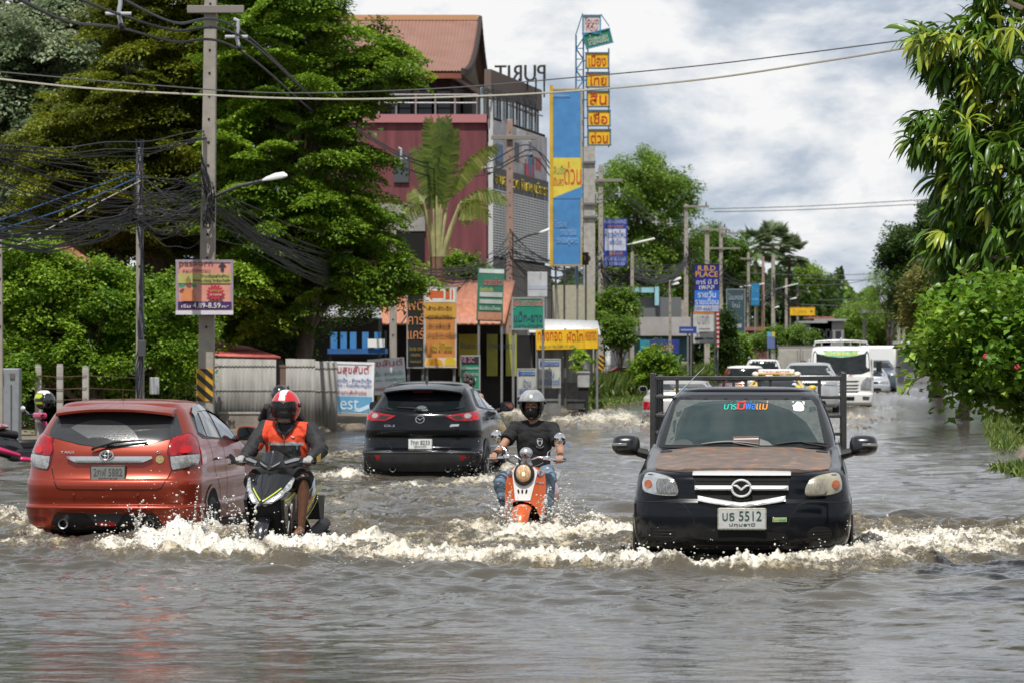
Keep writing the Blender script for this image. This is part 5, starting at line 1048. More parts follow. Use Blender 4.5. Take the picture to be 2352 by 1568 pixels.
 mb = MB(); mb.patch(chaikin([(.050,.875),(.105,.872),(.108,.835),(.092,.80),(.078,.79),(.062,.80),(.048,.835)],1),fr,pale,0.02,0.006,0.006)
 mb.patch([(.04,.798),(.055,.785),(.078,.778),(.10,.785),(.116,.798),(.112,.786),(.078,.768),(.044,.784)],fr,pale,0.02,0.006,0.006); mb.build('chest_emblem',ts)
 mb = MB(); mb.patch([(.055,.868),(.10,.866),(.10,.856),(.055,.858)],fr,tee,0.02,0.009,0.004); mb.patch([(.078 + .015 * math.cos(q),.826 + .019 * math.sin(q)) for q in np.linspace(0,6,12)],fr,tee,0.02,0.009,0.004); mb.build('emblem_detail',ts)
 jean = mat('denim',(0.075,0.12,0.19),0.9,col2=(0.20,0.28,0.36),scale=7,bump=0.2,bscale=80)
 mb = MB()
 for i in (0,1):
  h,k,a = V3(hip[i]),V3(kn[i]),V3(an[i]); mb.tube([h,h.lerp(k,.5),k],[.105,.096,.076],jean,16,round_=True); mb.tube([k,k.lerp(a,.4),a + V3((0,0,-.01))],[.076,.070,.060],jean,16,round_=True)
 mb.ell((0,.87,.50),(.16,.13,.10),jean,20,12); me,co = skin_union(mb,0.009,4,0.024,7,9); mesh_obj('jeans',me,[jean],Pn)
 face(Pn,head,SKIN1,True); mask_(Pn,head,mat('black_mask',(0.010,0.010,0.011),0.8))
 sv = mat('smoked_visor',(0.34,0.35,0.36),0.22,0.25,coat=1.0,var=0.45,scale=9)  # smoky visor; the reflected sky is put into its pale grey base
 helmet(Pn,(-.012,.775,1.222),mat('helmet_black',(0.012,0.012,0.013),0.2,coat=0.8),(0.132,0.155,0.150),sv,(0.42,1.42))
 mb = MB(); mb.tube([(-.085,.745,1.16),(-.075,.715,1.10),(-.04,.70,1.07),(.0,.70,1.062),(.045,.70,1.07),(.08,.72,1.10),(.09,.75,1.16)],0.008,BLACKP,6); mb.build('chin_strap',Pn)
 mb = MB(); mb.tube([V3((-.345,.425,.712)) + V3((.034 * math.cos(q),-.004 + .012 * math.cos(q),.034 * math.sin(q))) for q in np.linspace(0,6.28,17)],0.005,mat('bracelet',(0.12,0.05,0.03),0.5),6,cap=False); mb.build('bracelet',Pn)
def build_black_scooter():
 d = 35.1; rz = R(-12.4); T = thing('motor_scooter','black sporty scooter with yellow-green stripes and twin slanted headlamps','scooter',(X(602,d),d,0),rz)
 blk = mat('scooter_black',(0.010,0.011,0.014),0.22,coat=1.0); lime = mat('lime_stripe',(0.55,0.62,0.05),0.35,coat=0.5); mat_blk = mat('matt_black',(0.014,0.014,0.015),0.55)
 silver = mat('silver_trim2',(0.33,0.34,0.35),0.3,0.5,coat=0.4)
 fn = lambda x,z,o=0.0: Vector((x,(-0.03 + (z - .37) * 1.0 if z > .37 else -0.03 + (.37 - z) * 0.75) + 0.75 * abs(x) ** 1.15 - o,z))
 def sym(pl): return pl + [(-a,b) for a,b in pl[::-1]]
 mb = MB(); mb.patch([(0,.345),(.05,.36),(.13,.42),(.20,.51),(.215,.60),(.16,.628),(0,.635),(-.16,.628),(-.215,.60),(-.20,.51),(-.13,.42),(-.05,.36)],fn,blk,0.025,0.0,0.06); ff = mb.build('front_fairing',T)
 for sg in (-1,1):
  mb = MB(); mb.patch([(sg * a,b) for a,b in [(.012,.352),(.03,.385),(.095,.44),(.15,.49),(.205,.60),(.225,.585),(.212,.50),(.155,.42),(.085,.365),(.03,.34)]],fn,mat('headlamp_clear',(0.42,0.43,0.44),0.1,0.35,coat=1.0,var=0.75,scale=26),0.02,0.012,0.02,bulge=0.008); h = mb.build('headlamp',T)
  mb = MB(); mb.patch([(sg * a,b) for a,b in [(.06,.385),(.10,.425),(.14,.455),(.15,.44),(.10,.385)]],fn,mat('headlamp_bulb',(0.8,0.8,0.72),0.15,emit=(1,.97,.85,.25)),0.02,0.024,0.01); mb.build('reflector',h)
  mb = MB(); mb.ribbon([(sg * .015,.395),(sg * .08,.45),(sg * .135,.505)],fn,0.011,lime,0.008,0.02); mb.build('stripe',ff)
  mb = MB(); mb.ribbon([(sg * .07,.62),(sg * .05,.53),(sg * .012,.43)],fn,0.006,SEAM,0.004,0.02); mb.build('panel_gap',ff)
 mb = MB(); fl = lambda x,z,o=0.0: Vector((x,0.13 + 0.35 * max(0,.3 - z) + 1.4 * x * x - o,z)); mb.patch([(-.19,.40),(.19,.40),(.21,.30),(.20,.05),(.12,-.05),(-.12,-.05),(-.20,.05),(-.21,.30)],fl,mat_blk,0.04,0,0.03); mb.build('leg_shield',T)
 for sg in (-1,1):
  fs_ = lambda y,z,o=0.0,sg=sg: Vector((sg * (0.185 + 0.09 * (y - .1) + 0.05 * (z - .2) + o),y,z))
  mb = MB(); mb.patch([(.05,.40),(.16,.47),(.34,.46),(.36,.30),(.30,.10),(.20,.06),(.12,.18)],fs_,blk,0.04,0.0,0.03); lp = mb.build('side_shield',T)
  mb = MB(); mb.ribbon([(.06,.39),(.16,.405),(.33,.455)],fs_,0.022,lime,0.004); mb.ribbon([(.08,.37),(.17,.38),(.30,.42)],fs_,0.007,lime,0.004); mb.build('stripe',lp)
  mb = MB(); wq = mat('decal_white',(0.7,0.7,0.7),0.4)
  for dy,tl in ((0,.05),(.035,-.01)): mb.patch(chaikin([(.215 + dy,.27),(.235 + dy,.275),(.25 + dy + tl * .3,.355),(.232 + dy + tl * .3,.36)],2),fs_,wq,0.02,0.004,0.004)
  mb.patch([(.238 + .028 * math.cos(q),.245 + .03 * math.sin(q)) for q in np.linspace(0,6,12)],fs_,wq,0.02,0.004,0.004); mb.patch([(.21,.20),(.23,.205),(.20,.11),(.19,.11)],fs_,wq,0.02,0.004,0.004); mb.build('decal',lp)
 mb = MB(); rows = []
 for a in np.linspace(R(5),R(150),16):
  rr = .27; rows.append([Vector((.078 * math.sin(q),.10 - rr * math.cos(a) + 0.03 * (1 - math.cos(q)) * math.cos(a),-.02 + rr * math.sin(a) - .05 * (1 - math.cos(q)))) for q in np.linspace(-1.4,1.4,11)])
 mb.loft(rows,blk,closed=False); fe = mb.build('front_mudguard',T); s = fe.modifiers.new('t','SOLIDIFY'); s.thickness = .006
 sc_wheel(T,.10,-.05,.24,.09)
 fw = lambda x,z,o=0.0: Vector((x,.20 + (z - .66) * 0.75 + 1.1 * abs(x) ** 1.3 - o,z))
 mb = MB(); mb.patch([(0,.665),(.06,.71),(.10,.76),(.095,.80),(.05,.835),(0,.842),(-.05,.835),(-.095,.80),(-.10,.76),(-.06,.71)],fw,mat('screen_dark',(0.015,0.016,0.02),0.08,coat=1.0),0.025,0.004,0.012); mb.build('windscreen',T)
 fh = lambda x,z,o=0.0: Vector((x,.235 + 0.55 * abs(x) ** 1.2 + 0.25 * abs(z - .70) - o,z))
 mb = MB(); mb.patch([(0,.655),(.10,.69),(.20,.70),(.285,.725),(.29,.775),(.24,.79),(.12,.765),(0,.72),(-.12,.765),(-.24,.79),(-.29,.775),(-.285,.725),(-.20,.70),(-.10,.69)],fh,mat_blk,0.03,0.0,0.09,); hc = mb.build('handlebar_cover',T)
 mb = MB(); mb.patch([(0,.672),(.09,.725),(.10,.745),(.03,.705),(0,.692),(-.03,.705),(-.10,.745),(-.09,.725)],fh,silver,0.025,0.012,0.014); mb.build('silver_trim',hc)
 for sg in (-1,1):
  mb = MB(); mb.patch([(sg * .14,.725),(sg * .25,.755),(sg * .265,.775),(sg * .22,.778),(sg * .13,.745)],fh,silver,0.025,0.012,0.014); mb.build('indicator_trim',hc)
  mb = MB(); mb.tube([(sg * .26,.36,.735),(sg * .41,.38 - .02 * sg,.735)],.016,RUBBER,12); mb.build('grip',hc)
  mb = MB(); mb.tube([(sg * .42,.30 - .02 * sg,.715),(sg * .30,.31,.73),(sg * .24,.33,.735)],.006,BLACKP,8); mb.build('brake_lever',hc)
 mb = MB(); mb.prism(chaikin([(-.40,.82),(-.36,.79),(-.335,.72),(-.36,.72),(-.41,.78)],1),.30,.33,BLACKP); mb.tube([(-.36,.32,.74),(-.29,.36,.745)],.007,BLACKP,6); mb.build('mirror',T)
 mb = MB(); mb.prism([(.435,.79),(.475,.825),(.47,.745),(.44,.74)],.29,.31,mat('brass',(0.55,0.38,0.12),0.25,1.0)); mb.tube([(.45,.30,.75),(.38,.36,.735)],.007,BLACKP,6); mb.build('mirror',T)
 mb = MB(); mb.box((0,.52,.05),(.34,.42,.07),mat_blk); mb.build('floorboard',T,bev=.02)
 mb = MB(); rows = []
 for y,w,z0,z1 in ((.66,.10,.08,.46),(.80,.16,.10,.50),(1.0,.185,.16,.53),(1.2,.18,.25,.57),(1.4,.13,.36,.60),(1.55,.06,.45,.60)):
  rows.append([Vector((w * abs(math.cos(q)) ** .6 * (1 if math.cos(q) > 0 else -1),y,(z0 + z1) / 2 + (z1 - z0) / 2 * math.sin(q))) for q in np.linspace(0,2 * math.pi,25)[:-1]])
 navy = mat('tail_navy',(0.012,0.018,0.035),0.22,coat=1.0)
 mb.loft(rows,navy,True,True,True); tb = mb.build('tail_body',T)
 def ft_(y,z,o=0.0): return Vector((.165 + .03 * math.sin((y - .7) * 3.2) + o,y,z))
 mb = MB(); mb.ribbon([(.78,.25),(.95,.35),(1.15,.46),(1.3,.50)],ft_,.035,lime,.018); mb.ribbon([(.82,.20),(1.0,.29),(1.15,.37)],ft_,.012,lime,.018); mb.build('stripe',tb)
 mb = MB(); mb.ribbon([(.85,.31),(1.0,.40)],ft_,.022,mat('decal_orange',(0.5,0.1,0.02),0.4),.018); mb.build('decal',tb)
 mb = MB(); rows = [[Vector((w * math.cos(q),y,z + h * math.sin(q))) for q in np.linspace(0,2 * math.pi,19)[:-1]] for y,w,z,h in ((.62,.08,.46,.05),(.8,.13,.50,.06),(1.05,.14,.54,.06),(1.3,.12,.60,.06),(1.45,.07,.61,.04))]
 mb.loft(rows,mat('seat_vinyl',(0.015,0.015,0.016),0.5),True,True,True); mb.build('seat',T)
 mb = MB(); mb.box((.10,1.50,.28),(.16,.02,.24),mat_blk,rx=R(-12)); mb.build('rear_mudflap',T,bev=.01)
 mb = MB(); mb.tube([(.14,1.05,.02),(.17,1.25,.06),(.18,1.5,.12)],[.045,.06,.062],mat_blk,14,round_=True); mb.build('muffler',T)
 sc_wheel(T,1.30,-.05,.25,.11)
 Pn = thing('person','rider in an orange and black jacket, red helmet and grey gloves on the black scooter','person',T.location[:],rz)
 head = (.005,.76,1.20); shd = [(-.205,.82,1.035),(.225,.82,1.03)]; elb = [(-.275,.60,.845),(.385,.62,.845)]; wri = [(-.315,.455,.765),(.345,.435,.775)]
 hip = [(-.10,.90,.57),(.10,.90,.57)]; kn = [(-.22,.44,.58),(.275,.44,.585)]; an = [(-.18,.50,.12),(.235,.47,.10)]; ft = [(-.18,.34,.09),(.235,.32,.075)]
 mb = MB(); add_body(mb,SKIN2,head,shd,elb,wri,hip,kn,an,ft,(.01,.83,1.06),(.13,.1)); add_hand(mb,(-.325,.375,.735),-1,SKIN2,wri[0]); add_hand(mb,(.335,.36,.735),1,SKIN2,wri[1])
 me,co = skin_union(mb,.0055,5); mesh_obj('body',me,[SKIN2],Pn)
 org = mat('jacket_orange',(0.66,0.062,0.02),0.8,var=0.15,scale=12); jb = mat('jacket_black',(0.016,0.015,0.017),0.75,var=0.3,scale=14); refl = mat('reflective_band',(0.30,0.31,0.31),0.45,0.2)
 mb = MB(); V3 = Vector; rows = []
 for z,w,dp,y in ((.52,.185,.15,.87),(.62,.20,.15,.865),(.75,.20,.14,.85),(.87,.215,.14,.84),(.97,.225,.13,.83),(1.03,.20,.11,.83),(1.065,.14,.09,.83),(1.085,.08,.075,.82)):
  rows.append([Vector((.01 + w * abs(math.cos(q)) ** .8 * (1 if math.cos(q) > 0 else -1),y + dp * math.sin(q),z)) for q in np.linspace(0,2 * math.pi,29)[:-1]])
 mb.loft(rows,jb,True,True,True)
 for i in (0,1):
  s,e,w = V3(shd[i]),V3(elb[i]),V3(wri[i]); mb.tube([V3((.01,.83,1.04)),s],[.07,.078],jb,12,round_=True); mb.tube([s,s.lerp(e,.5),e],[.082,.078,.074],jb,14,round_=True); mb.tube([e,e.lerp(w,.5),e.lerp(w,.94)],[.074,.064,.048],jb,14,round_=True)
 me,co = skin_union(mb,.008,4,.026,6.0,5); c = face_centres(me); idx = np.zeros(len(c),np.int32)
 tor = np.abs(c[:,0] - .01) < .205 - .25 * np.clip(1.0 - c[:,2],0,.2); top = c[:,2] > .905
 idx[tor & top] = 1; idx[tor & (c[:,2] > .885) & (c[:,2] < .912)] = 2
 inn = (np.abs(c[:,0] - .01) > .15) & (np.abs(c[:,0] - .01) < .215) & (c[:,2] > .77) & (c[:,2] < .905) & (c[:,1] < .80); idx[inn & (idx == 0)] = 1
 idx[(c[:,2] > .95) & (np.abs(c[:,0] - .01) < (c[:,2] - .95) * .62)] = 0
 jk = mesh_obj('jacket',me,[jb,org,refl],Pn,idx); fr = nearest_front(co)
 mb = MB()
 for sg in (-1,1):
  mb.loft([[V3((sg * .085 + .01,.80,1.10)),V3((sg * .10 + .01,.735,1.075)),V3((sg * .075 + .01,.695,1.03)),V3((sg * .012 + .01,.685,.955))],[V3((sg * .055 + .01,.79,1.115)),V3((sg * .060 + .01,.725,1.07)),V3((sg * .035 + .01,.69,1.02)),V3((sg * .004 + .01,.690,.95))]],jb,closed=False)
 cl = mb.build('collar',jk); s = cl.modifiers.new('t','SOLIDIFY'); s.thickness = .008
 mb = MB(); mb.ribbon([(.012,.95),(.012,.60)],fr,.006,mat('zip',(0.05,0.05,0.05),0.4,0.5),.006,.02); mb.build('zip',jk)
 mb = MB(); mb.patch([(.075,.972),(.105,.962),(.115,.972),(.10,.955),(.085,.958)],fr,mat('print_light',(0.6,0.6,0.65),0.6),.02,.007,.005); mb.build('chest_mark',jk)
 for x,c_ in ((.09,(0.05,0.05,0.06)),(.135,(0.05,0.35,0.5))):
  mb = MB(); p = fr(x,.875,.006); mb.tube([p + V3((0,0,-.03)),p + V3((0,0,.02))],.004,mat('pen_%s' % x,c_,0.4),6); mb.build('pen',jk)
 gl = mat('grey_glove',(0.30,0.30,0.30),0.9,var=0.35,scale=40)
 for sg,g,w in ((-1,V3((-.325,.375,.735)),V3(wri[0])),(1,V3((.335,.36,.735)),V3(wri[1]))):
  mb = MB(); palm = g + V3((0,.045,.022)); mb.tube([w.lerp(palm,-.25),w.lerp(palm,.5),palm + V3((0,-.008,.003))],[.036,.037,.037],gl,12,round_=True)
  for k,ln in enumerate((.92,1,.96,.8)):
   x = g.x + (k - 1.5) * .0205; mb.tube([(x * .7 + palm.x * .3,g.y + .045,g.z + .028),(x,g.y + .004,g.z + .034),(x,g.y - .028,g.z + .014),(x,g.y - .030,g.z + .002)],[.0145,.0138,.0128,.012],gl,8,round_=True)
  me,co2 = skin_union(mb,.005,4); mesh_obj('glove',me,[gl],Pn)
 sht = mat('black_shorts',(0.014,0.014,0.015),0.85,var=.3,scale=20); mb = MB()
 for i in (0,1):
  h,k = V3(hip[i]),V3(kn[i]); mb.tube([h,h.lerp(k,.5),h.lerp(k,.86),k + V3((0,-.03,-.06))],[.11,.105,.096,.088],sht,16)
 mb.ell((0,.90,.55),(.17,.14,.11),sht,20,12); me,co2 = skin_union(mb,.009,4,.022,7,2); mesh_obj('shorts',me,[sht],Pn)
 face(Pn,head,SKIN2); mask_(Pn,head,mat('grey_mask',(0.26,0.25,0.25),0.85))
 dv = bpy.data.materials.new('tinted_visor'); dv.use_nodes = True; b = dv.node_tree.nodes['Principled BSDF']; b.inputs['Base Color'].default_value = (0.02,0.02,0.02,1); b.inputs['Roughness'].default_value = .05; b.inputs['Alpha'].default_value = .5
 helmet(Pn,(.005,.775,1.238),mat('helmet_red',(0.55,0.015,0.018),0.2,coat=1.0),(.136,.160,.164),dv,(1.30,2.25),mat('helmet_white',(0.75,0.75,0.75),0.3,coat=.6),vq=1.12)
def build_other_bikes():
 d = 64.0; pos = (X(631,d),d,-.21); bk = mat('cloth_dark',(0.022,0.018,0.02),.85,var=.3,scale=12); V3 = Vector
 T = thing('motor_scooter','dark scooter hidden behind the rider with the red helmet','scooter',pos,-ROAD)
 mb = MB(); rows = [[Vector((w * math.cos(q),y,z + h * math.sin(q))) for q in np.linspace(0,2 * math.pi,17)[:-1]] for y,w,z,h in ((-.05,.05,.52,.05),(.1,.13,.48,.12),(.4,.16,.42,.16),(.7,.13,.35,.14))]
 mb.loft(rows,mat('scooter_dark',(.02,.02,.025),.25,coat=.8),True,True,True); mb.build('tail_body',T)
 mb = MB(); mb.ell((0,.42,.58),(.14,.36,.06),BLACKP); mb.build('seat',T); mb = MB(); mb.box((0,1.15,.45),(.34,.08,.6),mat('scooter_dark',(.02,.02,.025),.25)); mb.build('leg_shield',T,bev=.04)
 mb = MB(); mb.tube([(-.34,1.08,.84),(0,1.12,.80),(.34,1.08,.84)],.015,BLACKP); mb.build('handlebar',T); mb = MB(); mb.box((0,-.07,.48),(.16,.03,.07),TAIL); mb.build('tail_lamp',T,bev=.01)
 sc_wheel(T,.25,-.06,.26,.1); sc_wheel(T,1.42,-.06,.26,.1)
 Pn = thing('person','rider in dark clothes seen from behind, black helmet with a white stripe','person',pos,-ROAD)
 head = (0,.62,1.22); shd = [(-.21,.55,1.03),(.21,.55,1.03)]; el = [(-.33,.74,.84),(.33,.74,.84)]; wr = [(-.32,.98,.85),(.32,.98,.85)]
 hip = [(-.11,.45,.62),(.11,.45,.62)]; kn = [(-.22,.85,.56),(.22,.85,.56)]; an = [(-.2,.82,.15),(.2,.82,.15)]; ft = [(-.2,1.0,.1),(.2,1.0,.1)]
 mb = MB(); add_body(mb,SKIN2,head,shd,el,wr,hip,kn,an,ft,(0,.56,1.07),(.14,.1)); me,co = skin_union(mb,.009,4); mesh_obj('body',me,[SKIN2],Pn)
 mb = MB(); rows = [[Vector((w * math.cos(q),y + dp * math.sin(q),z)) for q in np.linspace(0,2 * math.pi,25)[:-1]] for z,w,dp,y in ((.55,.19,.15,.45),(.7,.19,.14,.48),(.88,.21,.14,.52),(1.0,.22,.12,.55),(1.06,.14,.09,.56),(1.10,.08,.07,.57))]
 mb.loft(rows,bk,True,True,True)
 for i in (0,1): s,e,w = V3(shd[i]),V3(el[i]),V3(wr[i]); mb.tube([(0,.55,1.03),s,e,w],[.08,.082,.07,.045],bk,14,round_=True)
 me,co = skin_union(mb,.01,3,.025,6,7); mesh_obj('jacket',me,[bk],Pn)
 mb = MB();
 for i in (0,1): mb.tube([hip[i],kn[i],an[i]],[.11,.085,.06],bk,12,round_=True)
 mb.ell((0,.45,.58),(.19,.17,.12),bk); me,co = skin_union(mb,.012,3); mesh_obj('trousers',me,[bk],Pn)
 helmet(Pn,(0,.60,1.25),mat('helmet_black',(0.012,0.012,0.013),0.2,coat=.8),(.132,.155,.15),None,back=True); mb = MB()
 mb.loft([[Vector((s_ * .034,.60 - .160 * math.sin(a),1.25 + .155 * math.cos(a))) for s_ in (-1,1)] for a in np.linspace(-.4,1.35,14)],mat('helmet_white',(.75,.75,.75),.3),closed=False); o = mb.build('helmet_stripe',Pn); s = o.modifiers.new('t','SOLIDIFY'); s.thickness = .006
 face(Pn,(0,.62,1.22),SKIN2)
 d = 61.5; Pn = thing('person','bare-headed person with dark curly hair beyond the black crossover','person',(X(1076,d),d,.36),0)
 head = (0,0,.88); shd = [(-.19,.03,.68),(.19,.03,.68)]; el = [(-.25,.0,.42),(.25,.0,.42)]; wr = [(-.2,-.2,.36),(.2,-.2,.36)]; hip = [(-.1,.03,.2),(.1,.03,.2)]; kn = [(-.11,0,-.02),(.11,0,-.02)]; an = [(-.11,.02,-.24),(.11,.02,-.24)]; ft = [(-.11,-.12,-.26),(.11,-.12,-.26)]
 mb = MB(); add_body(mb,SKIN1,head,shd,el,wr,hip,kn,an,ft,(0,.03,.73)); me,co = skin_union(mb,.01,4); mesh_obj('body',me,[SKIN1],Pn)
 mb = MB(); rng = random.Random(4)
 for k in range(70):
  v = Vector((rng.gauss(0,1),rng.gauss(0,1),rng.gauss(.4,1))).normalized(); v = Vector((v.x * .085,v.y * .1 + .015,v.z * .11)); mb.ell(Vector(head) + v + Vector((0,0,.03)),.028,mat('hair',(.02,.014,.010),.6),8,6)
 me,co = skin_union(mb,.01,1); mesh_obj('hair',me,[mat('hair',(.02,.014,.010),.6)],Pn)
 mb = MB(); mb.loft([[Vector((w * math.cos(q),.03 + .12 * math.sin(q),z)) for q in np.linspace(0,6.283,21)[:-1]] for z,w in ((.12,.17),(.4,.17),(.6,.2),(.7,.16),(.74,.08))],mat('shirt_grey',(.1,.1,.12),.9),True,True,True); mb.build('shirt',Pn); face(Pn,head,SKIN1)
 d = 58.0; T = thing('motor_scooter','parked pink and black scooter at the verge with a helmet on its handlebar','scooter',(X(20,d),d,0.0),R(-62))
 pk = mat('scooter_pink',(.55,.02,.12),.3,coat=.8); bl = mat('scooter_black',(.01,.011,.014),.22,coat=1.0)
 mb = MB(); rows = [[Vector((w * abs(math.cos(q)) ** .7 * (1 if math.cos(q) > 0 else -1),y,z + h * math.sin(q))) for q in np.linspace(0,2 * math.pi,21)[:-1]] for y,w,z,h in ((-.75,.05,.48,.05),(-.5,.14,.42,.12),(-.2,.17,.36,.17),(.05,.15,.3,.18),(.2,.1,.25,.15))]
 mb.loft(rows,bl,True,True,True); tb = mb.build('tail_body',T)
 mb = MB(); mb.tube([(.17,-.55,.40),(.185,-.2,.28),(.16,.1,.20)],[.03,.045,.03],pk,10,round_=True); mb.build('pink_panel',tb); mb = MB(); mb.tube([(.15,.15,.14),(.17,.40,.12)],[.04,.03],pk,10,round_=True); mb.build('foot_panel',T)
 mb = MB(); rows = [[Vector((w * math.cos(q),y,z + h * math.sin(q))) for q in np.linspace(0,2 * math.pi,19)[:-1]] for y,w,z,h in ((-.7,.09,.56,.04),(-.4,.14,.55,.07),(-.1,.14,.53,.07),(.12,.1,.50,.06))]
 mb.loft(rows,BLACKP,True,True,True); mb.build('seat',T)
 mb = MB(); mb.loft([[Vector((x,y + .5 * x * x,z)) for x in np.linspace(-w,w,9)] for y,w,z in ((.62,.16,.08),(.66,.19,.3),(.60,.18,.5),(.52,.14,.68),(.50,.10,.74))],mat('shield_plum',(.06,.008,.03),.25,coat=.8),closed=False); o = mb.build('leg_shield',T); s = o.modifiers.new('t','SOLIDIFY'); s.thickness = .05
 mb = MB(); mb.tube([(.17,.60,.12),(.19,.62,.4),(.14,.54,.70)],.018,pk,8); mb.build('pink_edge',o)
 mb = MB(); mb.box((0,.50,.79),(.34,.12,.09),pk); hb = mb.build('handlebar_cover',T,bev=.03); mb = MB(); mb.tube([(-.36,.42,.80),(0,.5,.80),(.36,.42,.80)],.016,RUBBER,10); mb.build('handlebar',hb)
 mb = MB(); mb.tube([(.27,.44,.80),(.30,.42,.92)],.007,CHROME,6); mb.tube([(-.27,.44,.80),(-.36,.40,.87)],.007,CHROME,6); mb.ell((-.40,.38,.89),(.07,.03,.045),mat('mirror_white',(.6,.62,.63),.2,.3)); mb.build('mirror',T)
 mb = MB(); rows = [[Vector((.08 * math.sin(q),.82 - .28 * math.cos(a),.0 + .28 * math.sin(a) - .04 * (1 - math.cos(q)))) for q in np.linspace(-1.4,1.4,9)] for a in np.linspace(.2,2.6,12)]; mb.loft(rows,bl,closed=False); mb.build('front_mudguard',T)
 mb = MB(); mb.box((0,.30,.20),(.30,.62,.20),bl); mb.build('floorboard',T,bev=.05); mb = MB(); mb.box((0,.30,.35),(.20,.40,.16),BLACKP); mb.build('inner_cover',T,bev=.05)
 mb = MB(); mb.ell((0.02,-.25,.63),(.16,.24,.05),mat('bright_cloth',(.35,.18,.2),.9,var=.8,scale=18)); mb.build('seat_cloth',T)
 sc_wheel(T,-.5,.02,.26,.1); sc_wheel(T,.80,.02,.26,.09)
 hx = (X(106,d),d - .22,Z(917,d)); H = thing('helmet','black, white and lime green helmet hung on the parked pink scooter','helmet',hx,R(75));
 helmet(H,(0,0,0),mat('helmet_black2',(.012,.012,.013),.15,coat=1),(.13,.155,.15),mat('screen_dark',(0.015,0.016,0.02),0.08,coat=1.0),(1.2,1.9),name='shell')
 mb = MB()
 for a0,a1,q0,q1,cc in ((.95,1.4,-2.6,-1.5,(.45,.55,.02)),(.40,.85,-2.7,-.3,(.75,.75,.75)),(1.75,2.0,-2.4,-1.2,(.45,.55,.02))):
  mb.loft([[Vector((.1335 * math.sin(a) * math.sin(q),-.1585 * math.sin(a) * math.cos(q),.1535 * math.cos(a))) for q in np.linspace(q0,q1,12)] for a in np.linspace(a0,a1,6)],mat('helmet_g%.1f' % a0,cc,.25,coat=.8),closed=False)
 mb.build('graphic',H)
build_orange_scooter(); build_black_scooter(); build_other_bikes()
# ---------------------------------------------------------------- the queue of traffic further down the street
def far_car(label,cat,px,d,W,zb,zh,zr,hood,slope,L_,col,view,metal=0.3,name='car',top=None,lampcol=None,group=None,rz=0.0,hl=None,text=None):
 """view 'front' or 'rear'; zh deck height at the near end, zr roof height above the water"""
 t = thing(name,label,cat,(X(px,d),d,0),-ROAD + rz,group)
 pm = mat('paint_' + '_'.join('%.2f' % c for c in col),col,0.3,metal,coat=1.0)
 S = Shell([(zb,W * .92,.10,.08,.26,.2,L_),(zb + .10,W * .98,.0,.09,.28,.22,L_),(zb + .28,W,-.01,.09,.28,.24,L_),(zh - .14,W * .985,.02,.10,.28,.26,L_),(zh - .03,W * .965,.07,.11,.27,.26,L_),(zh,W * .95,.14,.12,.26,.26,L_ - .1),
   (zh + .09 * min(1,hood),W * .92,.14 + hood,.12,.22,.24,L_ - .2),(zh + .14 * min(1,hood + .3),W * .90,.18 + hood,.12,.2,.22,L_ - .35),(zr - .13,W * .72,.16 + hood + slope * .85,.10,.18,.2,L_ - .8),(zr - .05,W * .66,.18 + hood + slope,.09,.16,.18,L_ - 1.0)],far=(.1,.3,.25),bulge=.03)
 mb = MB(); S.mesh(mb,pm,46,cap=False); S.roof(mb,top or pm,.05); mb.build('body',t,smooth=50); N = S.near
 zg0 = zh + .14 * min(1,hood + .3) + .01; zg1 = zr - .085
 wA = W * .84; wB = W * .60
 mb = MB(); mb.patch([(-wA,zg0),(wA,zg0),(wB,zg1),(-wB,zg1)],N,GLASS,.1,.006,.012); w = mb.build('windscreen' if view == 'front' else 'rear_window',t)
 for sg in (-1,1):
  f = S.side(sg); y0 = hood + .35
  mb = MB(); mb.patch([(y0 + .15,zg0 + .02),(L_ - .9,zg0 + .02),(L_ - 1.25,zr - .14),(y0 + slope * .8 + .3,zr - .14)],f,GLASS,.1,.005,.01); mb.build('side_window',t)
  wing_mirror(t,sg * (W + .10),(hood + .35 if view == 'front' else L_ - 1.6),zg0 + .05,.2,.14,BLACKP if cat == 'pickup truck' else pm,sg,view == 'rear',arm=.04)
  for y in (.8,L_ - .85): wheel(t,sg * (W - .10),y,.03,.32,.2)
  lh = hl or ((zh - .16,zh - .02) if view == 'front' else (zh - .20,zh - .03))
  if view == 'front':
   mb = MB(); mb.patch([(sg * W * .50,lh[0] + .03),(sg * W * .93,lh[0] + .01),(sg * W * .93,lh[1]),(sg * W * .80,lh[1] + .01),(sg * W * .55,lh[1] - .03)],N,CLEARL,.05,.010,.02,bulge=.008); mb.build('headlamp',t)
  else:
   mb = MB(); mb.patch([(sg * W * .62,lh[0]),(sg * W * .95,lh[0]),(sg * W * .93,lh[1]),(sg * W * .60,lh[1] - .02)],N,lampcol or TAIL,.05,.010,.02,bulge=.008); mb.build('tail_lamp',t)
 if view == 'front':
  mb = MB(); mb.patch([(-W * .45,zh - .15),(W * .45,zh - .15),(W * .42,zh - .05),(-W * .42,zh - .05)],N,DARK,.08,.005,.012); mb.build('grille',t); mb = MB(); mb.patch([(-W * .6,zb + .08),(W * .6,zb + .08),(W * .55,zb + .2),(-W * .55,zb + .2)],N,BLACKP,.08,.005,.012); mb.build('bumper_intake',t)
 else:
  mb = MB(); mb.ribbon([(-W * .9,zb + .26),(W * .9,zb + .26)],N,.012,SEAM,.003); mb.build('bumper_gap',t)
 plate(t,N,-.17,zb + .2,.17,zb + .34,*(text or ('กข 1','กทม')),BLACKP) if text else None
 return t,S
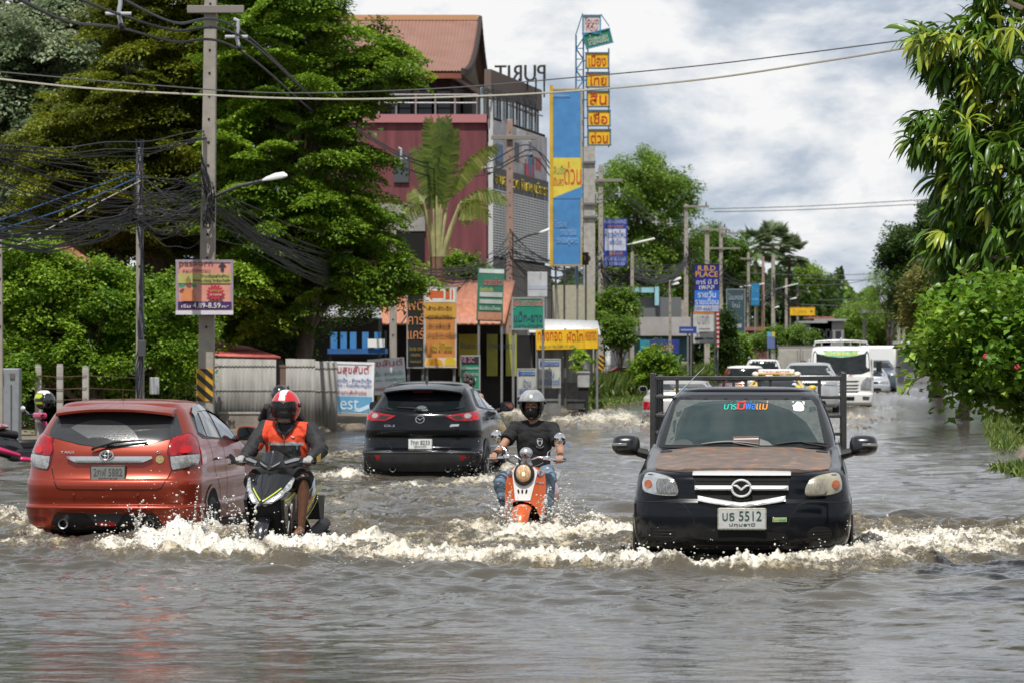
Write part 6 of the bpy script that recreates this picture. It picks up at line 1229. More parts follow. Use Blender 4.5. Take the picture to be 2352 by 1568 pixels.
def build_far_cars():
 t,S = far_car('silver sedan half hidden behind the left end of the pickup cargo rack','car',1558,88,.86,.10,.72,1.10,.45,.55,4.4,(.42,.40,.37),'rear',hl=(.44,.62))
 N = S.near; mb = MB(); mb.patch([(-.80,.30),(.80,.30),(.80,.33),(-.80,.33)],N,CHROME,.1,.02,.02); mb.build('bumper_trim',t)
 mb = MB(); rng = random.Random(2)
 for k,c in enumerate([(.7,.55,.05),(.05,.25,.6),(.1,.45,.5),(.7,.5,.1)]): mb.ell(N(-.05 + .11 * k,.87,-.02),(.09,.05,.05),mat('toy_%d' % k,c,.7),12,8)
 mb.build('shelf_clutter',t)
 t,S = far_car('dark red SUV with a white roof and tall tail lamps up its rear pillars','SUV',1708,135,.86,.10,.62,1.27,.02,.30,4.3,(.22,.06,.04),'rear',top=mat('roof_white',(.75,.75,.74),.4),hl=(.35,.55)); N = S.near
 for sg in (-1,1):
  mb = MB(); mb.ribbon([(sg * .80,.60),(sg * .74,.82),(sg * .66,1.02)],N,.09,TAIL,.02); mb.ribbon([(sg * .66,1.02),(sg * .61,1.16)],N,.08,AMBER,.02); mb.build('pillar_lamp',t)
 mb = MB(); mb.ell((.30,-.14,.52),(.30,.12,.30),mat('spare_cover',(.42,.40,.38),.4,.3,coat=.5)); mb.build('spare_wheel_cover',t)
 mb = MB(); mb.patch([(-.60,.60),(-.2,.60),(-.2,.66),(-.60,.66)],N,CHROME,.1,.02,.02); mb.build('tailgate_trim',t)
 mb = MB(); mb.patch([(-.60,1.19),(.60,1.19),(.56,1.24),(-.56,1.24)],N,mat('roof_white',(.75,.75,.74),.4),.1,.02,.03); mb.build('roof_edge',t)
 t,S = far_car('white SUV beyond the dark red SUV, with roof rails','SUV',1752,160,.90,.12,.75,1.46,.02,.32,4.5,(.72,.72,.70),'rear',0.0,hl=(.55,.8))
 for sg in (-1,1): mb = MB(); mb.tube([(sg * .6,.6,1.48),(sg * .62,.9,1.55),(sg * .62,2.4,1.55),(sg * .6,2.7,1.48)],.02,STEEL); mb.build('roof_rail',t)
 yl = (.78,.50,.01)
 t,S = far_car('yellow taxi with a white roof sign, mostly hidden behind the pickup','taxi',1780,99,.85,.10,.62,1.13,.85,.55,4.4,yl,'front',0.0,name='taxi'); N = S.near
 mb = MB(); mb.box((0,1.95,1.235),(.95,.18,.13),mat('sign_white',(.8,.8,.78),.4)); sg_ = mb.build('roof_sign',t,bev=.03)
 mb = MB(); mb.text('TAXI-METER',-.36,1.20,.36,1.27,1.857,mat('sign_pink',(.75,.22,.22),.5)); mb.build('lettering',sg_)
 for x in (-.55,.55): mb = MB(); mb.ell((x,1.95,1.17),(.09,.07,.07),WHITEP); mb.build('sign_bracket',sg_)
 mb = MB(); mb.patch([(.40,.98),(.50,.98),(.49,1.02),(.40,1.02)],N,WHITEP,.05,.01,.004); mb.patch([(.42,.90),(.54,.90),(.53,.95),(.42,.95)],N,mat('sticker_blue2',(.5,.65,.7),.5),.05,.01,.004); mb.build('windscreen_sticker',t)
 for sg in (-1,1): mb = MB(); mb.ribbon([(sg * .69,.83),(sg * .55,1.07)],N,.06,mat('paint_y',yl,.3,coat=1),.012); mb.build('pillar',t)
 t,S = far_car('silver double cab pickup beside the white lorry','pickup truck',1856,112,.90,.14,.92,1.45,1.15,.65,5.0,(.52,.53,.54),'front',.5,name='pickup_truck')
 t,S = far_car('silver sedan coming out from behind the white lorry','car',1996,158,.86,.08,.60,1.10,.95,.6,4.3,(.50,.53,.58),'front',.4)
 t,S = far_car('dark pickup with a tall white cargo box, last in the right lane','pickup truck',2014,172,.88,.12,.90,1.42,1.1,.6,5.0,(.06,.08,.11),'front',.2,name='pickup_truck')
 mb = MB(); mb.box((0,3.9,1.46),(1.80,2.4,1.15),mat('box_white',(.80,.80,.79),.5)); mb.build('cargo_box',t,bev=.12)
 t,S = far_car('parked red car among the shrubs by the roadside shops','car',1532,150,.85,.10,.62,1.08,.9,.6,4.2,(.35,.02,.02),'front',0.0,rz=R(35)); t.location.z = .12
 d = 176; t = thing('box_truck','old box lorry with grey double rear doors beyond the SUVs','truck',(X(1838,d),d,0),-ROAD); gm = mat('box_grey',(.36,.34,.30),.6,var=.2,scale=2)
 mb = MB(); mb.box((0,2.0,1.10),(2.05,4.0,1.75),mat('box_side',(.22,.20,.18),.6)); mb.build('cargo_box',t,bev=.02)
 for sg in (-1,1):
  mb = MB(); mb.box((sg * .50,-.02,1.08),(.94,.04,1.60),gm); dr = mb.build('rear_door',t,bev=.02); mb = MB(); mb.box((sg * .55,-.055,.85),(.38,.03,.22),BLACKP); mb.tube([(sg * .12,-.06,.35),(sg * .12,-.06,1.85)],.018,STEEL); mb.build('door_latch',dr)
 mb = MB(); mb.box((0,.1,2.0),(2.12,.1,.10),mat('box_frame',(.10,.09,.08),.6)); mb.build('roof_frame',t); mb = MB(); mb.box((0,.05,.12),(1.9,.12,.12),BLACKP); mb.build('bumper',t)
 for sg in (-1,1): wheel(t,sg * .8,1.0,.05,.36,.24)
def build_lorry():
 d = 119; t = thing('lorry','white flatbed lorry with a green and yellow banner across its windscreen','truck',(X(1932,d),d,0),-ROAD + R(1.0)); wh = mat('lorry_white',(.72,.72,.70),.35,coat=.7)
 S = Shell([(.10,.92,.08,.05,.14,.12,1.7),(.20,.98,0,.06,.16,.14,1.7),(.45,.99,-.01,.06,.16,.14,1.7),(.50,.97,.03,.06,.16,.14,1.7),(.98,.97,.05,.08,.18,.16,1.7),(1.08,.96,.08,.10,.18,.16,1.7),(1.80,.90,.30,.12,.18,.16,1.7),(1.88,.86,.38,.12,.18,.16,1.68)],far=(.02,.1,.08),bulge=0.0)
 mb = MB(); S.mesh(mb,wh,40,cap=True); S.roof(mb,wh,.06); mb.build('cab',t,smooth=50); N = S.near
 mb = MB(); mb.patch(chaikin([(-.90,1.07),(.90,1.07),(.86,1.70),(.80,1.80),(-.80,1.80),(-.86,1.70)],1,.15),N,GLASS,.1,.006,.02); w = mb.build('windscreen',t)
 mb = MB(); mb.patch([(-.80,1.79),(.80,1.79),(.74,1.70),(.4,1.62),(0,1.585),(-.4,1.62),(-.74,1.70)],N,mat('banner_green',(.12,.38,.20),.5,var=.5,scale=14),.06,.012,.004)
 bn = mb.build('windscreen_banner',w)
 for sg in (-1,1): mb = MB(); mb.patch([(sg * .55,1.785),(sg * .78,1.78),(sg * .70,1.70),(sg * .50,1.68)],N,mat('banner_white',(.7,.72,.7),.5),.06,.016,.004); mb.build('banner_panel',bn)
 mb = MB(); mb.text('ทวีทรัพย์ขนส่ง',-.50,1.645,.52,1.785,0,mat('banner_yellow',(.85,.60,.02),.5),.003,fn=lambda u,v,o: N(u,v,.017 + o)); mb.build('lettering',bn)
 for z,x0 in ((.86,.38),(.74,.38),(.64,.36)):
  for sg in (-1,1): mb = MB(); mb.patch([(sg * .06,z),(sg * (x0 + .18),z + .01),(sg * (x0 + .12),z - .035),(sg * .06,z - .035)],N,DARK,.08,.006,.015); mb.build('grille_slot',t)
 mb = MB(); mb.patch([(-.55,.55),(.55,.55),(.5,.50),(-.5,.50)],N,DARK,.08,.006,.02); mb.build('grille_slot',t)
 for sg in (-1,1):
  mb = MB(); mb.patch([(sg * .60,.58),(sg * .93,.56),(sg * .94,.96),(sg * .80,.98),(sg * .66,.86),(sg * .60,.72)],N,mat('lorry_lamp',(.28,.28,.29),.15,.3,coat=.7,var=.5,scale=9),.06,.008,.02,bulge=.008); mb.build('headlamp',t)
  mb = MB(); mb.patch([(sg * .10,.38),(sg * .42,.38),(sg * .40,.26),(sg * .12,.26)],N,DARK,.08,.006,.02); mb.build('bumper_slot',t); mb = MB(); mb.patch([(sg * .66,.39),(sg * .88,.38),(sg * .86,.27),(sg * .67,.28)],N,GREYP,.08,.006,.02); mb.build('fog_lamp',t)
  mb = MB(); mb.tube([(sg * .97,.25,1.05),(sg * 1.12,.05,1.12),(sg * 1.16,.02,1.30)],.014,BLACKP); mb.build('mirror_arm',t); mb = MB(); mb.box((sg * 1.17,.02,1.32),(.17,.06,.34),BLACKP); mb.build('mirror',t,bev=.03)
  wheel(t,sg * .82,.75,.08,.40,.26); wheel(t,sg * .82,3.6,.08,.40,.26)
  mb = MB(); mb.box((sg * .985,.75,.95),(.03,.9,1.2),wh); mb.build('door',t,bev=.01)
 mb = MB(); mb.text('NPR',.22,.995,.36,1.03,0,mat('lorry_red',(.5,.05,.04),.5),.003,fn=lambda u,v,o: N(u,v,.006 + o)); mb.build('lettering',t)
 plate(t,N,-.36,.22,-.12,.37,'544','กทม',BLACKP,mat('plate_yellow',(.75,.50,.02),.5),off=.02)
 mb = MB(); ch = mat('rack_bright',(.7,.7,.7),.3,.6)
 mb.tube([(-.84,.62,1.95),(-.80,.52,2.06),(-.4,.45,2.09),(0,.43,2.10),(.4,.45,2.09),(.80,.52,2.06),(.84,.62,1.95)],.035,ch)
 for x in (-.6,-.3,0,.3,.6): mb.tube([(x,.47,1.93),(x,.46,2.09)],.02,ch)
 mb.tube([(0,.42,2.10),(0,.42,2.2)],[.05,.01],ch); mb.build('roof_rail',t)
 mb = MB(); mb.box((0,3.6,.75),(2.1,3.6,.5),mat('flatbed_grey',(.30,.29,.28),.6)); mb.build('flatbed',t,bev=.02); mb = MB(); mb.box((1.02,1.95,.62),(.03,.3,.7),mat('mud_grey',(.30,.29,.27),.6)); mb.build('mudflap',t)
 for x in (-.25,.25): mb = MB(); mb.tube([N(x,1.08,.03),N(x + .38,1.13,.03)],.012,BLACKP); mb.build('wiper',t)
build_far_cars(); build_lorry()
# ---------------------------------------------------------------- foliage
def rand_in_poly(poly,n,rng):
 xs = [p[0] for p in poly]; ys = [p[1] for p in poly]; out = []
 while len(out) < n:
  q = (rng.uniform(min(xs),max(xs)),rng.uniform(min(ys),max(ys)))
  if inside(q,poly): out.append(q)
 return out
def edge_dist(p,poly):
 b = 1e9
 for i in range(len(poly)):
  a = poly[i]; c = poly[(i + 1) % len(poly)]; dx,dy = c[0] - a[0],c[1] - a[1]; L2 = dx * dx + dy * dy or 1e-9
  t = max(0,min(1,((p[0] - a[0]) * dx + (p[1] - a[1]) * dy) / L2)); b = min(b,math.hypot(p[0] - a[0] - t * dx,p[1] - a[1] - t * dy))
 return b
def leaf_mesh(name,C,A,U,ln,wd,crnd,m,parent,rng,fold=0.25,droop=0.0):
 """C centres, A leaf axis, U rough up; one folded quad pair per leaf. crnd = tone 0..1 of every leaf"""
 n = len(C); A = A / np.linalg.norm(A,axis=1,keepdims=True); S = np.cross(A,U); S /= np.maximum(1e-6,np.linalg.norm(S,axis=1,keepdims=True)); Nn = np.cross(S,A)
 l = (ln * (0.65 + 0.7 * rng.random(n)))[:,None]; w = (wd * (0.7 + 0.6 * rng.random(n)))[:,None]
 b = C - A * l * .5; t = C + A * l * .5 - Nn * l * droop; m1 = C - A * l * 0.02
 L_ = m1 + S * w * .5 + Nn * w * fold; R_ = m1 - S * w * .5 + Nn * w * fold
 V = np.stack([b,L_,t,R_],1).reshape(-1,3); i = np.arange(n)[:,None] * 4
 Q = np.concatenate([i + np.array([[0,1,2]]),i + np.array([[0,2,3]])],1).reshape(-1,3)
 return np_mesh(name,V,Q,[m],{'rnd': np.repeat(np.clip(crnd,0,1),2)},'FACE',parent)
def crown(name,parent,poly,d,depth,n_pads,per,pad,ln,wd,m,seed,flat=0.25,up=1.0,base=None,tilt=0.35,tone=0.5,inner=0.25,edge=1.0):
 """foliage pads scattered through the crown's volume; poly = outline measured on the photo at distance d; positions relative to base"""
 rng = np.random.default_rng(seed); rp = random.Random(seed); base = np.array(base if base is not None else (0,0,0)); pts = rand_in_poly(poly,n_pads,rp)
 dm = max(edge_dist(p,poly) for p in pts) or 1; C = []; A = []; T = []; U = []; cen = []
 for (px,py) in pts:
  e = min(1,edge_dist((px,py),poly) / (0.55 * dm)); half = depth / 2 * math.sqrt(max(0.05,1 - (1 - e) ** 2))
  yo = half * (-1 + 2 * rng.random() ** 0.8 if rng.random() < .7 else 2 * rng.random() - 1)
  c = np.array(P(px,py,d)) + np.array([0,yo,0]); cen.append(c)
  k = int(per * (0.6 + 0.8 * rng.random())); s = pad * (0.6 + 0.8 * rng.random())
  q = rng.normal(0,1,(k,3)); q /= np.linalg.norm(q,axis=1,keepdims=True); q *= (rng.random(k) ** 0.45)[:,None]
  tx,ty = rng.normal(0,tilt,2); q = q * np.array([s,s,s * flat]); q[:,2] += q[:,0] * tx + q[:,1] * ty - 0.25 * (q[:,0] ** 2 + q[:,1] ** 2) / max(s,.01)
  C.append(c + q); a = q + rng.normal(0,s * 0.5,(k,3)); a[:,2] *= 0.5; a[:,2] -= 0.15 * s; A.append(a)
  u = rng.normal(0,1,(k,3)); u[:,2] = np.abs(u[:,2]) + up * 2.2; U.append(u)
  T.append(np.clip(tone + rng.normal(0,.21) + rng.normal(0,.19,k),0,1))
 return leaf_mesh(name,np.concatenate(C) - base,np.concatenate(A),np.concatenate(U),ln,wd,np.concatenate(T),m,parent,rng),[c - base for c in cen]
BARK = mat('bark',(0.10,0.075,0.055),0.9,var=0.4,scale=6,bump=0.6,bscale=25,stretch=(1,1,.25))
def trunk(parent,base,top,r,limbs,seed=1,m=None,lr=0.25):
 rng = random.Random(seed); mb = MB(); b = Vector((0,0,-.1)); tp = Vector(top); k = 7
 pts = [b.lerp(tp,i / k) + Vector((rng.gauss(0,r * .35),rng.gauss(0,r * .35),0)) * (0 < i) for i in range(k + 1)]
 mb.tube(pts,[r * (1.35 if i == 0 else 1) * (1 - .6 * i / k) for i in range(k + 1)],m or BARK,10)
 for c in limbs:
  c = Vector(c); i = rng.randint(2,k); s = pts[i]; mid = s.lerp(c,.5) + Vector((rng.gauss(0,.2),rng.gauss(0,.2),.25)); r0 = r * (1 - .6 * i / k) * .55
  mb.tube([s,s.lerp(mid,.5) + Vector((0,0,.1)),mid,mid.lerp(c,.6),c],[r0,r0 * .8,r0 * .55,r0 * .35,r0 * .12],m or BARK,6)
 return mb.build('trunk',parent)
def tree(name,label,poly,d,depth,px,top_py,r,n_pads,per,pad,ln,wd,m,seed,limbs=22,group=None,cat='tree',zb=.1,**kw):
 base = (X(px,d),d,zb); t = thing(name,label,cat,base,0,group)
 o,cen = crown('crown',t,poly,d,depth,n_pads,per,pad,ln,wd,m,seed,base=base,**kw)
 rp = random.Random(seed); trunk(t,base,(0.2,0,Z(top_py,d) - zb),r,rp.sample([tuple(c) for c in cen],min(limbs,len(cen))),seed)
 return t
def build_trees():
 olive = leaf_mat('leaf_olive',(.040,.055,.006),(.155,.195,.014),(.25,.28,.025)); green = leaf_mat('leaf_green',(.035,.080,.008),(.165,.29,.02),(.26,.40,.035))
 grey = leaf_mat('leaf_greygreen',(.08,.13,.06),(.20,.26,.14),(.34,.39,.25)); hedge = leaf_mat('leaf_hedge',(.05,.12,.010),(.16,.29,.022),(.28,.42,.045))
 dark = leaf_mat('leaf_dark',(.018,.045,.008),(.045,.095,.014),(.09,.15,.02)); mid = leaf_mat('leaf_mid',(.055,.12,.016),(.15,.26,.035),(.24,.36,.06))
 tree('shade_tree','big olive-leaved tree with layered branches left of the tall concrete pole',[(270,-110),(530,-110),(540,200),(540,560),(430,600),(300,585),(180,560),(60,500),(20,440),(40,360),(20,320),(110,275),(90,235),(180,205),(240,130),(215,60)],93,5.0,360,200,.22,620,400,.64,.10,.062,olive,11,limbs=30,flat=.16,up=1.5,tilt=.3)
 tree('shade_tree','big bright green tree with layered branches right of the tall concrete pole',[(500,-110),(760,-110),(772,40),(790,75),(845,62),(915,52),(900,90),(955,128),(945,150),(968,178),(870,205),(845,255),(790,280),(800,320),(880,345),(895,372),(820,405),(830,440),(900,455),(912,485),(870,520),(905,545),(935,600),(965,645),(930,680),(840,690),(760,690),(690,740),(610,775),(500,770),(470,640),(470,300)],90,5.0,690,250,.24,640,400,.56,.10,.062,green,12,limbs=30,flat=.16,up=1.5,tilt=.3)
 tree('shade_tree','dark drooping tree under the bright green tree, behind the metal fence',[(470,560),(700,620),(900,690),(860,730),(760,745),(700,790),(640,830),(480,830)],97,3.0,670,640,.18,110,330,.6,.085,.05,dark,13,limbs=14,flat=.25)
 tree('pale_leaved_tree','tall grey-green tree at the far left behind the olive tree',[(-120,120),(-60,30),(30,60),(60,20),(140,-20),(260,-30),(300,60),(260,220),(240,400),(220,560),(-120,600)],107,5.0,60,200,.3,560,420,.70,.14,.09,grey,14,limbs=24,flat=.4,up=1.2,tone=.6)
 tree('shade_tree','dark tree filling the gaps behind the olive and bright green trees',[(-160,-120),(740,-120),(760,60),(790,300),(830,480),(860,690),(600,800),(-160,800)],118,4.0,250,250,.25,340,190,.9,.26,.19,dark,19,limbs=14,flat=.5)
 base = (X(200,82),82,.1); t = thing('overgrown_hedge','overgrown yellow-green creeper hedge left of the tall concrete pole','hedge',base)
 o,cen = crown('foliage',t,[(-120,575),(20,555),(100,548),(150,600),(195,610),(215,575),(245,610),(300,640),(360,650),(425,655),(462,720),(478,780),(450,850),(400,885),(330,890),(120,872),(-120,880)],82,2.6,420,260,.42,.085,.062,hedge,15,base=base,flat=.5,up=.75,tone=.55)
 trunk(t,base,(.2,0,1.8),.12,[tuple(c) for c in cen[::9]],3)
 base = (X(10,76),76,.1); t = thing('bush','light green bush beside the grey electrical cabinet','bush',base); crown('foliage',t,[(-80,800),(30,790),(75,840),(80,900),(60,940),(40,960),(-80,960)],76,1.0,60,170,.3,.08,.055,hedge,16,base=base,flat=.5,tone=.6); trunk(t,base,(0,0,.9),.05,[],3)
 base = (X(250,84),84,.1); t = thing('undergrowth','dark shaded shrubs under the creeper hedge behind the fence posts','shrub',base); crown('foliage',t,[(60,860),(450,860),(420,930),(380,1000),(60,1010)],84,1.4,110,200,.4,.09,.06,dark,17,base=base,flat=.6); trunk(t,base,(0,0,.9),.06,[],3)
 for k,(lab,poly,dd,px,n,mm) in enumerate([
  ('small bright tree with pale fruit behind the orange roof',[(985,640),(1000,600),(1060,585),(1110,590),(1115,640),(1060,655),(1000,660)],124,1060,60,hedge),
  ('clipped round shrub tree left of the third concrete pole',[(1297,735),(1310,695),(1345,678),(1385,690),(1390,735),(1350,755),(1310,755)],150,1345,90,mid),
  ('clipped round shrub tree right of the third concrete pole',[(1385,690),(1400,672),(1445,672),(1460,700),(1445,732),(1395,735)],150,1420,70,mid),
  ('lower clipped shrub below the round shrub tree',[(1388,765),(1398,738),(1440,735),(1456,762),(1440,790),(1395,790)],148,1422,60,mid),
  ('loose green shrub beside the parked red car',[(1455,870),(1470,815),(1500,798),(1540,815),(1555,870),(1520,885)],138,1505,80,hedge),
  ('tall green creeper beside the telegraph pole beyond the shops',[(1640,850),(1650,790),(1680,765),(1715,780),(1725,830),(1700,850)],172,1690,80,hedge),
  ('low green hedge behind the queue of cars',[(1715,800),(1730,765),(1790,750),(1850,748),(1885,770),(1885,800)],215,1800,90,mid),
  ('dark climbing plant on the pole near the tall creeper',[(1650,840),(1658,740),(1670,700),(1682,760),(1690,845)],168,1670,60,dark)]):
  tree('shrub',lab,poly,dd,1.4,px,sum(p[1] for p in poly) / len(poly),.05,n,120,.42,.12,.08,mm,30 + k,limbs=8,flat=.6,up=.6,cat='shrub')
 tree('leafy_tree','round-topped green tree right of the blue and yellow pylon sign',[(1372,470),(1380,400),(1420,370),(1450,350),(1490,340),(1540,375),(1580,410),(1590,450),(1575,520),(1600,560),(1610,640),(1590,700),(1450,720),(1370,700),(1360,560)],320,10,1490,520,.5,330,280,1.3,.24,.16,mid,21,limbs=20,flat=.5,up=.6)
 tree('leafy_tree','shaded green tree behind the leaning telegraph poles',[(1590,560),(1640,520),(1700,560),(1720,640),(1700,720),(1600,740),(1560,700)],400,8,1650,620,.4,150,240,1.5,.3,.2,mid,22,limbs=12,flat=.5,tone=.25)
 tree('leafy_tree','bright round tree beyond the fan palms on the left of the street',[(1800,700),(1815,640),(1840,608),(1868,612),(1900,650),(1925,690),(1918,730),(1880,742),(1820,740)],520,9,1862,700,.4,150,240,1.9,.34,.24,mid,23,limbs=12,flat=.5,tone=.62)
 tree('leafy_tree','bright low tree at the far end of the street',[(1920,775),(1930,725),(1965,705),(1990,715),(2060,700),(2090,740),(2095,790),(2000,795),(1930,792)],380,9,2000,750,.3,190,220,1.3,.24,.16,mid,24,limbs=12,flat=.5,tone=.6)
 tree('thin_tree','sparse thin-leaved tree beyond the dark tree on the right',[(1985,690),(2000,640),(2025,600),(2060,615),(2075,660),(2070,730),(2000,725)],300,5,2035,680,.2,60,110,.9,.16,.09,mid,25,limbs=14,flat=.5,tone=.6)
 tree('leafy_tree','dark dense tree on the right behind the brownish tree',[(2040,560),(2070,535),(2110,525),(2120,480),(2160,450),(2240,430),(2330,500),(2330,760),(2150,780),(2080,720),(2060,640),(2040,600)],150,5,2150,640,.25,420,420,.7,.12,.08,dark,26,limbs=20,flat=.55,up=.5)
 yb = leaf_mat('leaf_brownish',(.06,.075,.015),(.17,.18,.04),(.27,.25,.07)); tree('leafy_tree','yellow-brown flushed tree on the right in front of the dark dense tree',[(2085,660),(2120,610),(2170,590),(2240,600),(2300,650),(2310,800),(2230,820),(2150,780),(2110,740)],100,3.5,2210,690,.15,230,280,.5,.12,.05,yb,27,limbs=16,flat=.5,up=.4,tone=.5)
 rng = np.random.default_rng(77)
 for nm,lab,x0,x1,hmax,dd in (('distant_woods','far band of trees closing the left side of the street',300,1935,14,430),('distant_woods','far band of trees closing the right side of the street',1940,2700,13,460)):
  n = 26000; px = rng.uniform(x0,x1,n); hh = hmax * (.45 + .5 * fbm(px / 60,px * 0,3,3)); z = rng.random(n) ** .8 * hh; y = dd + rng.normal(0,6,n)
  C = np.stack([X(px,y),y,z],1); A = rng.normal(0,1,(n,3)); U = rng.normal(0,1,(n,3)); U[:,2] += 1.5
  o = leaf_mesh(nm,C,A,U,.9,.65,np.clip(.4 + rng.normal(0,.25,n),0,1),mid if x0 > 1000 else dark,None,rng); tag(o,lab,None,None,'stuff')
def fan_palm(label,px,d,top_py,r,seed,group):
 base = (X(px,d),d,.1); t = thing('fan_palm',label,'palm tree',base,0,group); H = Z(top_py,d) - .1; rng = np.random.default_rng(seed); pm = leaf_mat('leaf_fanpalm',(.06,.10,.04),(.14,.20,.09),(.27,.32,.18))
 mb = MB(); mb.tube([(0,0,-.1),(.1,0,H * .5),(0,0,H)],[.3,.22,.2],BARK,10); mb.build('trunk',t)
 C = []; A = []; U = []
 for k in range(26):
  q = rng.uniform(0,6.283); el = rng.uniform(-.7,1.25); dr = np.array([math.cos(q) * math.cos(el),math.sin(q) * math.cos(el),math.sin(el)]); hub = np.array([0,0,H]) + dr * r * .55
  sd = np.cross(dr,[0,0,1]); sd /= np.linalg.norm(sd); up = np.cross(sd,dr)
  for a in np.linspace(-1.9,1.9,30):
   v = dr * math.cos(a) + sd * math.sin(a) ; C.append(hub + v * r * .24 - np.array([0,0,.03 * r * (1 + el < .6)])); A.append(v + np.array([0,0,-.12])); U.append(up + rng.normal(0,.2,3))
 leaf_mesh('crown',np.array(C),np.array(A),np.array(U),r * .5,.09 * r,rng.random(len(C)),pm,t,rng);
 mb = MB()
 for k in range(12): q = k * .52; mb.tube([(0,0,H),(math.cos(q) * r * .5,math.sin(q) * r * .5,H - r * .25)],[.05,.02],mat('palm_stalk',(.13,.12,.05),.7),5)
 mb.build('stalks',t)
def build_palms():
 fan_palm('left fan palm of the group with tops above the wires',1735,410,570,2.6,1,'fan palms beyond the shops'); fan_palm('tallest fan palm in the middle of the group, standing over the telegraph poles',1775,415,558,2.7,2,'fan palms beyond the shops'); fan_palm('right fan palm of the group, leaning crown nearest the bright round tree',1812,420,585,2.5,3,'fan palms beyond the shops')
 d = 118; base = (X(1003,d),d,.1); t = thing('travellers_palm','palm with a fan of long pale stalks and torn leaves before the maroon wall','palm tree',base); st = mat('stalk_pale',(.30,.30,.14),.6,var=.25,scale=3); pm = leaf_mat('leaf_banana',(.05,.09,.015),(.13,.19,.03),(.30,.32,.09))
 z0 = Z(590,d) - .1; mb = MB(); mb.tube([(0,0,-.1),(0,0,z0)],[.24,.2],mat('palm_trunk',(.16,.10,.06),.9,var=.3),12); mb.build('trunk',t); rng = np.random.default_rng(6)
 LV = [((1000,470),(968,330)),((1003,450),(985,275)),((1008,455),(1012,270)),((1012,470),(1030,268)),((1015,480),(1045,300)),((996,480),(950,340)),((1030,450),(1142,338)),((1060,462),(1160,462)),((1055,470),(1120,500)),((1050,480),(1085,505)),((970,460),(935,500)),((975,470),(945,440)),((985,480),(955,480))]
 hub = Vector((0,0,z0));
 for k,(a,b) in enumerate(LV):
  A_ = P(a[0],a[1],d) - Vector(base); B_ = P(b[0],b[1],d) - Vector(base); A_.y = rng.normal(0,.15); B_.y = A_.y + rng.normal(0,.5); mb = MB(); h0 = hub + Vector(((a[0] - 1003) * .0035,0,0))
  mb.tube([h0,h0.lerp(A_,.5) + Vector((0,0,.1)),A_],[.085,.055,.03],st,8); s = mb.build('stalk',t)
  drop = .35 if abs(b[0] - a[0]) > 45 else .05; mr = [A_.lerp(B_,q) + Vector((0,0,drop * math.sin(math.pi * q))) for q in np.linspace(0,1,37)]; V = []; Q = []
  ax = (B_ - A_).normalized(); sd = ax.cross(Vector((rng.normal(0,.35),-1,rng.normal(0,.35)))).normalized(); wv = .30 if k not in (6,7) else .26
  for i in range(36):
   for sg in (-1,1):
    hang = Vector((0,0,-1)) * wv * (.75 + .3 * rng.random()) * (.9 if drop > .1 else .12); f = math.sin(math.pi * min(1,(i + 2) / 39)) ** .5 * (.9 + .12 * rng.random()); e = sd * sg * wv * f + hang * f + Vector(rng.normal(0,.014,3)) + ax * .12; g = rng.uniform(.85,1.1)
    n0 = len(V); V += [mr[i],mr[i + 1].lerp(mr[i],1 - g),mr[i].lerp(mr[i + 1],g) + e,mr[i] + e]; Q.append((n0,n0 + 1,n0 + 2,n0 + 3))
  np_mesh('leaf_blade',np.array([tuple(v) for v in V]),np.array(Q),[pm],{'rnd': np.clip(rng.normal(.30 if k < 6 else .7,.18,len(Q)),0,1)},'FACE',s)
def lance_leaves(name,parent,whorls,base,m,seed,ln=.21,wd=.038,per=(9,14)):
 """drooping spear leaves in whorls at twig ends; whorls = (centre, outward, tone)"""
 rng = np.random.default_rng(seed); V = []; Q = []; T = []; K = 5
 for c,out,tone in whorls:
  c = np.array(c); out = np.array(out); s0 = .75 + .5 * rng.random()
  for k in range(rng.integers(*per)):
   a = rng.normal(0,1,3); a /= np.linalg.norm(a); a = a + out * .7 + np.array([0,0,-.5]); a /= np.linalg.norm(a); l = ln * s0 * (.7 + .5 * rng.random()); w = wd * s0 * (.8 + .4 * rng.random()); side = np.cross(a,[0,0,1.0]); side /= max(1e-6,np.linalg.norm(side)); side = side + rng.normal(0,.45,3); side /= np.linalg.norm(side)
   p = c.copy(); dr = a.copy(); n0 = len(V); dro = rng.uniform(.45,1.0)
   for i in range(K + 1):
    t = i / K; ww = w * (math.sin(math.pi * min(1,.06 + t * .94)) ** .8) * .5; nn = np.cross(dr,side)
    V += [p + side * ww + nn * ww * .35,p,p - side * ww + nn * ww * .35]; p = p + dr * l / K; dr = dr + np.array([0,0,-dro * .5]); dr /= np.linalg.norm(dr)
   for i in range(K):
    q = n0 + 3 * i; Q += [(q,q + 1,q + 4,q + 3),(q + 1,q + 2,q + 5,q + 4)]
   T += [np.clip(tone + rng.normal(0,.10),0,1)] * (2 * K)
 return np_mesh(name,np.array(V) - np.array(base),np.array(Q),[m],{'rnd': np.array(T)},'FACE',parent,smooth=True)
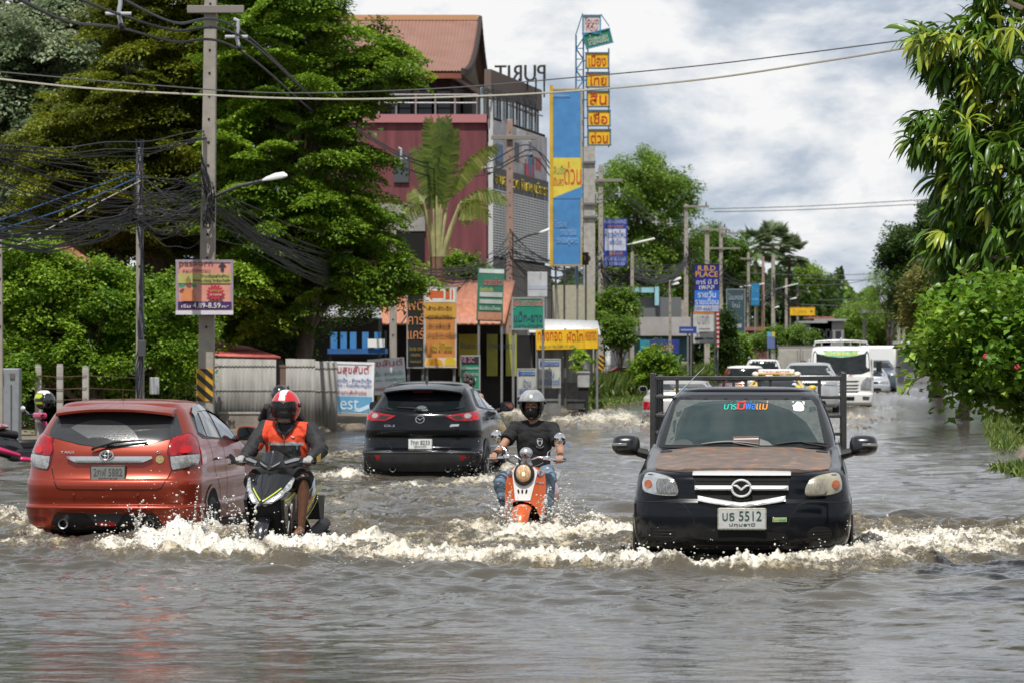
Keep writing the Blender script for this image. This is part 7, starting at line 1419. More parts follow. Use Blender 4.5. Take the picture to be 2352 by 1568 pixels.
def build_near_right():
 rng = random.Random(9); d = 29.0; base = (X(2560,d),d,.1); t = thing('mango_tree','mango tree with long drooping leaves hanging in from the right','tree',base)
 mm = leaf_mat('leaf_mango',(.03,.075,.010),(.12,.23,.022),(.42,.46,.06),.30,.32)
 limbs = [[(2560,380),(2460,250),(2330,130),(2200,95),(2115,105)],[(2560,300),(2440,120),(2330,30),(2260,-20)],[(2560,420),(2420,350),(2280,320),(2180,310),(2110,300)],[(2560,450),(2440,420),(2300,420),(2190,440)],[(2560,500),(2430,520),(2300,520),(2210,530)],[(2560,520),(2440,580),(2330,600),(2240,590)],[(2560,540),(2470,640),(2380,660)],[(2560,350),(2450,240),(2400,60),(2360,-60)],[(2330,130),(2280,160),(2200,200)],[(2280,320),(2230,370),(2160,400)]]
 mb = MB(); br = []
 for L_ in limbs:
  pts = [P(a,b,d) - Vector(base) + Vector((0,rng.uniform(-.5,.5),0)) for a,b in L_]; r0 = .05 if L_[0][0] > 2500 else .018; mb.tube(pts,[r0 * (1 - .8 * i / (len(pts) - 1)) for i in range(len(pts))],BARK,7)
 mb.tube([(0,0,-.1),(.0,0,1.2),(.0,0,Z(420,d)),(.05,0,Z(200,d))],[.2,.16,.12,.06],BARK,10); mb.build('trunk',t)
 poly = [(2232,-60),(2250,20),(2190,60),(2120,60),(2098,90),(2100,140),(2140,190),(2170,210),(2200,200),(2245,240),(2150,225),(2110,255),(2088,300),(2095,340),(2150,390),(2165,450),(2160,520),(2130,570),(2160,640),(2200,685),(2280,730),(2352,760),(2640,790),(2640,-60)]
 wh = []
 for px,py in rand_in_poly(poly,900,rng):
  e = edge_dist((px,py),poly); dp = rng.uniform(-1,1) * min(1.3,.15 + e / 160); p = P(px,py - 12,d) + Vector((0,dp,0)); out = Vector(((px - 2480) / 300,dp * .6,(420 - py) / 500)); out = out.normalized() if out.length > .01 else Vector((0,0,1))
  young = rng.random() < (.16 if e < 50 else .08); wh.append((p,out * .8,.95 if young else rng.uniform(.12,.62)))
 for px,py in [(2125,75),(2150,85),(2175,95),(2190,80),(2205,95),(2115,95),(2230,170),(2300,110),(2330,300),(2290,380),(2180,330)]: p = P(px,py,d - .3); wh.append((p,Vector((-.5,-.2,.3)),.93))
 for px,py in [(2100,275),(2120,262),(2140,290),(2165,275),(2115,310),(2145,325),(2185,300),(2205,130),(2170,150),(2215,215),(2190,250)]: p = P(px,py,d - .2); wh.append((p,Vector((-.6,-.2,.2)),.38))
 lance_leaves('crown',t,wh,base,mm,4)
 d = 26.5; base = (X(2420,d),d,.1); t = thing('flowering_bush','bright green flowering bush with a few pink blossoms below the mango tree','bush',base); bm = leaf_mat('leaf_bush',(.05,.13,.010),(.17,.31,.025),(.33,.47,.07),.33,.38)
 poly = [(2112,735),(2140,690),(2190,668),(2230,655),(2300,660),(2420,640),(2640,650),(2640,960),(2420,945),(2345,930),(2300,925),(2270,890),(2250,910),(2215,905),(2200,870),(2165,840),(2125,815),(2118,780)]
 o,cen = crown('foliage',t,poly,d,1.5,380,56,.19,.064,.048,bm,41,base=base,flat=.75,up=.35,tone=.42)
 trunk(t,base,(0,0,.9),.03,[tuple(c) for c in cen[::60]],4); mb = MB(); tw = mat('twig',(.16,.14,.07),.8)
 pts = [(2150,850),(2110,868),(2085,885),(2072,905)]; mb.tube([P(a,b,d - .1) - Vector(base) for a,b in pts],.004,tw,5); mb.build('twig',t)
 r2 = np.random.default_rng(5); C = [];
 for a,b in [(2120,858),(2105,868),(2100,880),(2090,872),(2082,888),(2075,895),(2128,845),(2090,850)]: C.append(np.array(P(a,b,d - .1)) - np.array(base))
 C = np.repeat(np.array(C),2,0) + r2.normal(0,.02,(16,3)); leaf_mesh('twig_leaves',C,r2.normal(0,1,(16,3)) + [0,0,-.5],r2.normal(0,1,(16,3)) + [0,-1,.8],.07,.05,.75 + .2 * r2.random(16),bm,t,r2)
 fl = mat('pink_petals',(.45,.03,.06),.6)
 for a,b in [(2336,842),(2264,818)]:
  mb = MB(); c = P(a,b,d - .75) - Vector(base)
  for k in range(5): q = k * 1.257 + a; mb.ell(c + Vector((math.cos(q) * .011,rng.uniform(-.01,.01),math.sin(q) * .011)),(.009,.005,.009),fl,8,6)
  mb.build('blossom',t)
 gm = leaf_mat('leaf_grass',(.05,.10,.015),(.14,.22,.035),(.30,.34,.09),.3)
 def grass(name,label,poly,n,ln,wd,seed,spread=.35,zb=.02):
  r = np.random.default_rng(seed); pts = rand_in_poly(poly,n,random.Random(seed)); C = []; A = []
  for px,py in pts: dd = D(py); C.append((X(px,dd),dd + r.normal(0,.1),zb + ln * .4)); A.append((r.normal(0,spread),r.normal(0,spread),1))
  C = np.array(C); o = leaf_mesh(name,C,np.array(A),r.normal(0,1,(n,3)) + [0,-1,0],ln,wd,r.random(n),gm,None,r,droop=.15); return tag(o,label,None,None,'stuff')
 grass('verge_grass','green weeds and grass growing at the right edge of the water',[(2262,970),(2330,960),(2460,960),(2520,1010),(2400,1010),(2330,1045),(2275,1035),(2265,1000)],1500,.30,.03,50,.55)
 grass('verge_grass','flat clump of grass in the water at the right edge',[(2275,1085),(2340,1078),(2460,1072),(2460,1100),(2350,1100)],900,.22,.03,51,.8,0.0)
 grass('verge_grass','green weeds along the left verge by the white metal fence',[(1340,918),(1490,895),(1490,914),(1345,936)],5200,.95,.05,52,.45,.1)
 grass('verge_grass','yellowed grass at the water edge on the left verge',[(1335,936),(1480,910),(1490,922),(1340,948)],1800,.25,.05,53,.8,.05)
 grass('verge_grass','weeds beyond the shrubs on the left verge',[(1490,908),(1600,880),(1700,858),(1700,868),(1500,920)],3000,1.1,.07,54,.5,.1)
build_trees(); build_palms(); build_near_right()
# ---------------------------------------------------------------- signs
def cm(c): return mat('col_%.2f_%.2f_%.2f' % c,c,.55,var=.16,scale=2.2)
RED,WHT,BLU,YEL,GRN,BLK,ORG,PNK = (.50,.03,.03),(.72,.72,.70),(.02,.06,.35),(.75,.45,.01),(.015,.20,.12),(.015,.015,.016),(.62,.16,.03),(.70,.24,.20)
def sign(name,label,rect,d,bg,els=(),posts=(),rz=0.0,frame=None,th=.06,cat='sign',tiltr=0.0,group=None,pm=None,zb=.05):
 """rect (x0, y0, x1, y1) measured on the photo at distance d; els in panel fractions, z up"""
 x0,x1 = X(rect[0],d),X(rect[2],d); z1,z0 = Z(rect[1],d),Z(rect[3],d); w,h = (x1 - x0) / max(.3,math.cos(rz)),z1 - z0; cx = (x0 + x1) / 2
 t = thing(name,label,cat,(cx,d,zb),rz,group); o0 = z0 - zb; t2 = t
 M = Matrix.Translation((0,0,o0 + h / 2)) @ Matrix.Rotation(tiltr,4,'Y') @ Matrix.Translation((0,0,-h / 2))
 mb = MB(M); mb.box((0,0,h / 2),(w,th,h),cm(bg)); pn = mb.build('panel',t,bev=.01)
 if frame is not None:
  mb = MB(M); f = .035 * min(w,h) + .015
  for bx in ((0,f / 2,w,f),(0,h - f / 2,w,f)): mb.box((bx[0],-.012,bx[1]),(bx[2] + .01,th,bx[3]),cm(frame))
  for sx in (-1,1): mb.box((sx * (w - f) / 2,-.012,h / 2),(f,th - .004,h - 2 * f),cm(frame))
  mb.build('frame',t)
 lay = th / 2 + .003; groups = {}
 for e in els:
  k = e[0]; c = cm(e[-1]); lay += .0025
  px = lambda u: (u - .5) * w; pz = lambda v: v * h
  key = ('lettering' if k in ('t','f') else 'arrow' if k == 'a' else 'band',e[-1],len(groups) if k == 'r' else 0)
  mb = groups.setdefault(key,MB(M))
  if k == 'r': mb.box((px((e[1] + e[3]) / 2),-lay,pz((e[2] + e[4]) / 2)),((e[3] - e[1]) * w,.006,(e[4] - e[2]) * h),c)
  elif k == 't': mb.text(e[1],px(e[2]),pz(e[3]),px(e[4]),pz(e[5]),-lay - .004,c,.006)
  elif k == 'f': mb.text(e[1],px(e[2]),pz(e[3]),px(e[4]),pz(e[5]),-lay - .004,c,.006,flip=True)
  elif k == 'p': mb.prism([(px(a),pz(b)) for a,b in e[1]],-lay - .004,-lay + .004,c)
  elif k == 'a':
   _,dr,a,b,a2,b2,_c = e; m_ = (b + b2) / 2; mm_ = (a + a2) / 2
   pl = [(a,m_),(a + .35 * (a2 - a),b2),(a + .35 * (a2 - a),b2 - .22 * (b2 - b)),(a2,b2 - .22 * (b2 - b)),(a2,b + .22 * (b2 - b)),(a + .35 * (a2 - a),b + .22 * (b2 - b)),(a + .35 * (a2 - a),b)] if dr == 'l' else [(mm_,b2),(a,m_),(a + .3 * (a2 - a),m_),(a + .3 * (a2 - a),b),(a2 - .3 * (a2 - a),b),(a2 - .3 * (a2 - a),m_),(a2,m_)]
   mb.prism([(px(u),pz(v)) for u,v in pl],-lay - .004,-lay + .004,c)
 for (k,c,_),mb in groups.items(): mb.build(k,pn)
 for u in posts:
  mb = MB(); mb.tube([((u - .5) * w,th / 2 + .035,-.15),((u - .5) * w,th / 2 + .035,o0 + h * .9)],.035,pm or cm((.2,.2,.2)),8); mb.build('post',t)
 return t
def build_signs():
 S = sign; g = 'roadside signs'
 S('direction_sign','salmon pink housing sign with an up arrow strapped to the tall concrete pole',(404,597,536,723),69.6,(.62,.27,.21),[('t','passorn',.06,.86,.64,.965,(.13,.06,.06)),('t','คอนโดมิเนียม',.12,.785,.60,.835,(.2,.1,.1)),('a','u',.74,.79,.88,.96,(.04,.03,.04)),('r',.04,.57,.97,.75,(.42,.40,.13)),('t','บ้านเดี่ยวสไตล์ใหม่',.44,.68,.93,.735,(.08,.05,.04)),('t','ติดถนนใหญ่ ใกล้รถไฟฟ้า',.30,.595,.95,.65,(.08,.05,.04)),
 ('r',.04,.10,.97,.235,(.05,.015,.10)),('t','4.89-8.59',.30,.12,.78,.215,WHT),('t','เริ่ม',.1,.125,.26,.19,WHT),('t','ลบ.*',.80,.125,.92,.175,WHT),('r',0,0,1,.075,(.62,.60,.66)),
 ('p',[(.54 + (.165 if i % 2 else .125) * math.cos(i * math.pi / 14) + .15,.40 + (.155 if i % 2 else .11) * math.sin(i * math.pi / 14)) for i in range(28)],(.45,.03,.05)),('t','ฟรีทุก',.60,.40,.80,.46,(.35,.45,.1)),('t','10 รายการ',.60,.345,.80,.38,WHT),
 ('p',[(.10,.245),(.12,.38),(.16,.47),(.22,.49),(.28,.46),(.32,.36),(.34,.245)],(.55,.20,.08)),('p',[(.05,.52),(.12,.56),(.18,.53),(.14,.49),(.07,.49)],(.03,.25,.13)),('p',[(.26,.53),(.33,.56),(.38,.52),(.32,.49)],(.03,.25,.13)),('p',[(.17,.62),(.22,.71),(.27,.62),(.22,.55)],(.22,.18,.05))],frame=(.30,.25,.30),th=.05)
 S('shop_sign','white restaurant sign with red heading leaning at the fence by the black crossover',(740,830,859,948),86,(.66,.67,.70),[('t','ร้านสุขสันต์',.12,.74,.90,.95,(.45,.06,.08)),('t','ก๋วยเตี๋ยวเป็ด - ข้าวหน้าเป็ด',.06,.61,.95,.69,(.07,.10,.35)),('t','ข้าวหมูแดง - ก๋วยเตี๋ยวหมูตุ๋น',.04,.51,.96,.59,(.07,.10,.35)),('t','อาหารตามสั่งเจ้าอร่อย',.24,.38,.86,.46,(.45,.06,.08)),('r',.26,.02,.98,.33,(.12,.33,.52)),('t','est',.36,.07,.72,.28,(.55,.68,.76)),('p',[(.62,.05),(.95,.20),(.95,.12),(.75,.03)],(.55,.68,.76))],(.02,.97),rz=R(-4),frame=(.75,.75,.75),tiltr=R(1.5))
 S('shop_sign','white restaurant sign behind the leaning one, half covered by it',(846,822,931,905),90,(.62,.64,.66),[('t','สุขสันต์',.05,.72,.95,.97,(.45,.06,.10)),('t','เป็ด - ข้าวหน้าเป็ด',.18,.52,.95,.64,(.15,.42,.40)),('t','แดง - ก๋วยเตี๋ยวหมู',.18,.34,.97,.46,(.15,.42,.40)),('t','อาหารตามสั่งเจ้าอร่อย',.10,.12,.97,.24,(.45,.10,.15))],(.1,.9),tiltr=R(-4))
 S('menu_board','yellow-green board standing behind the two white restaurant signs',(866,906,905,962),91,(.42,.38,.05),[('p',[(.1,.1),(.5,.9),(.9,.2)],(.10,.12,.03))],(.5,))
 S('workshop_sign','tall black garage sign with orange letters beside the arrow sign',(934,662,975,845),96,BLK,[('t','พติ',.08,.72,.95,.86,(.62,.25,.10)),('t','คาร์',.08,.54,.97,.68,(.62,.25,.10)),('t','แคร์',.05,.36,.97,.50,(.62,.25,.10)),('t','โทร 02-1234',.15,.22,.85,.27,(.35,.28,.05)),('t','เปิดทุกวัน',.25,.14,.75,.19,(.35,.28,.05)),('t','จันทร์-ศุกร์',.2,.06,.8,.10,(.35,.28,.05))],(.1,.9),frame=(.3,.3,.3))
 S('arrow_sign','tall orange car wash sign with a big orange arrow on white',(974,659,1049,845),95.6,(.55,.22,.05),[('r',0,.81,1,1,(.70,.69,.66)),('a','l',.07,.825,.60,.985,(.60,.12,.03)),('r',.66,.845,.79,.965,(.60,.12,.03)),('r',.84,.845,.89,.965,(.60,.12,.03)),('r',.01,.62,.99,.805,(.55,.30,.04)),('t','-ล้าง-อัด-ฉีด',.08,.71,.85,.765,(.10,.06,.04)),('t','-ดูดฝุ่น/พรม',.08,.61,.85,.665,(.10,.06,.04)),('t','-ขัดเคลือบสี',.08,.50,.80,.555,(.10,.06,.04)),('t','-ถ่ายน้ำมันเครื่อง',.06,.385,.98,.44,(.10,.06,.04)),('t','โทร\n086 5318980\n086 8118285',.22,.22,.85,.35,(.38,.36,.03)),('r',.01,.01,.99,.13,(.65,.55,.40)),('p',[(.05,.04),(.12,.12),(.4,.13),(.55,.09),(.6,.03)],(.70,.32,.02)),('p',[(.62,.03),(.66,.12),(.85,.15),(.97,.09),(.97,.03)],(.62,.42,.03))],(.08,.92),frame=(.45,.45,.45))
 S('notice_board','narrow green and black notice board behind the crossover roof',(1057,815,1103,895),94,GRN,[('r',0,.74,1,1,BLK),('t','SE 2C',.08,.80,.7,.95,(.5,.2,.3)),('t','คู่ซ่อมรถ',.1,.58,.9,.68,WHT),('t','แม็ก-ยาง',.1,.42,.9,.53,(.6,.35,.35)),('t','ปะยาง',.2,.26,.8,.37,WHT)],(.05,.95),frame=(.3,.3,.3))
 S('hanging_banner','tall green banner with red and white lines hung before the orange roof',(1096,617,1156,738),108,(.03,.16,.10),[('r',.05,.91,1,.985,(.55,.56,.55)),('t','ขายข้าว',.25,.68,.97,.83,(.55,.10,.15)),('r',.1,.46,.97,.55,(.45,.47,.45)),('r',.1,.33,.97,.41,(.40,.44,.40)),('t','ก๋วยเตี๋ยวเรือ',.1,.56,.6,.65,(.6,.6,.2)),('r',.06,.02,.97,.17,(.45,.20,.12)),('t','โทร 081 55',.10,.04,.92,.14,(.55,.30,.18)),('t','รับจัดเลี้ยง',.1,.21,.9,.29,(.55,.57,.5))],(.06,.94),tiltr=R(2))
 S('repair_sign','green tyre repair sign with red and black Thai lettering over the stalls',(1175,683,1251,758),106,(.01,.22,.14),[('t','คู่ซ่อมรถยนต์',.03,.66,.95,.97,(.66,.18,.20)),('t','แม็ก-ยาง',.07,.26,.93,.56,(.03,.05,.12)),('t','ปะยาง-ช่วงล่าง',.06,.06,.95,.22,(.03,.08,.12))],(.05,.95),frame=(.25,.3,.28))
 S('stall_banner','long yellow banner with red lettering across the food stall',(1231,757,1373,802),112,YEL,[('t','ทองทอด',.03,.45,.42,.90,(.52,.06,.01)),('t','ผัดไท',.50,.42,.76,.95,(.52,.06,.01)),('t','หอยทอด',.80,.45,.98,.90,(.50,.08,.02)),('t','พัดทอด จ.ๆ  โทร. 02-80-114  ทุกวัน',.05,.10,.62,.26,(.05,.10,.08)),('r',.776,0,.782,1,(.45,.25,.01))],(.01,.99),th=.02,tiltr=R(-1))
 for (r_,dd,lab) in (((1188,845,1232,911),108,'lower white and cream arrow sign with blue lettering, left of its twin'),((1237,823,1288,890),107,'higher white and cream arrow sign with blue lettering, right of its twin')):
  S('arrow_sign',lab,r_,dd,(.42,.43,.38),[('a','l',.05,.68,.20,.96,BLU),('r',.17,.75,.93,.89,(.05,.11,.32)),('t','ปลาวาฬ',.25,.77,.9,.87,(.3,.36,.48)),('t','บ้าน',.30,.38,.70,.64,(.05,.10,.32)),('t','เฟอร์นิเจอร์',.06,.10,.95,.36,(.05,.10,.32))],(.05,.95),frame=(.35,.36,.36),group=None)
 S('rental_sign','blue and white room rental sign fixed beside the third concrete pole',(1387,503,1440,612),178,(.50,.53,.64),[('r',0,.79,1,1,(.02,.04,.26)),('t','NAVA GRAND',.02,.90,.98,.98,(.35,.40,.60)),('t','นาวา แกรนด์',.15,.81,.85,.88,(.55,.25,.05)),('t','ห้องพักใหม่',.04,.60,.96,.76,(.07,.10,.32)),('t','ฟรีเน็ต',.24,.46,.76,.58,(.07,.10,.32)),('r',0,.22,1,.33,(.02,.04,.26)),('t','800 บาท',.24,.235,.8,.315,(.60,.28,.03)),('r',0,0,1,.20,(.03,.06,.32)),('t','02-978-1100\n02-738-100',.06,.02,.94,.18,(.4,.45,.6))],(),frame=(.03,.05,.25),th=.12)
 S('rental_sign','tall blue R.B.D PLACE sign with yellow lettering on a black post',(1594,607,1652,717),165,(.008,.015,.22),[('t','R.B.D',.16,.86,.84,.965,(.72,.38,.02)),('t','PLACE',.06,.73,.94,.845,(.72,.38,.02)),('t','อาร์ บี ดี',.08,.58,.92,.68,(.65,.65,.66)),('t','เพลส',.20,.47,.80,.56,(.65,.65,.66)),('r',.015,.14,.985,.45,(.02,.14,.52)),('t','รายวัน',.14,.30,.86,.44,(.65,.67,.7)),('t','รายเดือน',.04,.155,.96,.285,(.65,.67,.7)),('r',.015,.01,.985,.135,(.45,.47,.58)),('t','089-6663111',.04,.03,.96,.115,(.05,.08,.3))],(-.06,),frame=(.01,.01,.05),th=.2,pm=BLK and cm(BLK))
 S('map_sign','white map board with an orange top edge under the R.B.D PLACE sign',(1588,712,1642,788),166.5,(.48,.48,.47),[('r',0,.88,1,1,(.55,.20,.03)),('t','บจก',.25,.58,.75,.82,(.3,.3,.31)),('r',.3,.42,.8,.45,(.25,.25,.25)),('r',.3,.30,.7,.33,(.25,.25,.25)),('a','l',.12,.06,.35,.20,BLK),('r',.3,.10,.92,.16,BLK),('t','300 ม.',.5,.105,.85,.155,WHT)],(.0,1.0),frame=(.2,.2,.2))
 S('pole_sign','narrow red strip sign with white marks at the right of the map board',(1645,716,1652,798),167,(.45,.04,.05),[('r',.1,k / 8 + .02,.9,k / 8 + .07,(.6,.55,.55)) for k in range(8)],(.5,))
 S('street_sign','small blue arrow sign pointing right below the R.B.D PLACE sign',(1560,750,1600,766),164,(.02,.05,.25),[('r',.1,.4,.8,.6,(.3,.35,.5))],(.5,))
 S('teal_billboard','dark teal hoarding with pale Thai lettering beyond the R.B.D PLACE sign',(1668,664,1712,778),195,(.030,.062,.075),[('t','โฮมสเตย์',.12,.78,.88,.90,(.30,.36,.38)),('t','ใหม่',.3,.62,.7,.74,(.28,.33,.36)),('t','ริมน้ำ',.2,.38,.8,.46,(.25,.3,.32)),('r',.05,.22,.8,.30,(.35,.38,.39)),('t','02 8170',.25,.06,.85,.14,(.3,.33,.35))],(.08,.92),frame=(.2,.22,.24))
 S('blue_sign','small bright blue sign on a pole beyond the dark teal hoarding',(1725,652,1744,702),215,(.01,.16,.36),[('r',.1,.25,.9,.32,(.1,.3,.45)),('t','7 ราย',.1,.6,.9,.85,(.1,.32,.42))],(.5,))
 S('overhead_sign','long yellow sign hanging over the roadside far down the street',(1814,706,1872,725),245,(.72,.42,.01),[('t','ร้านอาหาร',.12,.2,.66,.85,(.42,.24,.02)),('t','+',.80,.3,.9,.75,(.1,.08,.02))],(.02,),frame=(.55,.3,.01))
 S('yellow_notice','small yellow notice with white top strapped low on a far pole',(1708,770,1720,812),195,(.70,.45,.02),[('r',0,.55,1,1,(.55,.55,.55))],(.5,))
 S('blue_notice','pale blue street notice behind the queue of cars',(1762,762,1780,800),205,(.10,.14,.30),[('r',0,.7,.6,1,(.1,.3,.45)),('r',.62,.7,1,1,(.55,.42,.05))],(.1,.9))
 S('shop_front_sign','blue shop board with yellow lettering behind the loose green shrub',(1470,780,1560,812),170,(.02,.04,.22),[('t','ดี เพลส',.30,.2,.85,.8,(.6,.35,.02)),('r',0,.0,.25,1,(.02,.22,.32))],(.02,.98))
 S('oval_sign','dark oval sign with gold script under the blue and yellow pylon',(1290,580,1352,609),131,(.05,.03,.02),[('p',[(.5 + .58 * math.cos(q),.5 + .55 * math.sin(q)) for q in np.linspace(0,6.1,30)],(.035,.022,.016)),('t','ภูธิดา',.12,.22,.88,.82,(.42,.27,.06))],(.1,.9),th=.1)
 S('blank_banner','blank pale grey banner hung between the poles by the lattice wall',(1212,625,1257,682),128,(.46,.47,.49),[('r',.05,.30,.95,.46,(.36,.40,.48)),('r',.62,.72,.68,.98,(.3,.31,.33))],(.04,.96),th=.03)
 S('pylon_billboard','tall blue and yellow pylon billboard leaning over the street',(1266,205,1337,612),130,(.06,.22,.48),[('r',0,.385,1,.61,(.62,.50,.06)),('p',[(0,.38),(1,.38),(1,.45)],(.06,.22,.48)),('t','ด่วน',.42,.46,.97,.59,(.55,.07,.03)),('t','สินเชื่อ',.08,.52,.46,.57,(.30,.35,.10)),('t','เงินสด',.06,.455,.40,.50,(.60,.12,.04)),('t','โทรเลย',.12,.22,.5,.26,(.25,.42,.66)),('t','รถแลกเงิน',.3,.175,.8,.215,(.25,.42,.66)),('t','วงเงินสูงสุด',.15,.12,.85,.165,(.25,.42,.66)),('t','เมืองไทยแคปปิตอล',.06,.955,.60,.97,(.3,.45,.66)),('r',-.05,0,.06,1.02,(.55,.34,.01))],(.15,.85),frame=(.45,.30,.02),th=.35)
 d = 152; t = thing('sign_tower','stack of five yellow signs and a tilted green sign on a blue lattice mast','sign tower',(X(1352,d),d,.1)); b0 = Vector(t.location); st = cm((.03,.15,.28)); mb = MB()
 xs = (X(1323,d) - b0.x,X(1340,d) - b0.x); zt = Z(82,d) - .1; zz0 = Z(600,d) - .1
 for x in xs:
  for y in (-.15,.15): mb.tube([(x,y,0),(x,y,zt)],.035,st,6)
 k = 0; z = zz0
 while z < zt - .3:
  for y in (-.15,.15): mb.tube([(xs[k % 2],y,z),(xs[(k + 1) % 2],y,z + .42)],.02,st,5)
  mb.tube([(xs[0],-.15,z),(xs[1],-.15,z)],.02,st,5); z += .42; k += 1
 mb.build('lattice_mast',t)
 for w_,(x0,y0,x1,y1),bg,ink,tl in [('เมือง',(1344,122,1399,160),YEL,(.50,.02,.02),0),('ไทย',(1345,167,1400,203),YEL,(.50,.02,.02),0),('สิน',(1347,210,1400,248),YEL,(.50,.02,.02),0),('เชื่อ',(1348,254,1402,292),YEL,(.50,.02,.02),0),('ด่วน',(1349,298,1403,336),YEL,(.50,.02,.02),0),('โฉนด\nที่ดิน',(1337,36,1380,80),(.55,.56,.56),(.45,.06,.06),0),('เล่มทะเบียน',(1341,73,1405,108),(.015,.20,.09),(.62,.64,.62),R(-14))]:
  cx,cz = X((x0 + x1) / 2,d) - b0.x,Z((y0 + y1) / 2,d) - .1; w,h = (x1 - x0) / F * d,(y1 - y0) / F * d; M = Matrix.Translation((cx,-.25,cz)) @ Matrix.Rotation(tl,4,'Y')
  mb = MB(M); mb.box((0,0,0),(w,.16,h),cm(bg)); p = mb.build('sign_box',t,bev=.02); mb = MB(M); e = .05
  for s_ in (-1,1): mb.box((0,-.03,s_ * (h / 2 - e / 2)),(w + .02,.18,e),cm((.05,.12,.20) if bg == YEL else (.05,.22,.36))); mb.box((s_ * (w / 2 - e / 2),-.03,0),(e,.17,h - 2 * e),cm((.05,.12,.20) if bg == YEL else (.05,.22,.36)))
  mb.build('frame',p); mb = MB(M); mb.text(w_,-w * .36,-h * .33,w * .36,h * .36,-.09,cm(ink),.012); mb.build('lettering',p)
 mb = MB();
 for x in (1350,1398): mb.tube([(X(x,d) - b0.x,-.14,Z(345,d)),(X(x,d) - b0.x,-.14,Z(60 if x < 1390 else 118,d))],.03,st,6)
 mb.tube([(X(1322,d) - b0.x,0,zt),(X(1338,d) - b0.x,-.2,Z(38,d))],.02,st,5); mb.tube([(X(1380,d) - b0.x,-.2,Z(40,d)),(X(1399,d) - b0.x,-.2,Z(68,d))],.02,st,5)
 for y in (100,140,185,230,272,316): mb.tube([(xs[1],0,Z(y,d) - .1),(X(1352,d) - b0.x,-.14,Z(y,d) - .1)],.025,st,5)
 mb.build('bracket',t)
 mb = MB(); mb.box((X(1352,d) - b0.x,.3,Z(600,d) / 2 + 2.2),(.42,.4,Z(340,d) + .0 - 1.0),CONC); mb.build('concrete_base',t)
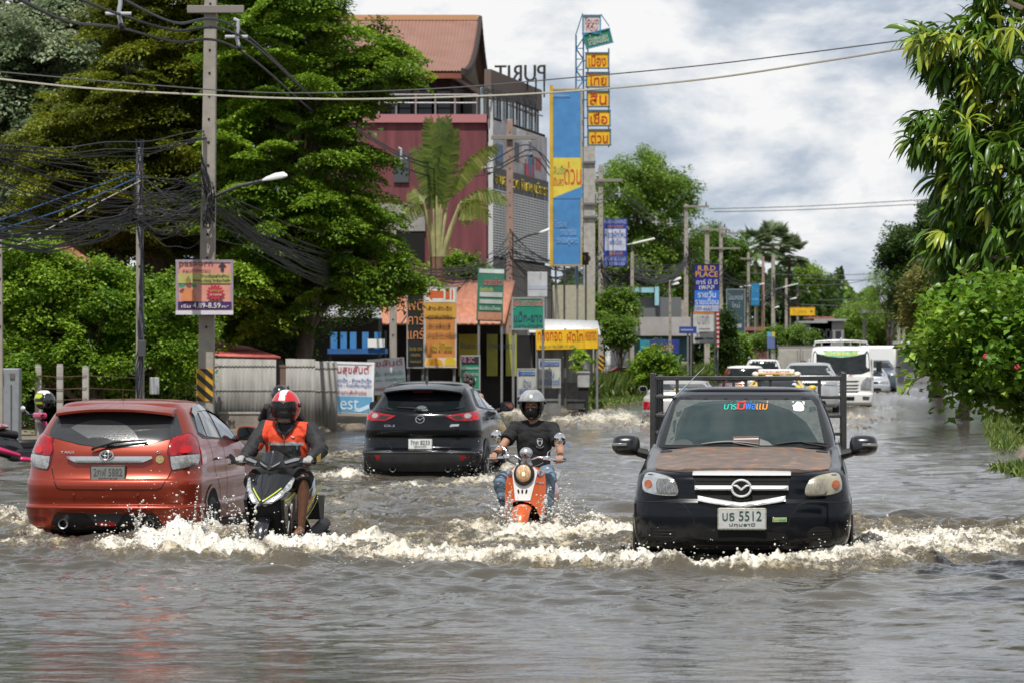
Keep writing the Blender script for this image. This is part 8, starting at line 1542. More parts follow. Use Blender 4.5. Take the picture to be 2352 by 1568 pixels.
# ---------------------------------------------------------------- buildings
def bld(name,label,cat='building',loc=(0,0,0)): return thing(name,label,cat,loc)
def build_buildings():
 mar = mat('maroon_wall',(.150,.042,.050),.8,var=.42,scale=1.1,stretch=(3,3,.3)); mar2 = mat('maroon_light',(.42,.17,.18),.8); wood = mat('dark_wood',(.045,.022,.018),.7,var=.3,scale=3,stretch=(.4,1,6)); tile = mat('roof_tile',(.22,.115,.088),.75,col2=(.27,.15,.118),scale=1.2)
 t = bld('thai_roof_building','maroon building with a steep swept tiled Thai roof and roof lettering')
 def q(mb,a,b,c,d_,m): mb.add([a,b,c,d_],[(0,1,2,3)],m)
 A = P(1118,808,140); B = Vector((X(1252,153),153,0)); A.z = 0; L0 = Vector((X(640,140),140,0)); zt = Z(264,140); Bk = B + Vector((0,6,0)); LB = L0 + Vector((0,18,0))
 def wall(mb,p,r,z0,z1,m): q(mb,(p.x,p.y,z0),(r.x,r.y,z0),(r.x,r.y,z1),(p.x,p.y,z1),m)
 mb = MB(); gw = mat('grey_render',(.30,.28,.27),.85,var=.2,scale=1.2)
 for a,b in ((L0,A),(B,Bk),(Bk,LB),(LB,L0)): wall(mb,a,b,0,zt,mar)
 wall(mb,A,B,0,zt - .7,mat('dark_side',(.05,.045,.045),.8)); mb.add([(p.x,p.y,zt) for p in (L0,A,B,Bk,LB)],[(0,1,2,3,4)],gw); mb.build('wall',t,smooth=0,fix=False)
 mb = MB(); mb.box(((L0.x + A.x) / 2,139.96,zt - .14),(A.x - L0.x,.2,.30),mar2); mb.build('parapet',t)
 mb = MB(); mb.box((X(940,140),139.96,Z(555,140)),(1.1,.1,1.5),DARK); mb.build('window',t); mb = MB(); mb.box((X(922,140),139.96,Z(385,140)),(.55,.1,1.1),mat('grey_shutter',(.06,.07,.075),.6)); mb.build('window',t)
 mb = MB(); mb.box((X(895,140),139.94,Z(500,140)),(2.6,.12,1.0),gw); mb.build('render_band',t)
 dr = (B - A); n = Vector((dr.y,-dr.x,0)).normalized(); sl = dr.length; u = dr.normalized(); rz = math.atan2(u.y,u.x)
 def side(s0,s1,z0,z1,th,m,name,off=.06,parent=None):
  c = A + u * (s0 + s1) / 2 + n * off; mb = MB(); mb.box((c.x,c.y,(z0 + z1) / 2),(s1 - s0,th,z1 - z0),m,rz=rz); return mb.build(name,parent or t)
 pb = side(.2,sl - .2,Z(452,146),Z(268,140.5) - .1,.1,mat('photo_banner',(.28,.26,.28),.5,col2=(.60,.56,.57),scale=1.3),'photo_banner')
 rng = random.Random(5)
 for k in range(16):
  s = rng.uniform(.6,sl - 2.6); zc = rng.uniform(Z(395,146),Z(312,146)); cc = rng.choice([(.60,.05,.06),(.45,.45,.5),(.10,.18,.4),(.65,.5,.45),(.06,.06,.07),(.5,.08,.12),(.7,.7,.72)])
  side(s,s + rng.uniform(.7,2.0),zc - rng.uniform(.2,.5),zc + rng.uniform(.2,.5),.01,cm(cc),'banner_picture',.115 + k * .0015,pb)
 def side_text(s,s0,s1,z0,z1,m,off,flip=False,parent=None,name='lettering'):
  mb = MB(); w = s1 - s0; mb.text(s,0,z0,w,z1,0,m,.03,flip=flip); c = A + u * s0 + n * off; M = Matrix.Translation(c) @ Matrix.Rotation(rz,4,'Z'); mb.v = [tuple(M @ Vector(v)) for v in mb.v]; mb.build(name,parent or t)
 def far_text(s,p,q_,h,flip):
  mb = MB(); w = Vector((q_.x - p.x,q_.y - p.y,0)); mb.text(s,0,0,w.length,h,0,mat('letters_dark',(.05,.05,.055),.5,.3),.03,flip=flip); M = Matrix.Translation(p) @ Matrix.Rotation(math.atan2(w.y,w.x),4,'Z'); sh = (q_.z - p.z) / w.length
  for x in np.linspace(0,w.length,7): mb.box((x,.04,-h * .4),(.05,.05,h * 1.2),mat('letters_dark',(.05,.05,.055),.5,.3))
  mb.v = [tuple(M @ Vector((v[0],v[1],v[2] + sh * v[0]))) for v in mb.v]; mb.build('lettering',t)
 side(.2,sl - .2,Z(452,146),Z(400,146),.06,cm((.05,.05,.055)),'banner_strip',.14,pb); side_text('อาบอบนวด พิเศษ บุรีธารา',.6,sl - .5,Z(445,146),Z(408,146),cm((.55,.42,.03)),.19,False,pb)
 lat = mat('lattice_block',(.80,.80,.80),.8); side(.2,sl - .4,Z(590,143),Z(425,144),.12,mat('lattice_back',(.30,.30,.31),.9),'lattice_back',.02)
 mb = MB()
 for i in range(19): c = A + u * (.2 + (sl - .6) * i / 18) + n * .12; mb.box((c.x,c.y,(Z(590,143) + Z(425,144)) / 2),(.10,.10,Z(425,144) - Z(590,143)),lat,rz=rz)
 for i in range(26): c = A + u * sl / 2 + n * .14; mb.box((c.x,c.y,Z(590,143) + (Z(445,144) - Z(590,143)) * i / 25),(sl - .4,.09,.055),lat,rz=rz)
 la = mb.build('lattice',t); la['kind'] = 'stuff'
 side(0,sl,0,Z(600,143),.3,gw,'ground_floor',.1); mb = MB(); c = A + n * .1; mb.box((c.x + .05,c.y,Z(420,140) / 2 + 2.6),(.16,.2,Z(262,140) + .0 - 1.2),mat('pale_post',(.5,.5,.5),.7)); mb.build('corner_post',t)
 z2 = zt; z3 = Z(172,141) + .2; mb = MB(); w0,w1 = Vector((X(700,142),142,0)),Vector((X(1040,142),142,0)); w2 = Vector((X(1105,153),153,0)); w3 = Vector((X(700,153),153,0))
 for a,b in ((w0,w1),(w1,w2),(w2,w3),(w3,w0)): wall(mb,a,b,z2,z3,wood)
 mb.build('timber_storey',t,fix=False,smooth=0); mb = MB()
 for px in (920,975,1015): mb.box((X(px,142),141.9,(z2 + z3) / 2 - .35),(.75,.08,.95),GLASS); mb.build('timber_window',t); mb = MB()
 c = w1.lerp(w2,.4); mb.box((c.x + .06,c.y,z2 + .55),(.12,3.0,1.1),DARK,rz=-.1); mb.build('timber_window',t); mb = MB()
 for px in (895,950,1000,1038): mb.box((X(px,142),141.85,(z2 + z3) / 2),(.12,.12,z3 - z2),wood)
 mb.build('timber_post',t); mb = MB(); rl = mat('rail_grey',(.26,.24,.24),.5,.3); zr = zt + .75; y = 140.3
 mb.tube([(X(870,y),y,zr),(X(1096,y),y,zr),(B.x - .1,B.y,zr)],.032,rl,6); mb.tube([(X(870,y),y,zr - .3),(X(1096,y),y,zr - .3)],.03,rl,6)
 for px in (870,910,955,1000,1045,1096): mb.tube([(X(px,y),y,zt),(X(px,y),y,zr)],.035,rl,6)
 mb.build('railing',t); side(sl * .05,sl * .98,zt,zt + 1.05,.1,mat('pale_glazing',(.40,.46,.48),.15,coat=.4,var=.5,scale=.8,stretch=(1,3,.2)),'glazing',-.3); mb = MB()
 for i in range(9): c = A + u * (sl * (.08 + .11 * i)) - n * .2; mb = MB(); mb.box((c.x,c.y,zt + .55),(.07,.07,1.1),GREYP); mb.build('glazing_bar',t)
 side(sl * .12,sl,zt + .95,zt + 1.78,.25,mat('brown_fascia',(.15,.11,.095),.8),'fascia',-.25)
 far_text('รับสมัครงานนวดแผนโบราณ',P(1101,226,139),P(1232,246,143),Z(195,140) - Z(232,140),True); far_text('PURIT',P(1136,189,147),P(1252,187,150),Z(150,148) - Z(188,148),True)
 E0 = Z(170,141); RT = Z(45,147); mb = MB(); rows = []; n_ = 30
 for i in range(n_ + 1):
  f = i / n_; yy = 140.2 + (147 - 140.2) * f; zz = E0 + (RT - E0) * (f ** 1.55 * .62 + f * .38); xr = X(1059,140.2) + (X(1099,147) - X(1059,140.2)) * (f ** .45); xl = X(690,141)
  rows.append([Vector((xl + (xr - xl) * j / 150,yy,zz + .022 * math.sin(j * 2.1) + (.05 * (1 - (i % 2))))) for j in range(151)])
 mb.loft(rows,tile,closed=False); rb = []
 for i in range(n_ + 1): f = i / n_; rb.append([Vector((rows[i][0].x,294 - rows[i][0].y,rows[i][0].z)),Vector((2 * rows[-1][-1].x - rows[i][-1].x,294 - rows[i][-1].y,rows[i][-1].z))])
 mb.loft(rb,tile,closed=False); rf = mb.build('roof',t,smooth=60,fix=False); mb = MB(); mb.box(((X(690,147) + X(1098,147)) / 2,147,RT + .06),(X(1098,147) - X(690,147),.35,.2),mat('ridge_tile',(.50,.27,.13),.7)); mb.build('ridge',rf)
 br = mat('bargeboard',(.035,.022,.02),.7); mb = MB(); e = [r_[-1] for r_ in rows]; f_ = [Vector((2 * e[-1].x - v.x,294 - v.y,v.z)) for v in e]
 for L_ in (e,f_): mb.loft([[v + Vector((.0,0,.10)),v + Vector((.14,0,.06)),v + Vector((.14,0,-.16)),v + Vector((0,0,-.16))] for v in L_],br,True,True,True)
 mb.build('bargeboard',rf); mb = MB(); gp = [v + Vector((-.25,0,-.12)) for v in e[::3]]; gb = [v + Vector((-.25,0,-.12)) for v in f_[::3][::-1]]; mb.add(gp + gb,[tuple(range(len(gp) + len(gb)))],mat('gable_boards',(.16,.095,.03),.75,col2=(.05,.03,.012),scale=2.0,stretch=(1,8,.3))); mb.build('gable',rf,fix=False,smooth=0)
 mb = MB(); mb.box(((X(690,140) + X(1060,140)) / 2,140.3,E0 - .12),(X(1060,140) - X(690,140),.12,.2),cm((.22,.07,.04))); mb.box((X(1082,146),147,E0 - .1),(.12,12.5,.2),cm((.22,.07,.04)),rz=-.1); mb.build('eave_board',rf)
 t = bld('concrete_tower','narrow weathered concrete tower behind the blue and yellow pylon'); mb = MB(); mb.box((X(1353,142),142,Z(338,142) / 2),(.42,1.2,Z(338,142)),CONC); mb.build('wall',t); mb = MB()
 for y in (375,470,500): mb.box((X(1353,142),141.36,Z(y,142)),(.46,.1,.08),mat('grey_dark',(.15,.15,.15),.8))
 mb.build('ledge',t); mb = MB(); mb.box((X(1315,141),140,Z(690,140) / 2),(1.5,1.5,Z(622,140)),mat('cream_wall',(.36,.34,.25),.8,var=.15)); mb.build('annex',t)
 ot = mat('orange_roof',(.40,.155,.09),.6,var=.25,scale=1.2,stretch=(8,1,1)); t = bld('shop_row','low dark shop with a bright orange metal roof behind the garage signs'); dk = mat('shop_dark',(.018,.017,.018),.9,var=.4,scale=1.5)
 x0,x1 = X(750,112),X(1160,110); ze = Z(742,110); zr = Z(645,120); mb = MB();
 rr = [[Vector((x0 + (x1 - x0) * j / 60 + .3 * f,109.5 + 10 * f,ze + (zr - ze) * f + .02 * math.sin(j * 2.6))) for j in range(61)] for f in (0,.5,1)]
 mb.loft(rr,ot,closed=False); mb.add([rr[-1][0],rr[-1][-1],Vector((x1,126,ze)),Vector((x0,126,ze))],[(0,1,2,3)],ot); ro = mb.build('roof',t,fix=False); s = ro.modifiers.new('t','SOLIDIFY'); s.thickness = .06
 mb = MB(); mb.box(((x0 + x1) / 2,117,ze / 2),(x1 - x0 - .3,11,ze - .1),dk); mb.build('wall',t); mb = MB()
 for px,c in ((1075,(.35,.30,.03)),(1140,(.25,.26,.04)),(1165,(.32,.33,.06))): mb.box((X(px,111),111.2,Z(815,111)),(.55,.05,1.2),cm(c)); mb.text('บ้านสวน',X(px,111) - .22,Z(800,111),X(px,111) + .22,Z(785,111),111.17,cm((.05,.08,.2)))
 mb.build('banner',t)
 t = bld('market_stall','food stall with plastic sheet walls and white roof under the yellow banner','stall'); d = 113; zt = Z(755,d); mb = MB(); rw = mat('stall_roof',(.62,.62,.62),.5,var=.2); mb.add([(X(1215,d),d - .8,Z(762,d)),(X(1378,d),d - .8,Z(768,d)),(X(1378,d),d + 3,Z(735,d)),(X(1215,d),d + 3,Z(730,d))],[(0,1,2,3)],rw); o = mb.build('roof',t); s = o.modifiers.new('t','SOLIDIFY'); s.thickness = .05
 mb = MB(); mb.box((X(1297,d),d + .2,Z(838,d)),(X(1362,d) - X(1232,d),.04,Z(800,d) - Z(880,d)),mat('plastic_sheet',(.20,.215,.205),.25,var=.45,scale=1.6,stretch=(2,1,.4))); mb.build('plastic_sheet',t); mb = MB(); mb.box((X(1290,d),d + .6,Z(910,d)),(X(1345,d) - X(1225,d),.8,1.0),mat('stall_counter',(.13,.13,.13),.7,var=.3)); mb.build('counter',t)
 mb = MB()
 for px in (1222,1298,1370): mb.tube([(X(px,d),d - .3,0),(X(px,d),d - .3,zt)],.04,cm((.10,.10,.10)),6)
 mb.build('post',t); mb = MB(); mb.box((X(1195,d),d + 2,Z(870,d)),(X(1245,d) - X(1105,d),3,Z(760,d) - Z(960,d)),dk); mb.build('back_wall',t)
 for px,py,w,h,c,lab in ((1262,936,.62,.42,(.16,.16,.155),'grey concrete block at the water edge below the arrow signs'),(1340,872,.34,.42,(.32,.32,.32),'pale grey box beside the food stall'),(1322,930,.5,.25,(.05,.05,.05),'dark crate at the water edge right of the concrete block')):
  d2 = 109; t = thing('concrete_block' if h == .42 and w > .5 else 'storage_box',lab,'box',(X(px,d2),d2,.0)); mb = MB(); mb.box((0,0,Z(py,d2)),(w,.6,h),mat('box_%d' % px,c,.8,var=.25,scale=4)); o = mb.build('body',t,bev=.02); mb = MB(); mb.box((0,0,Z(py,d2) / 2 - .2),(w * .8,.5,Z(py,d2)),dk); mb.build('base',t); mb = MB(); mb.box((0,-.02,Z(py,d2) + h / 2 + .02),(w * 1.06,.62,.05),mat('box_%d' % px,c,.8)); mb.build('lid',t)
 t = thing('potted_plant','leafy plant in a grey pot at the right end of the food stall','plant',(X(1342,110),110,Z(850,110))); mb = MB(); mb.lathe([(.14,0),(.19,.28),(.20,.3)],cm((.33,.33,.34)),16); mb.build('pot',t); mb = MB(); mb.tube([(0,0,-Z(850,110)),(0,0,.02)],.05,cm((.2,.2,.2))); mb.build('stand',t)
 crown('foliage',t,[(1325,845),(1322,815),(1340,795),(1362,820),(1355,848)],110,.4,14,60,.22,.14,.06,MATS['leaf_hedge'],60,base=tuple(t.location),tone=.6)
 t = bld('blue_stall','blue canopied stall in the shade behind the metal fence','stall'); d = 103; bl = mat('blue_canvas',(.02,.10,.30),.7,var=.3,scale=2); mb = MB(); mb.box((X(822,d),d,Z(806,d)),(X(890,d) - X(755,d),1.2,.14),bl); mb.build('canopy',t); mb = MB()
 for px in (768,790,812,840,868): mb.box((X(px,d),d - .2,Z(782,d)),(.17,.1,.45),cm((.05,.20,.42)))
 mb.build('hanging_cloth',t); mb = MB()
 for px in (760,885): mb.tube([(X(px,d),d,0),(X(px,d),d,Z(760,d))],.04,BLACKP,6)
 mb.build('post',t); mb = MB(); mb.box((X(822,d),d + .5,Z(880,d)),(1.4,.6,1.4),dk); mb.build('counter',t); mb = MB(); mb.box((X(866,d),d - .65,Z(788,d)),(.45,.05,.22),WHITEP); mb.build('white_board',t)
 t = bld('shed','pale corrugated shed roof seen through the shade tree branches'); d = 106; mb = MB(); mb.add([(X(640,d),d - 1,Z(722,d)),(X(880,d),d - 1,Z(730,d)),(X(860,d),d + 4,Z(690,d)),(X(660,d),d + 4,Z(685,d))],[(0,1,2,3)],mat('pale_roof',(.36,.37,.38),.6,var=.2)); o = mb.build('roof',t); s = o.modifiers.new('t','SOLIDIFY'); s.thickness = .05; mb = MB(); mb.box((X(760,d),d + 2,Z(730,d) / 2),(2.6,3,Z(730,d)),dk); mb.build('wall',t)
 t = bld('house','house with a reddish tiled roof peeping over the creeper hedge'); d = 90; rr_ = mat('red_tile',(.34,.10,.075),.8,var=.25,scale=3); mb = MB(); mb.add([(X(60,d),d - 2.5,Z(620,d)),(X(250,d),d - 2.5,Z(642,d)),(X(128,d),d + 1.5,Z(560,d)),(X(95,d),d + 1.5,Z(556,d))],[(0,1,2,3)],rr_); mb.add([(X(250,d),d - 2.5,Z(642,d)),(X(255,d),d + 5,Z(640,d)),(X(128,d),d + 1.5,Z(560,d))],[(0,1,2)],rr_); o = mb.build('roof',t); s = o.modifiers.new('t','SOLIDIFY'); s.thickness = .08; mb = MB(); mb.box((X(150,d),d + 1,Z(645,d) / 2),(1.6,5,Z(645,d)),gw); mb.build('wall',t)
 fz = mat('corrugated_grey',(.25,.24,.222),.7,var=.34,scale=1.6,stretch=(4,1,.5)); d = 84
 def corr(name,label,xa,xb,ya,yb,d,m,rz=0,cat='fence',z0=.1):
  t = thing(name,label,cat,(X((xa + xb) / 2,d),d,z0),rz); w = X(xb,d) - X(xa,d); h0,h1 = Z(ya,d) - z0,Z(yb,d) - z0; k = int(w / .02); mb = MB(); bot = [Vector((-w / 2 + w * j / k,.006 * math.sin(j * 1.57),-.1)) for j in range(k + 1)]; top = [Vector((v.x,v.y,h0 + (h1 - h0) * j / k)) for j,v in enumerate(bot)]; mb.loft([bot,top],m,closed=False); o = mb.build('sheet',t,fix=False); s = o.modifiers.new('t','SOLIDIFY'); s.thickness = .006
  mb = MB(); [mb.box((0,.05,h0 * f),(w,.05,.06),m) for f in (.2,.52,.85)]; mb.build('rail',t); mb = MB(); [mb.box((0,-.018,h0 * f),(w * .98,.012,.012),cm((.42,.40,.36))) for f in (.55,.9)]; mb.build('seam',t); return t
 corr('metal_fence','tall grey corrugated fence right of the striped pole',485,634,822,825,d,fz); corr('metal_fence','narrow grey corrugated fence panel behind the leaning restaurant sign',656,724,823,824,d + .6,fz); corr('metal_fence','lower grey corrugated panel next to the restaurant sign',722,775,828,832,d + 1.4,fz)
 t = corr('metal_fence','slanting grey sheet leaning left of the striped pole',415,452,905,838,d + .3,fz); corr('metal_fence','white corrugated fence behind the third concrete pole',1390,1442,788,785,158,mat('white_sheet',(.52,.53,.53),.6,var=.1))
 t = thing('low_wall','low stained concrete plinth under the tall grey fence','wall',(X(560,d),d - .25,0)); mb = MB(); mb.box((0,0,.17),(X(612,d) - X(505,d),.2,.5),mat('stained_concrete',(.22,.19,.165),.9,var=.3,scale=3)); mb.build('block',t,bev=.01); mb = MB(); mb.box((0,0,.43),(X(612,d) - X(505,d) + .04,.24,.04),CONC); mb.build('coping',t)
 t = thing('gate_post','brown post in the gap between two grey fence panels','post',(X(648,d),d + .3,0)); mb = MB(); mb.box((0,0,Z(840,d) / 2),(.12,.12,Z(840,d)),cm((.16,.10,.075))); mb.build('post',t); mb = MB(); mb.box((0,0,Z(840,d)),(.15,.15,.05),cm((.16,.10,.075))); mb.build('cap',t)
 t = bld('lean_to','lean-to with a red corrugated roof behind the grey fence'); d2 = 90; mb = MB(); red = mat('red_sheet',(.42,.09,.075),.6,var=.2,scale=1.5,stretch=(6,1,1)); mb.add([(X(476,d2),d2 - 3,Z(818,d2)),(X(662,d2),d2 - 3,Z(823,d2)),(X(560,d2),d2 + 2,Z(800,d2)),(X(476,d2),d2 + 2,Z(786,d2))],[(0,1,2,3)],red); o = mb.build('roof',t); s = o.modifiers.new('t','SOLIDIFY'); s.thickness = .05; mb = MB(); mb.box((X(560,d2),d2,Z(826,d2) / 2),(1.6,4,Z(828,d2)),dk); mb.build('wall',t)
 d3 = 76
 for px,top in ((88,842),(138,840),(197,845),(-20,845)):
  t = thing('fence_post',{88: 'left concrete fence post beside the bush',138: 'middle concrete fence post behind the helmet',197: 'right concrete fence post above the red hatchback',-20: 'concrete fence post behind the grey cabinet'}[px],'post',(X(px,d3),d3,0),0,'concrete posts of the wire fence'); mb = MB(); mb.box((0,0,Z(top,d3) / 2),(.125,.125,Z(top,d3)),CONC); mb.build('shaft',t,bev=.01); mb = MB(); mb.box((0,0,Z(top,d3) + .02),(.11,.11,.05),CONC); mb.build('cap',t)
 for k,py in enumerate((862,890,915)):
  mb = MB(); mb.tube([P(-60,py + 2,d3),P(88,py,d3 - .08),P(138,py + 3,d3 - .08),P(197,py,d3 - .08),P(330,py + 6,d3 + 1)],.007,cm((.12,.06,.045)),5); tag(mb.build('barbed_wire'),('top','middle','lowest')[k] + ' rusty barbed wire strung along the concrete fence posts','wire')
 t = thing('electrical_cabinet','grey electrical cabinet at the left edge behind the parked scooter','cabinet',(X(14,70),70,0)); gr = mat('cabinet_grey',(.22,.235,.25),.5,var=.12); mb = MB(); mb.box((0,0,Z(845,70) / 2),(.52,.4,Z(845,70)),gr); mb.build('body',t,bev=.02); mb = MB(); mb.box((-.10,-.22,Z(862,70)),(.16,.08,.2),WHITEP); mb.build('meter',t,bev=.01); mb = MB(); mb.box((.12,-.21,Z(850,70) * .5),(.02,.02,.9),GREYP); mb.build('door_edge',t); mb = MB(); mb.box((.14,-.21,Z(862,70)),(.09,.03,.09),cm((.12,.11,.10))); mb.build('vent',t)
 t = bld('grey_shop','grey shop with a long stained concrete canopy behind the shrubs'); d = 185; mb = MB(); mb.box((X(1515,d),d - 2,Z(751,d)),(X(1585,d) - X(1452,d),4,Z(730,d) - Z(772,d)),mat('stained_canopy',(.36,.34,.33),.85,var=.2,scale=.8)); mb.build('canopy',t); mb = MB(); mb.box((X(1505,d),d + 3,Z(700,d) / 2),(2.6,4,Z(665,d)),mat('grey_cladding',(.12,.125,.13),.7)); mb.build('wall',t); mb = MB(); mb.box((X(1460,d),d + .8,Z(666,d)),(1.8,.3,.25),cm((.25,.48,.55))); mb.box((X(1510,d),d + .8,Z(680,d)),(.2,.3,.9),cm((.25,.48,.55))); mb.build('trim',t); mb = MB(); mb.box((X(1515,d),d - .5,Z(800,d)),(2.6,2,Z(772,d) - Z(830,d)),cm((.05,.14,.17))); mb.build('shop_front',t)
 mb = MB(); [mb.box((X(p_,d),d - 3.9,Z(765,d) / 2),(.12,.12,Z(772,d)),DARK) for p_ in (1475,1530,1575)]; mb.build('post',t)
 t = bld('hut','low grey hut with a white roof edge at the right side of the far street'); d = 230; mb = MB(); mb.box((X(2105,d),d,Z(815,d) / 2),(X(2150,d) - X(2078,d),4,Z(790,d)),mat('hut_wall',(.22,.22,.23),.8)); mb.build('wall',t); mb = MB(); mb.box((X(2105,d),d - .3,Z(787,d)),(X(2160,d) - X(2068,d),5,.16),WHITEP); mb.build('roof',t)
 t = bld('canopy','grey flat canopy across the right of the street in the distance','canopy'); d = 320; mb = MB(); mb.box((X(2015,d),d,Z(716,d)),(X(2055,d) - X(1978,d),3,.3),mat('canopy_grey',(.22,.21,.20),.8)); mb.build('deck',t); mb = MB(); [mb.box((X(p_,d),d,Z(716,d) / 2),(.25,.25,Z(716,d)),mat('canopy_grey',(.22,.21,.20),.8)) for p_ in (1985,2048)]; mb.build('post',t)
 for k,(px,py,w,c,lab) in enumerate(((1900,760,2.6,(.25,.24,.24),'pale far shophouse at the vanishing point of the street'),(1880,755,2.0,(.20,.12,.10),'reddish far shophouse left of the pale one'),(1862,765,2.2,(.16,.18,.22),'bluish far shophouse left of the reddish one'),(1735,782,1.2,(.14,.05,.05),'small dark red shop front behind the white SUV'))):
  d = 360 if k < 3 else 225; t = bld('shophouse',lab,loc=(X(px,d),d,0)); h = Z(py - 22,d); mb = MB(); mb.box((0,0,h / 2),(w,6,h),mat('house_%d' % px,c,.8,var=.2)); mb.build('wall',t); mb = MB(); mb.box((0,-.2,h + .1),(w + .4,6.4,.2),cm((.28,.12,.08) if k % 2 else (.3,.3,.3))); mb.build('roof',t); mb = MB(); [mb.box(((i - 1) * w * .3,-3.02,h * .72),(w * .2,.06,h * .16),GLASS) for i in range(3)]; mb.build('window',t)
# ---------------------------------------------------------------- poles, lamps and cables
def pole(label,px,d,top_py,w,arm=None,lamp=None,lean=0.0,stripes=False,pink=False,ins=0,name='utility_pole'):
 t = thing(name,label,'utility pole',(X(px,d),d,0)); H = Z(top_py,d); m = mat('pole_pink',(.30,.20,.165),.85,var=.18,scale=3) if pink else mat('pole_concrete',(.30,.27,.235),.85,var=.2,scale=3,bump=.2)
 mb = MB(); lx = lean * H; vs = []
 for z,s in ((-.1,w * .5),(H,w * .36)): vs += [(lx * z / H + a * s,b * s,z) for a,b in ((-1,-1),(1,-1),(1,1),(-1,1))]
 mb.add(vs,[(0,1,5,4),(1,2,6,5),(2,3,7,6),(3,0,4,7),(4,5,6,7)],m); mb.build('shaft',t,bev=.02,smooth=0)
 mb = MB(); [mb.cyl((lx * z / H,-w * (.5 - .14 * z / H) - .002,z),.022,.02,DARK,'Y',8) for z in np.arange(2.2,H - .2,.42)]; h_ = mb.build('bolt_holes',t); h_['kind'] = 'stuff'
 if arm:
  for (py,a0,a1) in arm: mb = MB(); z = Z(py,d); mb.box(((X(a0,d) + X(a1,d)) / 2 - X(px,d),-w * .6,z),(X(a1,d) - X(a0,d),.12,.14),mat('arm_grey',(.22,.20,.18),.85)); mb.build('crossarm',t,bev=.01)
 for (a,b) in (ins or ()):
  mb = MB(); c = P(a,b,d) - Vector(t.location); mb.lathe([(.03,-.16),(.06,-.1),(.04,-.06),(.06,-.02),(.04,.02),(.05,.06),(.015,.12)],cm((.05,.045,.045)),10,None,c); mb.build('insulator',t)
 if stripes:
  z0,z1 = Z(stripes[1],d),Z(stripes[0],d); mb = MB(); mb.box((0,-w * .5,(z0 + z1) / 2),(w * 1.0,.02,z1 - z0),cm((.55,.30,.02))); sp = mb.build('warning_panel',t); mb = MB(); n = 4; s = (z1 - z0) / (n * 2 - .5); hw = w * .49
  dp = 1.7 * hw; s = (z1 - z0 + dp) / 8
  for k in range(4):
   zz = z1 + dp * .6 - s * 2 * k; pl = [(-hw,zz),(-hw,zz - s),(hw,zz - s - dp),(hw,zz - dp)]
   for lim,up_ in ((z1,1),(z0,-1)):
    o = []
    for i in range(len(pl)):
     a,b = pl[i - 1],pl[i]; ia,ib = (lim - a[1]) * up_ >= 0,(lim - b[1]) * up_ >= 0
     if ia != ib: f = (lim - a[1]) / (b[1] - a[1]); o.append((a[0] + (b[0] - a[0]) * f,lim))
     if ib: o.append(b)
    pl = o
    if not pl: break
   if len(pl) > 2: mb.prism(pl,-w * .5 - .018,-w * .5 - .008,BLACKP)
  mb.build('warning_stripe',sp)
 for L_ in (lamp or ()):
  (ax,ay),(bx,by),(hx,hy),k = L_; a = P(ax,ay,d) - Vector(t.location); b = P(bx,by,d - 1.2) - Vector(t.location); h = P(hx,hy,d - 1.5) - Vector(t.location); mb = MB(); mb.tube([a,a.lerp(b,.5) + Vector((0,0,.05)),b],.032,cm((.10,.10,.10)) if k == 'c' else cm((.45,.45,.45)),8); la = mb.build('lamp_arm',t); mb = MB(); dr = (h - b)
  if k == 'c': mb.loft([[b + dr * f + Vector((0,s * math.cos(q),.8 * s * max(-.25,math.sin(q)))) for q in np.linspace(0,6.283,15)[:-1]] for f,s in ((-.05,.03),(.1,.07),(.5,.12),(.85,.115),(1.0,.04))],mat('lamp_white',(.72,.72,.70),.35),True,True,True)
  else: mb.tube([b,h],.055,mat('lamp_white',(.72,.72,.70),.35),10,round_=True)
  mb.build('lamp_head',la)
 return t
def cat_(pts,k=12):
 o = []
 for i in range(len(pts) - 1):
  p0,p1,p2,p3 = pts[max(i - 1,0)],pts[i],pts[i + 1],pts[min(i + 2,len(pts) - 1)]
  o += [.5 * ((2 * p1) + (p2 - p0) * t + (2 * p0 - 5 * p1 + 4 * p2 - p3) * t * t + (3 * p1 - p0 - 3 * p2 + p3) * t ** 3) for t in np.linspace(0,1,k,endpoint=False)]
 return o + [pts[-1]]
def wire(label,pts,r,m,name='power_line',group=None):
 mb = MB(); mb.tube(cat_([P(*p) for p in pts]),r,m,5); return tag(mb.build(name),label,'cable',group)
def bundle(label,spans,n,r,seed,spread=.25,sag=(.2,1.0),name='cable_bundle',m=None):
 """telephone cables lashed along one span: strands of one bundle hang together"""
 rng = random.Random(seed); mb = MB(); m = m or mat('cable_black',(.016,.016,.017),.6)
 for k in range(n):
  pts = []; sg = rng.uniform(*sag); ph = rng.uniform(0,6)
  for (a,b) in spans:
   A = P(*a) + Vector((0,rng.gauss(0,.1),rng.gauss(0,spread))); B = P(*b) + Vector((0,rng.gauss(0,.1),rng.gauss(0,spread)))
   for t in np.linspace(0,1,16): p = A.lerp(B,t); p.z -= sg * 4 * t * (1 - t) - .03 * math.sin(t * 17 + ph); pts.append(p)
  mb.tube(pts,r * rng.uniform(.7,1.3),m,4,cap=False)
 return tag(mb.build(name,fix=False),label,'cables')
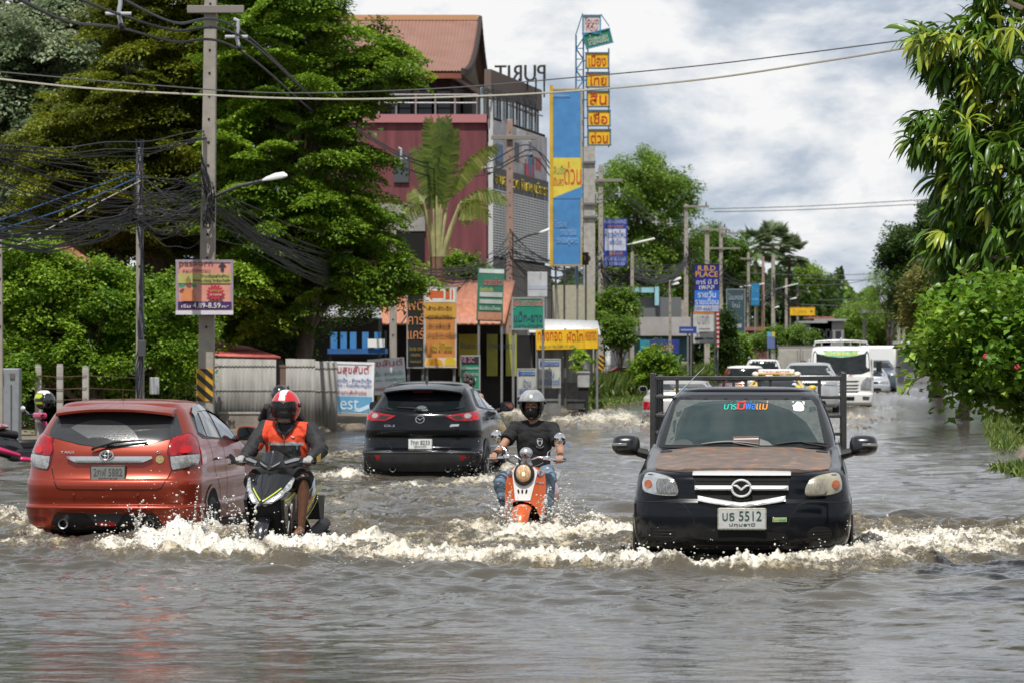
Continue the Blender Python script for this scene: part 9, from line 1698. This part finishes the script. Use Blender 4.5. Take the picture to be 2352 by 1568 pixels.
def build_poles():
 pole('tall concrete pole with a wooden crossarm, street lamp and black-yellow stripes at its foot',472,70,-60,.30,arm=[(24,432,562)],lamp=[((487,455),(605,415),(660,405),'c')],lean=.012,stripes=(846,920))
 t = pole('thin dark pole wrapped in cables left of the tall concrete pole',322,77,340,.17,lean=-.002); mb = MB(); rng = random.Random(3); [mb.tube([(rng.uniform(-.1,.1),-.14,z0 / 4) for z0 in range(3,26,3)],.012,cm((.02,.025,.045)),5) for _ in range(5)]; mb.build('cable_wrap',t); mb = MB(); mb.box((.3,-.15,Z(885,77)),(.19,.1,.34),mat('meter_grey',(.36,.37,.38),.5)); mb.box((.05,-.2,Z(800,77)),(.16,.1,.32),GREYP); mb.build('meter_box',t,bev=.01)
 pole('grey pole standing in the shade tree left of the garage signs',903,104,470,.22); pole('pinkish concrete pole with a crossarm before the maroon building',1172,133,275,.30,arm=[(317,1128,1232)],lamp=[((1182,556),(1240,535),(1285,523),'c')],pink=True,lean=-.002); pole('third concrete pole with a crossarm beside the blue room rental sign',1380,180,378,.28,arm=[(415,1360,1428)],lamp=[((1388,577),(1455,560),(1502,549),'t')],stripes=(815,850))
 pole('concrete pole with a bracket of insulators before the round-topped tree',1576,265,470,.34,arm=[(475,1570,1628)],ins=[(1595,470),(1622,468)]); pole('broad concrete pole behind the R.B.D PLACE sign, with three insulators',1624,285,522,.42,arm=[(528,1605,1672)],ins=[(1609,520),(1645,520),(1664,518)]); pole('concrete pole right of the R.B.D PLACE sign with an angled crossarm',1656,300,520,.36,arm=[(536,1655,1700),(571,1630,1700)],ins=[(1675,530),(1694,535)])
 pole('slim concrete pole before the fan palms',1719,330,580,.3,arm=[(595,1700,1735)],lamp=[((1719,656),(1700,660),(1755,652),'t')]); pole('slim reddish pole right of the slim concrete pole',1753,350,590,.3,pink=True,lamp=[((1750,690),(1778,708),(1790,705),'c')]); pole('twin-stay concrete pole under the tallest fan palm',1776,370,585,.42,lamp=[((1770,670),(1800,660),(1832,652),'t')])
 pole('far concrete pole with hanging cable loops',1806,400,640,.34,lamp=[((1806,690),(1815,688),(1830,685),'c')]); pole('far concrete pole before the bright round tree',1832,420,650,.34,arm=[(668,1822,1850)]); pole('farthest concrete pole beside the yellow overhead sign',1858,450,668,.34,lamp=[((1858,706),(1850,704),(1868,698),'c')])
 pole('slim lamp post with twin white lamps left of the R.B.D PLACE sign',1539,168,645,.14,lamp=[((1540,650),(1548,646),(1565,640),'c'),((1540,655),(1545,655),(1560,652),'c')],name='lamp_post'); pole('dark post carrying the cables beside the grey shop',1452,176,580,.2); pole('dark tree-like post right of the grey shop',1566,200,690,.3)
 pole('grey pole at the right side of the street in front of the canopy',2064,290,650,.26,lamp=[((2064,672),(2045,668),(2030,662),'c')]); pole('second grey pole at the right side of the street',2076,250,690,.2); pole('leaning pole top above the bright low tree',1949,500,685,.3,lean=-.02); pole('pole at the far left edge of the street behind the cabinet',0,68,545,.12)
 blk = mat('cable_black',(.016,.016,.017),.6); grey = mat('cable_grey',(.10,.10,.10),.5); pal = mat('cable_pale',(.45,.42,.34),.5)
 SP = [(272,32,60),(543,85,68),(745,258,92),(919,365,112),(1013,392,120),(1120,385,128),(1217,345,133),(1278,415,150),(1326,449,165),(1370,459,174),(1421,446,184),(1506,511,210),(1539,514,235)]
 for k,(px,py,d) in enumerate(SP):
  t = thing('cable_spacer',['grey spacer hanging on the power lines above the olive tree','grey spacer on the power lines beside the tall pole','grey spacer where the power lines cross the bright green tree'][k] if k < 3 else 'small grey spacer clipped on the power lines beyond the bright green tree','spacer',tuple(P(px,py,d)),0,'spacers on the power lines' if k > 2 else None); g = mat('spacer_grey',(.40,.42,.45),.5); mb = MB(); s = .30; mb.tube([(-.05,0,s * 1.05),(.03,0,s * .95),(.03,0,s * .5),(0,0,0),(.04,0,-s * .5)],.035,g,7); mb.build('bar',t); mb = MB(); mb.tube([(-.2,0,0),(.2,0,0)],.03,g,7); mb.ell((.05,0,-s * .65),.06,BLACKP,8,6); mb.build('clamp',t)
 tops = [(o,[(px + dx,py + dy * 92 / d,d) for px,py,d in SP[1:]] + [(1572,508 + dy * .3,262)]) for o,dx,dy in (('upper',-2,-16),('right-hand',12,0),('lower',2,20))]
 for (o,pts),st in zip(tops,([(250,-20,50),(400,52,62)],[(178,-5,48),(275,33,60),(400,70,64)],[(40,-4,44),(160,50,52),(275,64,60),(400,96,64)])): wire(o + ' black power line running from the upper left past the poles down the street',st + pts,.024,blk)
 wire('pale wire crossing the whole street below the roof, brightest to the right',[(-60,175,62),(200,203,62),(480,219,62),(690,227,62),(900,227,61),(1250,214,60),(1600,184,58),(1900,140,56),(2130,102,54)],.016,pal); wire('thin dark wire crossing the street just above the pale wire',[(-60,160,66),(350,196,66),(650,214,66),(1000,204,66),(1300,180,66),(1600,152,64),(1850,122,62),(2140,84,60)],.011,grey)
 wire('upper of two thin wires level with the fan palm tops',[(1628,480,265),(1850,474,262),(2160,457,258)],.028,grey); wire('lower of two thin wires level with the fan palm tops',[(1640,487,265),(1850,482,262),(2160,467,258)],.028,grey)
 for k,(a,b,s) in enumerate((((1700,626),(2040,628),6),((1830,655),(2050,630),10),((1880,690),(2060,672),5),((1850,640),(2060,640),4),((1840,700),(2070,700),3))): wire('thin distant wire across the end of the street',[(a[0],a[1],330),((a[0] + b[0]) / 2,(a[1] + b[1]) / 2 + s,330),(b[0],b[1],330)],.03,grey,group='thin wires across the end of the street')
 wire('blue cable slanting down to the left from the thin dark pole',[(-60,545,66),(150,480,70),(322,405,77)],.013,cm((.01,.07,.22))); wire('yellowish cable slanting down left below the blue cable',[(20,575,66),(180,490,70),(325,415,77)],.011,pal); wire('second blue cable just above the lower left hedge',[(-60,530,66),(120,462,70),(300,400,77)],.011,cm((.01,.07,.22)))
 B = bundle
 B('loose black cables running from the left edge to the top of the tall pole',[((-80,335,58),(476,318,70))],6,.009,1,.05,(.1,.45)); B('black cables crossing below them from the left edge to the tall pole',[((-80,330,58),(470,420,70))],5,.008,2,.10,(.05,.3)); B('sagging mass of cables from the left edge to the middle of the tall pole',[((-80,385,58),(465,445,70))],13,.008,3,.18,(.25,.75)); B('thick drooping cable bundle above the creeper hedge',[((-80,535,60),(300,500,74)),((300,490,75),(480,470,70))],22,.010,4,.08,(.05,.5)); B('tangled cables between the thin dark pole and the tall pole',[((322,440,77),(478,465,70))],16,.008,5,.28,(.05,.5))
 B('thick cable bundle sweeping down right from the tall pole into the shade tree',[((486,470,70),(905,640,103))],22,.010,6,.09,(.3,.75)); B('loose cables fanning right from the tall pole across the bright green tree',[((486,455,70),(905,600,103))],12,.0075,7,.28,(.1,.9)); B('cable bundle between the shaded grey pole and the pinkish pole',[((905,625,103),(1172,590,132))],20,.014,8,.35,(.2,1.2)); B('cable tangle between the pinkish pole and the third concrete pole',[((1172,580,132),(1380,610,178))],22,.015,9,.45,(.2,1.2)); B('dense cable tangle between the third pole and the far poles',[((1380,615,178),(1452,625,177)),((1452,620,178),(1576,600,262))],26,.02,10,.5,(.1,1.2)); B('looping cables round the far telegraph poles',[((1576,600,262),(1660,640,298)),((1660,640,298),(1776,660,368)),((1776,660,368),(1858,700,445))],20,.026,11,.6,(.3,1.6))
 B('coiled cables tied to the middle of the tall pole',[((462,385,69.6),(492,470,69.6)),((492,470,69.6),(466,500,69.6))],14,.012,12,.14,(-.2,.25))
build_signs(); build_buildings(); build_poles()
